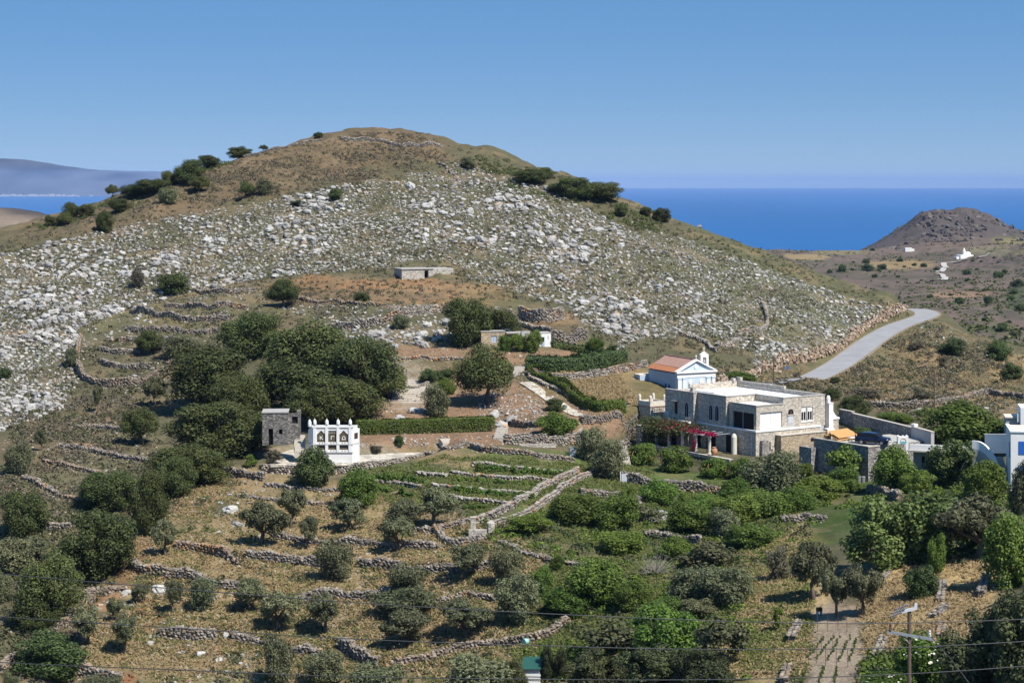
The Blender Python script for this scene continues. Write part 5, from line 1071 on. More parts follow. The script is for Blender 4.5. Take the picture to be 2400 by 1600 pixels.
# main upper storey: right wing flush with the annexe, left blocks stepping out
Bm = MB(); wall_x(Bm, 5.2, 13.4, 0, .45, -.05, 4.45, [(8.75,9.75,.85,2.95),(9.98,10.95,.85,2.95)]); Bm.box(12.95,13.4,.45,19.6,-.05,4.45); Bm.box(5.2,5.6,.45,6.2,3.3,4.45); Bm.box(5.2,5.6,.45,6.2,-.05,3.1); Bm.build('right_wing_wall', hs, vil)
Cm = MB(); Cm.box(-.45,5.2,6.2,6.6,-.05,4.45); Cm.box(-.45,-.05,6.6,12.8,-.05,4.45); Cm.build('middle_wall', hs, vil)
Dm_ = MB(); Dm_.box(-1.15,5.2,12.8,13.2,-.05,4.1); Dm_.box(-1.15,-.75,13.2,19.6,-.05,4.45); Dm_.box(-.75,13.4,19.2,19.6,-.05,4.3); Dm_.box(-1.15,-.05,12.8,13.2,4.1,4.45); Dm_.build('left_wall', hs, vil)
MB().prism([(5.6,.45),(12.95,.45),(12.95,19.2),(3.4,19.2),(3.4,13.2),(-.05,13.2),(-.05,6.6),(5.6,6.6)], 3.7, 3.98).build('roof', M['roofwhite'], vil)
BX(-.75,3.4,13.2,19.2,3.2,3.4).build('sunken_roof', M['roofwhite'], vil); BX(3.2,3.5,13.2,19.2,3.4,4.2).build('roof_wall', M['white'], vil)
c = MB(); c.box(5.15,13.48,-.06,.5,4.45,4.56); c.box(12.9,13.48,.5,19.66,4.45,4.56); c.box(-.52,.02,6.1,12.75,4.45,4.56); c.box(.02,5.15,6.1,6.65,4.45,4.56); c.box(5.15,5.66,.5,6.65,4.45,4.56); c.box(-1.22,-.7,12.75,19.66,4.45,4.56); c.build('parapet_coping', M['concrete'], vil)
MB().box(3.4,12.9,19.25,19.6,4.3,4.95).box(13.0,13.4,8.5,19.66,4.56,5.0).build('back_parapet', hs, vil); MB().box(11.9,12.4,19.0,19.6,4.95,5.4).box(13.0,13.5,18.6,19.6,5.0,5.5).build('parapet_pier', M['pale_stone'], vil)
ch = BX(-.9,-.3,13.3,13.9,4.45,5.1).build('chimney', hs, vil); BX(-.95,-.25,13.25,13.95,5.1,5.2).build('chimney_cap', M['slabstone'], ch)
MB().tube([(-.2,14.2,4.4),(-.2,14.2,6.0)], .03, 5).build('aerial', M['metal'], vil); MB().tube([(2.0,2.5,3.5),(2.0,2.5,4.3)], .025, 5).build('roof_pipe', M['metal'], vil)
# openings
for cx, w_ in ((16.9,.7),): BX(-1.19,-1.1,16.5,17.25,.9,2.8).build('window', M['paintgrey'], vil)
o = BX(-1.22,-1.16,16.55,17.2,.95,2.75).build('window', M['glass'], vil); MB().box(-1.9,-1.15,16.3,17.4,2.95,3.0).build('awning_lamp', M['metal'], o)
arched(vil, 'l', 14.4, .75, .75, 2.4, M['paintgrey'], M['glass'], plane=-1.15); arched(vil, 'l', 9.6, .75, .75, 2.4, M['paintgrey'], M['glass'], plane=-.45); arched(vil, 'l', 8.2, .75, .75, 2.4, M['paintgrey'], M['glass'], plane=-.45)
BX(-.49,-.42,11.2,12.0,.0,2.3).build('door', M['greyplaster'], vil)
for x in (8.75, 9.98):
    w_ = MB(); wall_x(w_, x+.003, x+.977-.02, .12, .2, .85, 2.95, [(x+.1,x+.46,.95,2.2),(x+.54,x+.9,.95,2.2)]); f_ = w_.build('window_frame', M['white'], vil); BX(x+.05,x+.93,.22,.26,.87,2.93).build('pane', M['glass'], f_)
BX(9.755,9.975,.05,.3,.85,2.95).build('mullion', M['white'], vil); BX(8.6,11.1,-.08,.1,.7,.84).build('window_sill', M['white'], vil)
arched(vil, 'f', 6.6, 1.05, 2.05, 2.3, hs, M['dark'], 'fanlight', 0, 0, .12); dr = BX(6.1,7.1,-.03,.08,-.04,1.9).build('door', M['paintgrey'], vil); BX(5.85,7.35,-.12,.08,1.9,2.02).build('door_lintel', M['slabstone'], dr); BX(6.2,7.0,-.05,-.031,.15,.85).build('door_panel', M['greyplaster'], dr)
# lower front: buttressed store, doorway, slit
MB().box(3.4,12.1,-1.5,-.36,-3.95,-.75).build('store_wall', M['warm_stone'], vil); BX(3.3,12.2,-1.6,-.36,-.75,-.66).build('store_coping', M['slabstone'], vil)
BX(9.2,9.75,-1.53,-1.45,-1.95,-1.45).build('vent_hole', M['dark'], vil); MB().box(.35,1.6,-.9,-.36,-3.9,-1.3).build('buttress', M['dark_stone'], vil); BX(2.2,2.4,-.38,-.34,-2.9,-1.6).build('slit_window', M['dark'], vil)
d_ = BX(-.45,-.38,5.0,6.2,-3.55,-1.1).build('lower_door', M['dark'], vil); MB().tube([(-.5,.4,-3.5),(-.5,.4,-.5)], .05, 6).build('drain_pipe', M['white'], vil)
for l_ in (8.6, 12.0, 16.2): BX(-.45 if l_ < 13 else -1.75,-.38 if l_ < 13 else -1.68,l_,l_+1.1,-3.55,-1.35).build('lower_door', M['dark'], vil)
# outdoor unit, round lamp on the terrace
ac = MB().box(-1.5,-1.1,18.6,19.5,.12,1.1).build('air_conditioner', M['white'], vil); BX(-1.53,-1.5,18.75,19.35,.25,.95).build('fan_grille', M['metal'], ac)
# --- little dovecote turret at the left end of the villa
tu = empty('dovecote_turret', (*hw(-1.9, 22.3), ZG), HTH, 'small stone turret with white horned top at the left end of the villa', 'turret')
MB().box(0,2.9,0,2.9,-.3,5.0).build('tower', hs, tu); MB().box(-.1,3.0,-.1,3.0,5.0,5.12).build('string_course', M['oldtile'], tu)
pp = MB(); pp.box(-.05,2.95,-.05,.25,5.12,5.85); pp.box(-.05,.25,.25,2.95,5.12,5.85); pp.box(2.65,2.95,.25,2.95,5.12,5.85); pp.box(.25,2.65,2.65,2.95,5.12,5.85); pp.build('parapet', M['cream'], tu)
for x, y in ((.1,.1),(2.8,.1),(.1,2.8),(2.8,2.8)): MB().lathe([(.24,5.8),(.24,6.5),(.17,6.72),(.02,6.8)], x, y, 10).build('corner_horn', M['cream'], tu)
for i in range(7):
    for k in range(2): BX(.35+i*.34,.52+i*.34,-.03,.02,4.35+k*.28,4.5+k*.28).build('nest_hole', M['dark'], tu)
BX(-.03,.02,1.2,1.6,2.7,3.1).build('nest_window', M['dark'], tu)
# --- pergola terrace
pt = empty('terrace_wall', (*hw(-5.2, 2), ZG), HTH, 'low stone wall of the pergola terrace below the villa', 'wall')
MB().box(-.35,.2,-2.6,17.5,-2.6,-.04).build('wall_body', M['house_stone'], pt); BX(-.45,.3,-2.65,17.5,-.04,.06).build('wall_coping', M['slabstone'], pt)
pg = empty('pergola', (*hw(-4.6, 5), ZG), HTH, 'pergola of round white columns and wires under red bougainvillea', 'pergola')
for k, l_ in enumerate((0, 3.1, 6.2, 9.3, 12.4)):
    MB().lathe([(.3,-.1),(.3,.2),(.24,.25),(.22,2.3),(.3,2.4),(.3,2.6)], 0, l_, 12).build('column', M['cream'], pg)
MB().box(-.1,.1,-.3,12.8,2.6,2.7).build('beam', M['white'], pg)
for k in range(9): MB().tube([(-.5,k*1.55,2.74),(4.1,k*1.55,2.8)], .035, 5).build('crossbar', M['paintgrey'], pg)
def leafblob(name, parent, boxes, n, size, mat):
    V, F_, b = [], [], 0; g = np.random.default_rng(len(name)+n)
    C = np.concatenate([np.array(c_)+g.normal(0,.42,(int(n*w_),3))*np.array(s_) for c_, s_, w_ in boxes]); Vv, F4 = leaf_quads(C, g.normal(0,1,C.shape)+np.array((0,0,.6)), size, 1.3, g); return mesh_np(name, Vv, F4, M[mat], parent)
bo = empty('bougainvillea', (*hw(-4.6, 5), ZG), HTH, 'crimson bougainvillea sprawling over the pergola', 'climbing plant')
leafblob('red_bracts', bo, [((.3,9.6,2.95),(1.0,2.2,.35),.3),((.5,5.9,2.9),(.9,1.0,.3),.14),((.4,3.4,2.9),(.8,1.7,.3),.24),((.3,.1,2.9),(.9,1.2,.3),.14),((0,9.2,1.6),(.25,.3,1.3),.07),((0,6.5,1.6),(.25,.25,1.3),.05),((-.4,3.0,.8),(.3,.3,1.8),.07)], 2500, .2, 'bougain')
leafblob('leaves', bo, [((.5,8.0,2.8),(1.0,5.0,.3),.7),((0,0.3,1.5),(.3,.3,1.4),.3)], 2200, .17, 'darkg')
cl = empty('climbing_vine', (*hw(-4.4, 17), ZG), HTH, 'dark brownish vine mound over the left end of the pergola', 'climbing plant')
leafblob('foliage', cl, [((.8,-.6,2.8),(3.2,8.0,1.2),.8),((-.1,1.2,1.4),(1.2,2.0,2.2),.2)], 12000, .2, 'oak'); leafblob('rust_leaves', cl, [((.8,-2.6,3.1),(2.6,6.0,.8),1)], 1100, .18, 'bougain'); MB().tube([(0,0,-.1),(.1,.2,1.2),(.4,-.2,2.6)], [.14,.1,.06], 6).build('stem', M['bark'], cl)
sp_ = empty('stone_pillar', (*hw(-5.0, 20.6), ZG-.4), HTH, 'dark square stone pillar left of the pergola', 'pillar'); BX(-.55,.55,-.55,.55,-.5,3.0).build('shaft', M['dark_stone'], sp_); BX(-.62,.62,-.62,.62,3.0,3.12).build('cap', M['slabstone'], sp_)
jar = lambda s: [(.18*s,0),(.42*s,.3*s),(.5*s,.65*s),(.42*s,.95*s),(.24*s,1.1*s),(.3*s,1.18*s),(.2*s,1.18*s)]
for (r_, l_, s_, lb_) in [(-4.9,3.6,1.0,'big round terracotta jar on the pergola terrace, at the right end'),(-4.6,9.0,.8,'terracotta jar between the pergola columns')]:
    j = empty('terracotta_jar', (*hw(r_, l_), ZG+.06), 0, lb_, 'jar', 'terracotta jars'); MB().lathe(jar(s_), 0, 0, 16).build('body', M['terracotta'], j, True); MB().lathe([(.31*s_,1.15*s_),(.31*s_,1.22*s_),(.24*s_,1.22*s_)],0,0,16).build('rim', M['terracotta'], j, True)
ov = empty('white_bollard_chimney', (*hw(-1.3, 3.4), ZG), HTH, 'cream column with a conical cap against the lower wall', 'column'); MB().lathe([(.42,-.1),(.42,2.5),(.28,2.85),(.04,3.0)],0,0,14).build('shaft', M['cream'], ov, False); ov.name = 'conical_column'
# --- white gate wall and compound walls right of the villa
g0 = hw(13.3, 1.2)
gt = empty('white_gate', (g0[0], g0[1], ZG+2.2), HTH, 'whitewashed gateway with two rounded horns at the right end of the villa', 'gate')
BX(0,2.6,1.5,1.8,-2,4.3).build('side_wall', M['greyplaster'], gt); BX(-.05,2.65,1.42,1.88,4.3,4.42).build('wall_coping', M['white'], gt)
arched(gt, 'f', 1.6, .7, .2, 1.9, M['greyplaster'], M['paintgrey'], 'gate_door', 0, 1.5)
MB().box(2.65,3.5,.6,1.9,-2,4.1).build('pier', M['white'], gt); BX(2.6,3.55,.55,1.95,4.1,4.25).build('pier_cap', M['white'], gt)
for x in (2.85, 3.3): MB().lathe([(.3,4.2),(.3,4.9),(.2,5.2),(.03,5.3)], x, 1.0+(x-2.8)*.9, 12).build('horn', M['white'], gt)
MB().box(3.5,4.7,.7,1.7,-2,1.75).build('side_pier', M['house_stone'], gt); MB().wallpoly([(3.5,1.75),(4.8,1.75),(4.8,2.0),(4.2,2.2),(3.7,2.7),(3.5,3.0)], .6, 1.8).build('swept_coping', M['white'], gt)
MB().box(1.2,2.6,-.6,.3,-2,.6).build('block', M['white'], gt)
for (a, b, h_, lb_) in [((15.3,.6),(17.5,-.2),1.3,'low stone wall before the white gate, left piece'),((19.6,.6),(21.0,.3),1.5,'low stone wall before the white gate, right piece')]:
    q0 = hw(*a); q1 = hw(*b); o = empty('forecourt_wall', (q0[0], q0[1], ZG+.9), math.atan2(q1[1]-q0[1], q1[0]-q0[0]), lb_, 'wall', 'forecourt walls'); L_ = np.hypot(*(q1-q0)); BX(0,L_,0,.5,-2,h_).build('wall_body', M['house_stone'], o); BX(-.05,L_+.05,-.05,.55,h_,h_+.12).build('wall_coping', M['white'], o)
def straight_wall(u0, v0, D0, u1, v1, D1, h, mat, label, cap='slabstone', t=.5, group='compound walls'):
    a = P(u0, v0, D0); b = P(u1, v1, D1); o = empty('compound_wall', a, math.atan2(b[1]-a[1], b[0]-a[0]), label, 'wall', group); L_ = np.hypot(*(b-a)[:2]); s = (b[2]-a[2])/L_
    V = [(0,0,-1.5),(L_,0,s*L_-1.5),(L_,t,s*L_-1.5),(0,t,-1.5),(0,0,h),(L_,0,h+s*L_),(L_,t,h+s*L_),(0,t,h)]; F_ = [(0,3,2,1),(4,5,6,7),(0,1,5,4),(1,2,6,5),(2,3,7,6),(3,0,4,7)]
    MB().add(V, F_).build('wall_body', M[mat], o); V2 = [(x+(-.06 if x == 0 else .06), y+(-.06 if y == 0 else .06), z2) for (x,y,_), z2 in zip(V[4:], [v_[2]+.004 for v_ in V[4:]])]; V2 += [(x,y,z+.12) for x,y,z in V2]; MB().add(V2, F_).build('wall_coping', M[cap], o); return o
straight_wall(1966,1000,292,1996,1006,289,2.6,'dark_stone','taller end of the long dark compound wall, by the white gate')
straight_wall(1997,1006,289,2138,1042,272,2.35,'dark_stone','long dark stone compound wall behind the parked car')
straight_wall(2141,1040,271,2182,1052,266,2.3,'greyplaster','grey plastered wall panel right of the dark compound wall')
o = empty('gate_pillar', P(2143,1040,271.5), HTH, 'short pillar with a white cap between dark and grey walls', 'pillar'); BX(-.3,.3,-.3,.3,-1,2.5).build('shaft', M['greyplaster'], o); BX(-.36,.36,-.36,.36,2.5,2.85).build('cap', M['white'], o)
straight_wall(1468,985,300,1512,978,296,1.9,'pale_stone','pale straight wall joining the turret on the left')
# --- car terrace
ct = empty('car_terrace', CT0, HTH, 'massive dark stone retaining walls under the parking terrace', 'retaining wall')
wl = MB(); wl.prism([(0,0),(12,0),(12,8),(.6,8),(.6,10.8),(0,10.8)], -5.5, -.06); wl.build('wall_body', M['dark_stone'], ct); BX(-1.2,0,10.0,12.5,-5.5,-1.2).build('wall_step', M['dark_stone'], ct)
MB().box(-.08,.5,-.08,10.8,-.06,.08).box(.5,4,-.08,.4,-.06,.08).build('coping', M['slabstone'], ct); BX(.5,12,.4,8,-.06,.0).build('floor', M['concrete'], ct)
for a, b, c in ((.9,2.1,-1.6),(5.2,7.0,-2.9),(4.2,4.8,-1.2)): BX(-.03,.05,a,b,c-.5,c).build('opening', M['dark'], ct); BX(-.06,.05,a-.15,b+.15,c,c+.12).build('lintel', M['slabstone'], ct)
BX(1.5,2.3,-.05,.0,-5,-3.0).build('doorway', M['dark'], ct)
# timber stack, table, crate
ts = empty('timber_stack', (*CTW(2.4, 7.4), CT0[2]), HTH, 'slanting stack of new orange timber boards beside the car', 'timber stack')
for i in range(9):
    for k in range(2):
        mb = BX(-1.9+random.uniform(-.15,.15), 1.9+random.uniform(-.15,.15), -1.1+i*.26, -1.1+i*.26+.22, .1+k*.32, .1+k*.32+.09); mb.v = [(x, y, z+(y+1.1)*.3+.15*(x>0)) for x, y, z in mb.v]; mb.build('board', M['wood'], ts)
for i in range(4): BX(-1.7+i*1.05,-1.5+i*1.05,-1.2,1.3,.0,.1).build('bearer', M['wood'], ts)
tb = empty('work_table', (*CTW(1.4, 4.3), CT0[2]+.0), HTH+.2, 'small white topped trestle table at the terrace edge', 'table'); BX(-.9,.9,-.35,.35,.7,.76).build('table_top', M['white'], tb)
for x in (-.75,.75):
    for y in (-.25,.25): BX(x-.04,x+.04,y-.04,y+.04,0,.7).build('leg', M['wood'], tb)
for k, (r_, l_) in enumerate(((1.2,9.2),(1.6,9.9))): o = empty('wooden_box', (*CTW(r_, l_), CT0[2]), HTH+k, ['open timber crate at the left end of the terrace','second timber crate behind it at the left end'][k], 'crate', 'timber crates'); MB().box(-.35,.35,-.3,.3,0,.06).box(-.35,.35,-.3,-.26,.06,.5).box(-.35,.35,.26,.3,.06,.5).box(-.35,-.31,-.26,.26,.06,.5).box(.31,.35,-.26,.26,.06,.5).build('panels', M['wood'], o)
# --- parked car (dark navy estate suv), nose to the left and towards the camera
car = empty('parked_car', (*CTW(2.4, 1.5), CT0[2]), HTH+math.radians(-62+180), 'dark navy five door car parked nose left on the terrace', 'car')
prof = [(-2.3,.35),(-2.32,.75),(-2.2,.98),(-1.1,1.1),(-.35,1.58),(.4,1.68),(1.5,1.64),(2.05,1.2),(2.3,1.05),(2.32,.45),(2.2,.3),(-2.2,.3)]
lowp = [(-2.3,.35),(-2.33,.75),(-2.2,.98),(-1.15,1.1),(2.1,1.15),(2.3,1.05),(2.34,.5),(2.2,.3),(-2.2,.3)]
body = MB().wallpoly(lowp, -.9, .9); body.build('body', M['carpaint'], car, True, .06)
b_ = len(lowp); cabp = [(-1.2,1.08),(-.4,1.58),(.4,1.67),(1.5,1.63),(2.15,1.1)]; n_ = len(cabp)
V = [(x,-(.86-(z-1.08)*.28),z) for x,z in cabp]+[(x,(.86-(z-1.08)*.28),z) for x,z in cabp]; MB().add(V, [tuple(range(n_))[::-1], tuple(range(n_,2*n_))]+[(i,(i+1)%n_,n_+(i+1)%n_,n_+i) for i in range(n_)]).build('cabin', M['carpaint'], car, False)
for s in (-1, 1):
    for a, b, c, d in ((-.95,-.1,-.45,-.1),(0,.85,0,.85),(.95,1.85,.95,1.55)):
        MB().add([(a,s*.868,1.14),(b,s*.868,1.14),(d,s*.745,1.52),(c,s*.745,1.52),(a,s*.85,1.14),(b,s*.85,1.14),(d,s*.73,1.52),(c,s*.73,1.52)], [(0,1,2,3),(4,7,6,5),(0,4,5,1),(1,5,6,2),(2,6,7,3),(3,7,4,0)]).build('side_window', M['glass'], car)
MB().add([(-1.16,-.75,1.14),(-1.16,.75,1.14),(-.46,.62,1.56),(-.46,-.62,1.56),(-1.1,-.75,1.1),(-1.1,.75,1.1),(-.4,.62,1.52),(-.4,-.62,1.52)], [(0,1,2,3),(4,7,6,5),(0,4,5,1),(1,5,6,2),(2,6,7,3),(3,7,4,0)]).build('windscreen', M['glass'], car)
BX(2.02,2.1,-.65,.65,1.16,1.5).build('rear_window', M['glass'], car)
for x in (-1.45, 1.4):
    for s in (-1, 1):
        wv = MB().lathe([(.2,-.12),(.34,-.12),(.36,-.06),(.36,.06),(.34,.12),(.2,.12)], 0, 0, 16); wv.v = [(x+a, s*.84+c, .36+b) for a, b, c in wv.v]; wh = wv.build('wheel', M['tyre'], car); rm = MB().lathe([(.02,-.125),(.21,-.125),(.21,.125),(.02,.125)], 0, 0, 12); rm.v = [(x+a, s*.845+c, .36+b) for a, b, c in rm.v]; rm.build('rim', M['metal'], wh)
for s in (-1, 1): BX(-2.3,-2.15,s*.72-.16,s*.72+.16,.72,.88).build('headlight', M['porcelain'], car); BX(2.2,2.33,s*.8-.1,s*.8+.1,.85,1.35).build('tail_light', M['red'], car); BX(-.95,-.8,s*.98-.1,s*.98+.1,1.1,1.25).build('wing_mirror', M['carpaint'], car)
BX(-2.36,-2.3,-.5,.5,.5,.62).build('number_plate', M['white'], car)
# --- white shrine-like box with the blue emblem
sb = empty('white_kiosk', P(2117,1043,266), math.radians(0), 'white box with small finials and a turquoise heart emblem beside the car', 'kiosk')
MB().box(-.72,.72,0,.9,-1.2,1.15).build('body', M['white'], sb)
for x, y in ((-.6,.1),(.6,.1),(-.6,.8),(0,.45),(.6,.8)): MB().lathe([(.1,1.1),(.13,1.22),(.05,1.34)], x, y, 8).build('finial', M['white'], sb)
MB().wallpoly([(-.5,.42),(-.3,.18),(.3,.18),(.5,.42),(.35,.58),(.12,.5),(0,.62),(-.12,.5),(-.35,.58)], -.03, .0).build('emblem', M['turq'], sb)
ar_ = MB(); ar_.tube([(-.4,-.02,.6),(-.28,-.02,.85),(0,-.02,.96),(.28,-.02,.85),(.4,-.02,.6)], .03, 6); ar_.build('emblem_arch', M['terracotta'], sb)
# --- flat roofed house below the car terrace
fh = empty('flat_roofed_house', P(2180,1105,252), math.radians(-22), 'low flat roofed house in shade with a white parapet', 'house')
w_ = MB(); wall_x(w_, -2.2, 4.2, 0, .35, -3, 2.6, [(-1.1,-.2,.8,2.0)]); w_.box(-2.2,-1.85,.35,6,-3,2.6); w_.box(3.85,4.2,.35,6,-3,2.6); w_.build('wall', M['greyplaster'], fh); BX(-2.9,4.6,-.9,6,2.6,2.78).build('roof_slab', M['slab'], fh); BX(-2.7,4.4,.1,.4,2.78,3.45).build('parapet', M['white'], fh)
wf = BX(-1.1,-.2,.2,.25,.8,2.0).build('window', M['dark'], fh); BX(-.72,-.58,.12,.2,.8,2.0).build('shutter_leaf', M['cream'], wf)
# --- white house at the right edge with blue shutters, its back volume, curved stair
wh_ = empty('white_house', P(2369,1100,236), math.radians(-10), 'whitewashed cubic house with bright blue shutters at the right edge', 'house')
MB().box(0,6,0,7,-4,4.6).build('wall', M['white'], wh_); MB().box(-.12,6.1,-.12,.35,4.6,4.78).box(-.12,.35,.35,7.1,4.6,4.78).build('roof_edge', M['white'], wh_); BX(.35,6,.35,7,4.55,4.66).build('roof', M['cream'], wh_)
for (x0, x1, y0, y1, z0, z1) in ((.95,2.4,-.06,.02,1.9,3.5),(-.06,.02,.9,1.9,1.3,3.2),(.9,2.2,-.06,.02,-1.5,.4)):
    s_ = BX(x0,x1,y0,y1,z0,z1).build('shutter', M['blue'], wh_)
bk = empty('white_back_house', P(2392,1010,262), math.radians(-10), 'second white volume behind the blue shuttered house with a pierced balustrade', 'house'); BX(0,6,0,5,-3,3.2).build('wall', M['white'], bk); BX(-1.8,0,1.5,5,-3,1.6).build('side_room', M['greyplaster'], bk); BX(-1.95,0,1.3,5,1.6,1.75).build('side_roof', M['cream'], bk)
for k in range(5): BX(-.4,-.02,.2+k*.25,.3+k*.25,1.2,2.4).build('baluster', M['white'], bk)
st = empty('curved_stair', P(2330,1105,240), 0, 'outside stair with a curved white pierced parapet beside the blue shuttered house', 'stair'); arc = [(-1.7,4.5,3.3),(-.9,4.0,3.2),(-.2,3.2,2.7),(.35,2.0,1.7),(.6,.8,.5),(.7,-.2,-.6)]
arc = bez(arc, 4); nA = len(arc); V = np.concatenate([np.c_[arc[:,0], arc[:,1], arc[:,2]-1.1], np.c_[arc[:,0], arc[:,1], arc[:,2]], np.c_[arc[:,0]+.25, arc[:,1]+.1, arc[:,2]], np.c_[arc[:,0]+.25, arc[:,1]+.1, arc[:,2]-1.1]]); k = np.arange(nA-1); mesh_np('parapet', V, np.concatenate([np.c_[k+j*nA, k+1+j*nA, k+1+((j+1)%4)*nA, k+((j+1)%4)*nA] for j in range(4)]), M['white'], st)
V2 = V.copy(); V2[:nA,2] -= 3; V2[3*nA:,2] -= 3; V2[nA:3*nA,2] -= 1.1; V2[:,0] += .003; mesh_np('under_wall', V2, np.concatenate([np.c_[k+j*nA, k+1+j*nA, k+1+((j+1)%4)*nA, k+((j+1)%4)*nA] for j in range(4)]), M['greyplaster'], st)
for i in range(10): BX(.9,1.9,.2+i*.32,.55+i*.32,-1.5,-.4+i*.2).build('step', M['slabstone'], st)
straight_wall(2308,1035,255,2362,1035,252,.9,'white','white parapet behind the curved stair','white',.25)
# --- chapel
CH = P(1587.6,915,312); CH[2] = -35.0; cth = math.radians(26)
cp_ = empty('chapel', CH, cth, 'pale blue chapel with classical pediment, belfry and terracotta roof behind the villa', 'chapel')
Wc, Lc, Hc = 7.2, 9.0, 4.0
MB().wallpoly([(0,-1.2),(Wc,-1.2),(Wc,Hc),(0,Hc)], 0, .5).build('facade', M['bluewash'], cp_)
MB().box(.03,.5,.5,Lc,-1.2,Hc-.1).box(Wc-.5,Wc-.03,.5,Lc,-1.2,Hc-.1).wallpoly([(.03,-1.2),(Wc-.03,-1.2),(Wc-.03,Hc-.1),(Wc/2,Hc+1.7),(.03,Hc-.1)], Lc, Lc+.4).build('nave_wall', M['bluewall'], cp_)
pdm = MB().wallpoly([(.1,Hc+.3),(Wc-.1,Hc+.3),(Wc/2,Hc+1.95)], .05, .45).build('pediment', M['bluewash'], cp_); MB().lathe([(.42,0),(.42,.12),(.02,.14)],0,0,18)
dk = MB().lathe([(.4,0),(.4,.1),(.02,.12)],0,0,18); dk.v = [(Wc/2+x, .05-z, Hc+.95+y) for x,y,z in dk.v]; dk.build('roundel', M['white'], pdm)
MB().box(-.25,Wc+.25,-.3,.5,Hc,Hc+.3).build('cornice', M['white'], cp_)
for s in (0, 1):
    a = (-.3,Hc+.3) if not s else (Wc+.3,Hc+.3); b = (Wc/2,Hc+2.2); mb = MB(); mb.wallpoly([a,(a[0]+(.55 if not s else -.55),a[1]),(b[0],b[1]-.28),b] if not s else [(a[0]-.55,a[1]),a,b,(b[0],b[1]-.28)], -.28, .5); mb.build('raking_cornice', M['white'], cp_)
MB().box(-.05,Wc+.05,-.06,0,Hc-.75,Hc-.02).build('frieze', M['white'], cp_)
for x in (.05,1.0,5.5,6.55): f_ = BX(x,x+.6,-.14,-.002,-1.2,Hc-.95).build('pilaster', M['white'], cp_); BX(x-.08,x+.68,-.2,-.002,Hc-.95,Hc-.78).build('capital', M['bluewash'], f_)
for x in (2.6,4.6):
    dk = MB().lathe([(.44,0),(.44,.08),(.36,.08),(.36,.05),(.02,.06)],0,0,18); dk.v = [(x+a, -.002-c, 2.55+b) for a,b,c in dk.v]; dk.build('medallion', M['white'], cp_)
arched(cp_, 'f', 3.6, 1.1, -.9, .95, M['white'], M['dark'], 'portal', 0, 0, .16)
for y in (2.6, 3.7): arched(cp_, 'l', y, .5, .2, 1.8, M['bluewall'], M['glass'], 'window', 0, .03, .06)
# roof: rows of barrel tiles, upper part weathered, eave part new
sl_ = math.atan2(1.95, Wc/2+.2); rl = (Wc/2+.3)/math.cos(sl_); wv = np.arange(0, Lc+.35, .055); prof_ = .045*np.abs(np.sin(np.pi*wv/.24))
def tiles(side, t0, t1, mat, nm):
    ts_ = np.arange(t0, t1+.001, .1); x = np.array([Wc/2-side*t*math.cos(sl_) for t in ts_]); z = np.array([Hc+2.05-t*math.sin(sl_) for t in ts_]); st_ = .03*((ts_/.4)%1)
    V = np.array([(x[i], .4+wv[j], z[i]+prof_[j]+st_[i]) for i in range(len(ts_)) for j in range(len(wv))]); n_ = len(wv); q_ = (np.arange(len(ts_)-1)[:,None]*n_+np.arange(n_-1)[None,:]).ravel(); Fq = np.c_[q_,q_+1,q_+n_+1,q_+n_]
    return tag(mesh_np(nm, V, Fq if side < 0 else Fq[:,::-1], M[mat], cp_), kind='stuff')
tiles(1, 0, rl*.66, 'oldtile', 'weathered_roof_tiles'); tiles(1, rl*.66, rl, 'tile', 'new_roof_tiles'); tiles(-1, 0, rl, 'oldtile', 'weathered_roof_tiles')
MB().box(Wc/2-.12,Wc/2+.12,.5,Lc+.3,Hc+2.0,Hc+2.2).build('ridge', M['oldtile'], cp_)
MB().box(-1.6,2.2,Lc+.41,Lc+2.4,-1.5,2.9).build('apse_room', M['bluewall'], cp_); BX(-1.7,2.3,Lc+.41,Lc+2.5,2.9,3.05).build('apse_roof', M['cream'], cp_)
arched(cp_, 'l', Lc+1.6, .6, .6, 1.9, M['bluewall'], M['dark'], 'window', 0, -1.6, .06)
bf = MB(); bf.box(5.0,5.4,.9,1.4,Hc+.4,Hc+2.35); bf.box(6.1,6.5,.9,1.4,Hc+.4,Hc+2.35); bf.wallpoly([(5.0,Hc+2.35),(6.5,Hc+2.35),(6.5,Hc+2.75),(5.75,Hc+3.3),(5.0,Hc+2.75)], .9, 1.4); be = bf.build('belfry', M['white'], cp_)
MB().lathe([(.26,0),(.2,.12),(.14,.4),(.04,.46)], 5.75, 1.15, 10).build('bell', M['metal'], be).location = (0,0,Hc+1.6)
for x, y, z in ((5.75,1.15,Hc+3.3),(Wc/2,.1,Hc+2.2)): MB().box(x-.04,x+.04,y-.04,y+.04,z,z+.75).box(x-.2,x-.04,y-.04,y+.04,z+.42,z+.5).box(x+.04,x+.2,y-.04,y+.04,z+.42,z+.5).build('cross', M['white'], cp_)
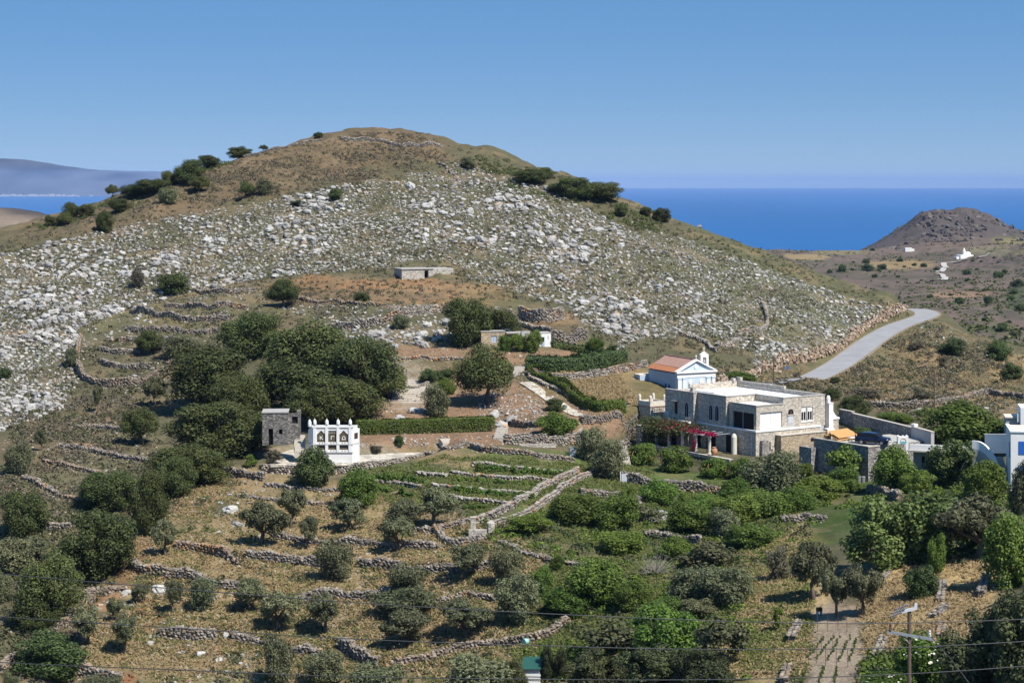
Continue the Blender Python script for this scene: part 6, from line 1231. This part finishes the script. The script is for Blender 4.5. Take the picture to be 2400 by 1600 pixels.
# --- dovecote
dv = empty('dovecote', (*onz(779, 1086, PZ), PZ), 0, 'white dovecote with slate lattice panels and the letters on them', 'dovecote')
wh = M['white']
MB().prism([(-2.75,0),(2.75,0),(3.5,1.5),(3.5,3.4),(-3.5,3.4),(-3.5,1.5)], -.3, 1.55).build('plinth', wh, dv)
bays = [(-2.2,-.85),(-.62,.62),(.85,2.2)] ; bays = [(-2.15,-.95),(-.6,.6),(.95,2.15)]
up = MB(); wall_x(up, -2.75, 2.75, 0, .3, 1.6, 2.65, [(a,b,1.9,2.5) for a, b in bays]); up.build('lower_tier', wh, dv); up = MB(); wall_x(up, -2.75, 2.75, 0, .3, 2.65, 4.95, [(a,b,2.95,4.55) for a, b in bays]); up.build('upper_tier', wh, dv)
for s in (-1, 1):
    sw = MB(); V = [(s*2.75,0,1.55),(s*3.5,1.5,1.55),(s*3.5,1.5,4.45),(s*3.3,1.1,4.75),(s*2.75,0,4.95)]; V += [(x-s*.3,y+.15,z) for x,y,z in V]; sw.add(V, [tuple(range(5)), tuple(range(5,10))[::-1]]+[(i,(i+1)%5,5+(i+1)%5,5+i) for i in range(5)]); sw.build('canted_wing', wh, dv)
    MB().add([(s*2.72,-.06,2.62),(s*3.54,1.46,2.62),(s*3.44,1.52,2.62),(s*2.66,.02,2.62),(s*2.72,-.06,2.72),(s*3.54,1.46,2.72),(s*3.44,1.52,2.72),(s*2.66,.02,2.72)], [(0,1,2,3),(4,7,6,5),(0,4,5,1),(1,5,6,2),(2,6,7,3),(3,7,4,0)]).build('wing_ledge', M['greyplaster'], dv)
MB().box(3.2,3.5,1.5,3.4,1.55,4.45).box(-3.5,-3.2,1.5,3.4,1.55,4.45).box(-3.2,3.2,3.1,3.4,1.55,4.9).build('back_wall', wh, dv)
pn = MB().add([(3.0,.46,3.35),(3.4,1.26,3.35),(3.4,1.26,4.15),(3.0,.46,4.15),(3.02,.45,3.35),(3.42,1.25,3.35),(3.42,1.25,4.15),(3.02,.45,4.15)], [(0,3,2,1),(4,5,6,7),(0,1,5,4),(1,2,6,5),(2,3,7,6),(3,0,4,7)]).build('side_lattice', M['brown'], dv)
for z in (1.5, 2.62): MB().box(-2.85,2.85,-.12,-.002,z,z+.09).build('slate_ledge', M['greyplaster'], dv)
MB().box(-2.85,2.85,-.1,.35,4.95,5.03).build('cornice', M['greyplaster'], dv); MB().box(-2.75,2.75,-.03,.3,5.03,5.3).build('parapet', wh, dv)
for x in (-2.45,-.78,.78,2.45): BX(x-.2,x+.2,-.1,-.002,1.6,4.94).build('pilaster', wh, dv); f_ = MB().lathe([(.2,5.3),(.24,5.45),(.24,5.75),(.16,6.0),(.03,6.1),(.02,6.25)], x, .12, 12).build('finial', wh, dv, True)
MB().lathe([(.22,4.9),(.25,5.1),(.25,5.5),(.16,5.8),(.03,5.95)], -3.28, 1.3, 12).build('finial', wh, dv, True)
LAT = plain('slate_lattice', (.3,.25,.17), .85, .2, 4)
for bi, (a, b) in enumerate(bays):
    for z0, z1 in ((1.9,2.5),(2.95,4.55)):
        pb = BX(a, b, .2, .28, z0, z1).build('lattice_panel', M['dark'], dv); lt = MB(); nr = int((z1-z0)/.17); nc = 7
        for r in range(nr):
            z = z0+r*(z1-z0)/nr; lt.box(a, b, .1, .2, z, z+.03)
            for k in range(nc): x = a+(k+.5*(r%2))*(b-a)/nc; d = (b-a)/nc*.5; lt.add([(x,.1,z+.03),(x+.03,.1,z+.03),(min(x+d+.03,b),.1,z+.15),(min(x+d,b),.1,z+.15),(x,.2,z+.03),(x+.03,.2,z+.03),(min(x+d+.03,b),.2,z+.15),(min(x+d,b),.2,z+.15)], [(0,1,2,3),(4,7,6,5),(0,4,5,1),(1,5,6,2),(2,6,7,3),(3,7,4,0)])
        tag(lt.build('slates', LAT, pb), kind='stuff')
    for z in (1.75, 2.8):
        for x in (a+.4, b-.4): BX(x-.05,x+.05,-.012,.01,z-.05,z+.08).build('nest_hole', M['dark'], dv)
    c_ = (a+b)/2
    if bi != 1:
        for s in (-1, 1): MB().wallpoly([(c_+s*.61,4.0),(c_+s*.61,4.56),(c_,4.56)] if s > 0 else [(c_-.61,4.0),(c_,4.56),(c_-.61,4.56)], .02, .2).build('gable_corner', wh, dv)
    else:
        for k in range(6): MB().wallpoly([(a+.02+k*.196,4.18),(a+.02+k*.196+.098,4.42),(a+.02+k*.196+.07,4.42),(a-.02+k*.196,4.18)], .05, .2).build('zigzag', wh, dv)
def stroke(pts, name): return MB().tube(pts, .045, 6).build(name, wh, dv)
bz = 3.3; y_ = .05
x = -1.55; MB().box(x-.2,x-.11,y_,y_+.08,bz-.02,bz+.5).build('letter_kappa', wh, dv); k1 = MB(); k1.tube([(x-.12,y_+.04,bz+.22),(x+.2,y_+.04,bz+.5)], .045, 6); k1.tube([(x-.05,y_+.04,bz+.28),(x+.22,y_+.04,bz-.02)], .045, 6); k1.build('letter_kappa_arms', wh, dv)
MB().box(-.22,-.13,y_,y_+.08,bz-.02,bz+.5).box(-.13,.26,y_,y_+.08,bz+.42,bz+.5).build('letter_gamma', wh, dv)
om = MB(); om.tube([(1.55+.2*math.cos(t), y_+.04, bz+.22+.22*math.sin(t)) for t in np.linspace(-.75, math.pi+.75, 12)], .045, 6); om.box(1.27,1.83,y_,y_+.08,bz-.03,bz+.06); om.build('letter_omega', wh, dv)
tag(dv, 'white dovecote with slate lattice panels reading K \u0393 \u03a9 and five finials')
# patio paving
pa = [onz(*q, PZ) for q in [(634,1091),(700,1090),(800,1088),(850,1084),(925,1075),(985,1060),(900,1063),(835,1067),(750,1062),(690,1050),(660,1062)]]
tag(MB().prism(pa, PZ-.2, PZ+.04).build('patio', M['paving']), kind='structure')
bx = empty('yellow_box', P(1002,1071,265), .2, 'small yellow box standing on the wall end right of the dovecote', 'box'); bx.location.z = PZ-.55; BX(-.33,.33,-.3,.3,0,.95).build('body', M['yellow'], bx, False, .03); BX(-.36,.36,-.33,.33,.95,1.02).build('lid', M['cream'], bx)
# --- small stone building left of the dovecote
sb_ = empty('stone_outbuilding', (*onz(652, 1026, -35.6), -35.6-.2), math.radians(4), 'tall narrow stone building under the oaks left of the dovecote', 'outbuilding')
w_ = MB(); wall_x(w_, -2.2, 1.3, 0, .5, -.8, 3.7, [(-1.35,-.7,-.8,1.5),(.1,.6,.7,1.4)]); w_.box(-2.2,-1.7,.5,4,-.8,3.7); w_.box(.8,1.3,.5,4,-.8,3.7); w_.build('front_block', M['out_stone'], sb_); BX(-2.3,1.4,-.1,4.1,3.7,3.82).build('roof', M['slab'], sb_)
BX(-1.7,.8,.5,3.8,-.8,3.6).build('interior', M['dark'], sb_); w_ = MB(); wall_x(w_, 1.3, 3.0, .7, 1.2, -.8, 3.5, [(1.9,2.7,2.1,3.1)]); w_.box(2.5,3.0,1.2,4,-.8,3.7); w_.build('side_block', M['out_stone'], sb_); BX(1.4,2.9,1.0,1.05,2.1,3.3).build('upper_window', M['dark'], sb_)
# --- stone stairs
def stairs(name, u0, v0, D0, u1, v1, D1, wid, n, label, mat='slabstone'):
    a = P(u0, v0, D0); b = P(u1, v1, D1); o = empty(name, a, math.atan2(b[1]-a[1], b[0]-a[0])-math.pi/2, label, 'steps', 'garden steps'); L_ = np.hypot(*(b-a)[:2]); h_ = b[2]-a[2]
    for i in range(n): BX(-wid/2+random.uniform(-.06,.06), wid/2+random.uniform(-.06,.06), L_*i/n, L_*(i+1)/n+.25, h_*i/n-.5, h_*(i+1)/n+.28).build('step', M[mat], o)
def Dg(u, v): return float(G(u, v)[1])
stairs('stone_steps', 703, 1064, 266, 702, 1024, 270, 1.5, 9, 'stone steps between the dovecote and the small stone building')
d0 = Dg(960,945); stairs('broad_steps', 962, 950, d0, 970, 893, Dg(970,893)+1, 6.2, 11, 'broad shallow stone steps under the oaks in the upper garden')
d0 = Dg(1045,1043); stairs('short_steps', 1050, 1043, d0, 1042, 1032, d0+1.2, 1.6, 4, 'short slab steps on the bare earth right of the hedge')
d0 = Dg(1172,1030); stairs('short_steps', 1168, 1032, d0, 1178, 1006, d0+3, 1.5, 6, 'slab steps at the left end of the pale garden wall')
d0 = Dg(1215,880); stairs('short_steps', 1212, 884, d0, 1218, 862, d0+3, 1.7, 7, 'narrow steps climbing to the chapel hut yard')
d0 = Dg(1355,1012); stairs('short_steps', 1352, 1016, d0, 1356, 992, d0+3, 1.5, 7, 'slab steps beside the foot of the paved ramp')
d0 = Dg(1463,1085); stairs('short_steps', 1468, 1095, d0, 1458, 1050, d0+5, 1.3, 9, 'curved stone steps left of the lemon trees')
# paved ramp
rp = [G(u, v) for u, v in [(1232,897),(1262,916),(1300,942),(1340,966),(1366,976)]]; rp = bez([[p[0],p[1],float(hz(p[0],p[1]))] for p in rp], 5)
ribbon('paved_ramp', rp, 1.15, M['paving'], .12)
# rim slab pieces (long pale kerb on the lawn)
o = empty('stone_kerb', G(1260,1043), 0, 'long pale kerb at the foot of the garden wall', 'kerb'); o.location.y -= 1.0; BX(-2.6,2.6,-.15,.15,-.2,.35).build('slab', M['pale_stone'], o)
o = empty('grey_cabinet', G(1341,1068), .3, 'pale grey metal cabinet at the end of the garden wall', 'cabinet'); MB().box(-.4,.4,-.35,.35,-.1,1.1).build('body', M['paintgrey'], o); BX(-.45,.45,-.4,.4,1.1,1.2).build('lid', M['metal'], o)
o = empty('metal_gate', G(1466,1132), .1, 'pale metal gate panel leaning in the dark wall', 'gate'); BX(-.55,.55,-.08,.0,-.2,1.3).build('panel', M['paintgrey'], o); BX(-.75,-.62,-.1,.1,-.2,1.6).build('post', M['porcelain'], o)
o = empty('water_tank', G(1533,1222), .35, 'dark grey flat topped water tank in the garden', 'water tank'); BX(-1.4,1.4,-.8,.8,-.3,1.1).build('body', M['greyplaster'], o); BX(-1.5,1.5,-.9,.9,1.1,1.22).build('slab', M['concrete'], o)
o = empty('gate_pillar', G(1109,1256), 0, 'rough stone gate pillar at the foot of the sunken lane', 'pillar'); BX(-.3,.3,-.3,.3,-.4,2.2).build('shaft', M['pale_stone'], o); BX(-.35,.35,-.35,.35,2.2,2.3).build('cap', M['slabstone'], o); BX(-.5,1.6,-.9,-.32,-.4,.9).build('base', M['pale_stone'], o)
o = empty('wall_pier', G(1150,1247), 0, 'short round pier at the end of the lower lane wall', 'pier'); MB().lathe([(.5,-.3),(.48,.9),(.4,1.05)],0,0,9).build('shaft', M['pale_stone'], o); MB().lathe([(.5,1.05),(.45,1.2),(.1,1.25)],0,0,9).build('cap', M['slabstone'], o)
o = empty('mint_barrel', G(1236,1508), .8, 'mint green plastic drum lying by the orange wall', 'drum'); mb = MB().lathe([(.28,-.5),(.3,-.45),(.3,.45),(.28,.5)],0,0,14); mb.v = [(z, x, y+.3) for x,y,z in mb.v]; mb.build('drum', M['mint'], o, False); mb = MB().lathe([(.31,-.03),(.31,.03),(.29,.03)],0,0,14); mb.v = [(z+.2, x, y+.3) for x,y,z in mb.v]; mb.build('hoop', M['mint'], o)
o = empty('garden_shed', G(1247,1598), -.1, 'small shed with dark green roof at the bottom edge', 'shed'); MB().box(-.8,.8,-.8,.8,-.5,1.4).build('wall', M['paintgrey'], o); MB().add([(-.95,-1,1.4),(.95,-1,1.5),(.95,1,2.2),(-.95,1,2.1),(-.95,-1,1.48),(.95,-1,1.58),(.95,1,2.28),(-.95,1,2.18)], [(0,3,2,1),(4,5,6,7),(0,1,5,4),(1,2,6,5),(2,3,7,6),(3,0,4,7)]).build('roof', M['greenmetal'], o)
for k in range(3): BX(-.9,.9,-.86,-.82,.1+k*.35,.3+k*.35).build('slat', M['white'], o)
for k, u in enumerate((2013,2023)): o = empty('metal_bin', G(u,1130), k, ['galvanised bin by the terrace corner, left','galvanised bin by the terrace corner, right'][k], 'bin', 'galvanised bins'); MB().lathe([(.26,-.1),(.3,.75)],0,0,12).build('body', M['metal'], o); MB().lathe([(.32,.75),(.3,.82),(.05,.86)],0,0,12).build('lid', M['metal'], o)
# --- chapel hut
hu = empty('chapel_hut', P(1196,823,335), math.radians(14), 'low hut with bare stone block, porch and whitewashed cell below the domed tree', 'hut')
hu.location.z = float(hz(hu.location.x, hu.location.y))-.1
w_ = MB(); wall_x(w_, -5.2, -1.0, 0, .5, -1, 2.9, [(-3.4,-2.4,1.0,2.2)]); w_.box(-5.2,-4.7,.5,4,-1,2.9); w_.box(-1.5,-1.0,.5,4,-1,2.9); w_.build('stone_block', M['warm_stone'], hu); BX(-5.3,-.9,-.1,4.1,2.9,3.03).build('block_roof', M['slab'], hu); wf = BX(-3.4,-2.4,.12,.2,1.0,2.2).build('window', M['shutter'], hu); BX(-2.93,-2.87,.08,.12,1.0,2.2).build('window_bar', M['paintgrey'], wf)
MB().box(-1.0,3.4,2.0,2.4,-1,2.5).build('porch_wall', M['greyplaster'], hu); BX(-.6,3.5,.3,2.4,2.5,2.72).build('porch_roof', M['concrete'], hu); BX(2.0,3.5,-.1,.3,1.9,2.9).build('porch_front', M['greyplaster'], hu); BX(1.55,1.85,.3,.7,-1,2.5).build('porch_post', M['white'], hu); BX(-.9,.6,2.5,2.8,2.72,3.2).build('parapet', M['white'], hu)
MB().box(5.0,7.1,-.9,1.9,-1,2.55).build('white_cell', M['white'], hu); BX(4.95,7.15,-.95,1.95,2.55,2.66).build('cell_roof', M['concrete'], hu); dr = BX(5.3,5.95,-.96,-.88,-.1,1.95).build('door', M['shutter'], hu); BX(5.38,5.87,-.98,-.961,1.1,1.85).build('door_pane', M['dark'], dr); BX(6.55,6.62,-.94,-.9,1.5,2.1).build('wall_lamp', M['dark'], hu)
MB().box(.8,2.2,-.9,-.3,-.4,.25).box(.8,2.2,-.3,.3,-.4,.5).build('steps', M['slabstone'], hu)
ld = empty('ladder', tuple(np.array(hu.location)+np.array((2.2,-.6,.0))), math.radians(14), 'small wooden ladder leaning on the hut porch', 'ladder')
for x in (-.2,.2): MB().tube([(x,0,0),(x,.4,1.6)], .035, 5).build('rail', M['porcelain'], ld)
for k in range(4): MB().tube([(-.2,.1+k*.08,.35+k*.33),(.2,.1+k*.08,.35+k*.33)], .025, 5).build('rung', M['porcelain'], ld)
# --- ruined hut and round ruins on the hill
p = G(942,655); rh = empty('ruined_hut', (p[0],p[1],float(hz(p[0],p[1]))-.1), math.radians(24), 'long low dry stone hut with concrete roof and black doorway on the hill', 'hut')
w_ = MB(); wall_x(w_, 0, 11.5, 0, .6, -.8, 2.15, [(5.0,5.9,-.8,1.85)]); w_.box(0,.6,.6,4.5,-.8,2.15); w_.box(10.9,11.5,.6,4.5,-.8,2.15); w_.build('wall', M['pale_stone'], rh); BX(.6,10.9,.9,4.5,-.8,2.1).build('interior', M['dark'], rh)
MB().box(-.2,7.0,-.2,5.2,2.15,2.34).build('roof_slab', M['slab'], rh); MB().box(7.0,11.4,.2,5,2.15,2.26).build('earth_roof', M['concrete'], rh)
# --- far white chapel, farm, track and bushes in the valley
wm = M['white']
def fz(u, v): q = hfar(u, v); return q
q = fz(2262,607); o = empty('far_chapel', q, .3, 'distant whitewashed monastery chapel on the valley saddle', 'chapel'); MB().box(-6,6,-3,5,-3,3).build('wall', wm, o); MB().box(-9,-6,-2,3,-3,1.5).box(6,10,-2,4,-3,2).build('side_wing', wm, o); MB().lathe([(1.3,3),(1.3,6),(.9,7),(.1,9)], -1, 0, 8).build('bell_tower', wm, o); MB().lathe([(2.6,3),(2.4,4.2),(1.5,5.2),(.2,5.6)], 3, 1, 12).build('dome', wm, o)
q = fz(2131,590); o = empty('far_farmhouse', q, 0, 'tiny white farmhouse far off at the foot of the headland', 'house'); MB().box(-4,2,-2,3,-2,3).build('wall', wm, o); BX(2,4.5,-1,3,-2,2).build('side_room', wm, o)
for nm, pts, hw_ in (('far_track', [(2320,596),(2300,603),(2290,610),(2262,613),(2230,617),(2212,622),(2218,630),(2210,635),(2185,637)], 2.2), ('far_track', [(2195,643),(2210,647),(2216,652),(2205,656),(2175,660)], 1.8)):
    l_ = np.array([fz(*p) for p in pts]); l_ = bez(l_, 5); k = np.clip(np.searchsorted(usf, 1200+F*l_[:,0]/l_[:,1]), 0, len(usf)-1); l_[:,2] = [float(np.interp(l_[i,1], dsf, Zf[:,k[i]])) for i in range(len(l_))]; ribbon(nm, l_, hw_, M['concrete'], .8)
fb = [(2109,614,16),(2072,609,10),(2143,624,12),(2030,617,18),(2068,632,22),(1973,636,24),(2000,618,8),(1998,636,10),(2033,640,26),(2060,637,12),(2085,638,8),(2165,627,16),(2195,636,14),(2280,612,9),(2266,645,22),(2268,660,14),(2228,694,12),(2251,713,26),(2318,712,26),(2340,652,26),(2370,705,20),(2345,735,12),(2310,753,18),(2293,770,12),(2240,728,12),(2300,620,8),(2290,637,10),(2355,640,14),(2385,672,30),(2376,690,20),(2390,730,28),(2365,757,14),(2380,790,26),(2250,665,8),(2105,650,10),(2050,650,14),(2130,700,10),(2330,605,8),(2180,700,16),(2160,660,9),(2350,775,30),(2045,588,12),(1945,640,14),(2120,627,9)]
FL = [('the white farmhouse',2131,590),('the white monastery',2262,607),('the upper track',2230,625),('the lower track bend',2216,652),('the golden field',2030,733),('the road bend',2160,720),('the right edge, higher up',2390,650),('the right edge, lower down',2390,760),('the distant coast',1980,610),('the dark hill shoulder',2060,640),('the middle of the far slope',2290,700)]; seen = {}; fb.sort(key=lambda t: -t[2])
for k, (u, v, w__) in enumerate(fb):
    nm_ = min(FL, key=lambda m_: (m_[1]-u)**2+2*(m_[2]-v)**2)[0]; c_ = seen.get(nm_, 0); seen[nm_] = c_+1; fl_ = 'distant dark bush, '+['largest','second largest','third largest','fourth largest','fifth largest','sixth largest','one of the smallest'][min(c_,6)]+' near '+nm_
    q = fz(u, v); mp_ = q[1]/F; o = empty('far_bush', (q[0], q[1], q[2]-.5), k, fl_, 'bush', 'bushes in the far valley'); o.scale = (w__*mp_, w__*mp_, w__*mp_*.62); link(bpy.data.objects.new('crown', random.choice(PROTO['round'])[0]), o)
# --- vegetable plot, stakes, seedlings
vp = [ray(u, v, near=True)[0] for u, v in [(1858,1600),(1872,1500),(1900,1440),(1960,1425),(2010,1450),(2030,1500),(2022,1600)]]
for i, (u0, v0, u1, v1) in enumerate([(1889,1553,1901,1492),(1913,1555,1916,1480),(1935,1558,1940,1478),(1960,1560,1964,1477),(1987,1562,1985,1480),(1901,1532,1926,1500),(1925,1528,1952,1498),(1952,1525,1976,1495)]):
    for k, (u, v) in enumerate(((u0, v0), (u1, v1)) if i < 5 else ((u0, v0),)):
        q = G(u, v); o = empty('garden_stake', q, 0, 'thin rusty upright stake in the vegetable plot', 'stake', 'stakes in the vegetable plot'); MB().tube([(0,0,-.2),(0,0,1.5)], .025, 5).build('rod', M['oldwood'], o); MB().tube([(0,0,1.5),(0,0,1.53)], .03, 5).build('tip', M['oldwood'], o)
for ri_, (u0, v0, u1, v1) in enumerate([(1895,1540,1930,1495),(1915,1545,1952,1495),(1940,1546,1968,1495),(1965,1550,1994,1492),(1990,1548,2008,1500),(1878,1600,1890,1562),(1920,1600,1930,1566),(1955,1600,1962,1566)]):
    for k in range(9): t = k/8; plant('sapling', u0+(u1-u0)*t+random.uniform(-2,2), v0+(v1-v0)*t, random.uniform(5,9), random.uniform(5,9), 'young green seedling in the '+['leftmost long row','second long row','third long row','fourth long row','rightmost long row','left short row at the bottom','middle short row at the bottom','right short row at the bottom'][ri_]+' of the vegetable plot', 'seedling', 'seedlings in the vegetable plot', 'seedling', sub=False)
o = empty('garden_tiller', G(1920,1440), .4, 'small dark tiller standing on the bare soil', 'tiller'); MB().box(-.25,.25,-.18,.18,.35,.7).build('engine', M['brown'], o); MB().tube([(0,0,.6),(.5,.1,1.0)], .03, 5).build('handle', M['cable'], o)
for x in (-.2,.2): mb = MB().lathe([(.18,-.06),(.2,0),(.18,.06)],0,0,10); mb.v = [(x+c*.9, a, b+.18) for a,b,c in mb.v]; mb.build('wheel', M['porcelain'], o)
# --- utility poles and wires
up_ = empty('utility_pole', P(2131,1427,110)+np.array((0,0,-13.5)), 0, 'near wooden utility pole with two crossarms at the lower right', 'utility pole', 'utility poles')
MB().tube([(0,0,-.5),(0,0,13.5)], [.16,.105], 10).build('shaft', M['oldwood'], up_)
ca = MB().add([(-1.28,-.14,12.17),(1.45,-.22,11.72),(1.45,-.1,11.72),(-1.28,-.02,12.17),(-1.28,-.14,12.3),(1.45,-.22,11.86),(1.45,-.1,11.86),(-1.28,-.02,12.3)], [(0,3,2,1),(4,5,6,7),(0,1,5,4),(1,2,6,5),(2,3,7,6),(3,0,4,7)]).build('crossarm', M['metal'], up_)
br = MB().wallpoly([(-.55,13.28),(.42,13.52),(.44,13.86),(.28,13.84),(.24,13.64),(-.55,13.44)], -.16, -.02).build('top_bracket', M['porcelain'], up_)
for k in range(3):
    s_ = MB(); x0 = -.1-.2*k; z0 = 13.78-.2*k; d = Vector((-.95,-.1,-.32)).normalized(); 
    for j in range(9): c_ = Vector((x0,-.1-.08*k,z0))+d*(j*.09); s_.tube([tuple(c_), tuple(c_+d*.045)], [.075,.04], 8)
    so2 = s_.build('insulator_string', M['porcelain'], up_); e0 = Vector((x0,-.1-.08*k,z0)); MB().tube([tuple(e0), tuple(e0+d*.85)], .05, 6).build('link_rod', M['brown'], so2)
for x, z in ((-1.1,12.27),(1.15,11.92)): MB().lathe([(.04,z),(.09,z+.08),(.05,z+.13),(.09,z+.2),(.05,z+.26),(.07,z+.34),(.03,z+.42)], x, -.12, 10).build('pin_insulator', M['porcelain'] if x > 0 else M['brown'], up_)
MB().tube([(-.5,-.1,12.05),(0,-.1,11.55)], .025, 5).build('brace', M['metal'], up_); BX(1.38,1.5,-.24,-.08,11.7,11.9).build('end_clamp', M['terracotta'], up_)
def cable(label, pts, r=.026, group='power lines across the foreground'):
    q = bez([P(*p) for p in pts], 8); o = empty('power_line', q[len(q)//2], 0, label, 'cable', group); MB().tube([tuple(a-q[len(q)//2]) for a in q], r, 5).build('wire', M['cable'], o)
cable('uppermost power line crossing the bottom of the picture', [(-200,1325,104),(0,1344,104),(400,1378,104),(800,1409,104),(1200,1433,104),(1600,1451,104),(1950,1460,104),(2200,1457,104),(2400,1450,104),(2600,1438,104)])
cable('middle power line crossing the bottom of the picture', [(-200,1425,104),(0,1444,104),(400,1470,104),(800,1495,104),(1200,1510,104),(1600,1520,104),(2000,1519,104),(2200,1513,104),(2400,1502,104),(2600,1488,104)])
cable('lowest power line crossing the bottom of the picture', [(-200,1532,104),(0,1551,104),(400,1568,104),(800,1584,104),(1200,1590,104),(1600,1592,104),(1950,1585,104),(2200,1574,104),(2400,1560,104),(2600,1545,104)])
cable('thin slanting stay wire running down right from the pole', [(2150,1462,110),(2190,1500,109),(2230,1545,108),(2275,1605,107),(2330,1680,106)], .02, 'stay wires')
cable('short wire leaving the pole towards the right edge', [(2265,1442,108),(2340,1410,105),(2400,1386,102),(2500,1340,98)], .018, 'stay wires')
for (u, v, hp, lb_) in [(1813,905,66,'thin dark utility pole between the chapel and the road'),(2190,978,106,'tall grey utility pole on the dry spur')]:
    q = G(u, v); Hh = hp*q[1]/F; o = empty('utility_pole', (q[0], q[1], float(hz(q[0], q[1]))), 0, lb_, 'utility pole', 'utility poles'); MB().tube([(0,0,-.4),(0,0,Hh)], [.13,.09], 7).build('shaft', M['oldwood'], o); MB().box(-.5,.5,-.05,.05,Hh-.5,Hh-.42).build('crossarm', M['oldwood'], o)
q = G(1845,888); o = empty('road_sign', (q[0], q[1], float(hz(q[0], q[1]))), 0, 'small blue road sign on a post by the lane', 'road sign'); MB().tube([(0,0,-.3),(0,0,2.2)], .04, 6).build('post', M['metal'], o); BX(-.2,.2,-.06,-.03,1.75,2.2).build('panel', M['blue'], o)
g_ = np.random.default_rng(77); uu_ = g_.uniform(1720, 2420, 3600); vv_ = g_.uniform(500, 830, 3600); C_ = np.array([hfar(a, b) for a, b in zip(uu_, vv_)]); k_ = (C_[:,1] > 600) & (C_[:,1] < 1960); C_ = C_[k_]; C_ = C_[g_.random(len(C_)) < smooth(-.3,.3,fbm(C_[:,0],C_[:,1],70,3,9))+.1]
C_ = np.repeat(C_, 10, 0)+g_.normal(0,.9,(len(C_)*10,3))*np.array((1.3,1,.5)); Vq, Fq = leaf_quads(C_, g_.normal(0,.6,C_.shape)+np.array((0,-.2,.8)), 1.3, 1.3, g_); tag(mesh_np('valley_scrub', Vq, Fq, M['oak']), kind='stuff')

uu_ = g_.uniform(2080, 2400, 900); vv_ = g_.uniform(496, 585, 900); Cr = np.array([hfar(a, b) for a, b in zip(uu_, vv_)]); Cr = Cr[(Cr[:,1] > 1770) & (Cr[:,1] < 1960)]; pk_ = smooth(-90, -45, Cr[:,2]); Cr = Cr[g_.random(len(Cr)) < .12+.75*pk_*smooth(-.1,.3,fbm(Cr[:,0],Cr[:,1],30,3,5))]; sr_ = g_.uniform(1.5, 6, len(Cr))
M['crag'] = rockmat('dark_crag', [(0,(.06,.055,.052)),(.5,(.1,.088,.08)),(1,(.15,.13,.115))], 0); tag(merged('headland_crags', ROCKS, Cr, frames(np.tile((0.,-.2,1.),(len(Cr),1))+g_.normal(0,.3,(len(Cr),3)), np.tile((1.,0,0),(len(Cr),1)), g_.uniform(0,6.3,len(Cr))), np.c_[sr_*1.5, sr_, sr_*.8], M['crag']), kind='stuff')
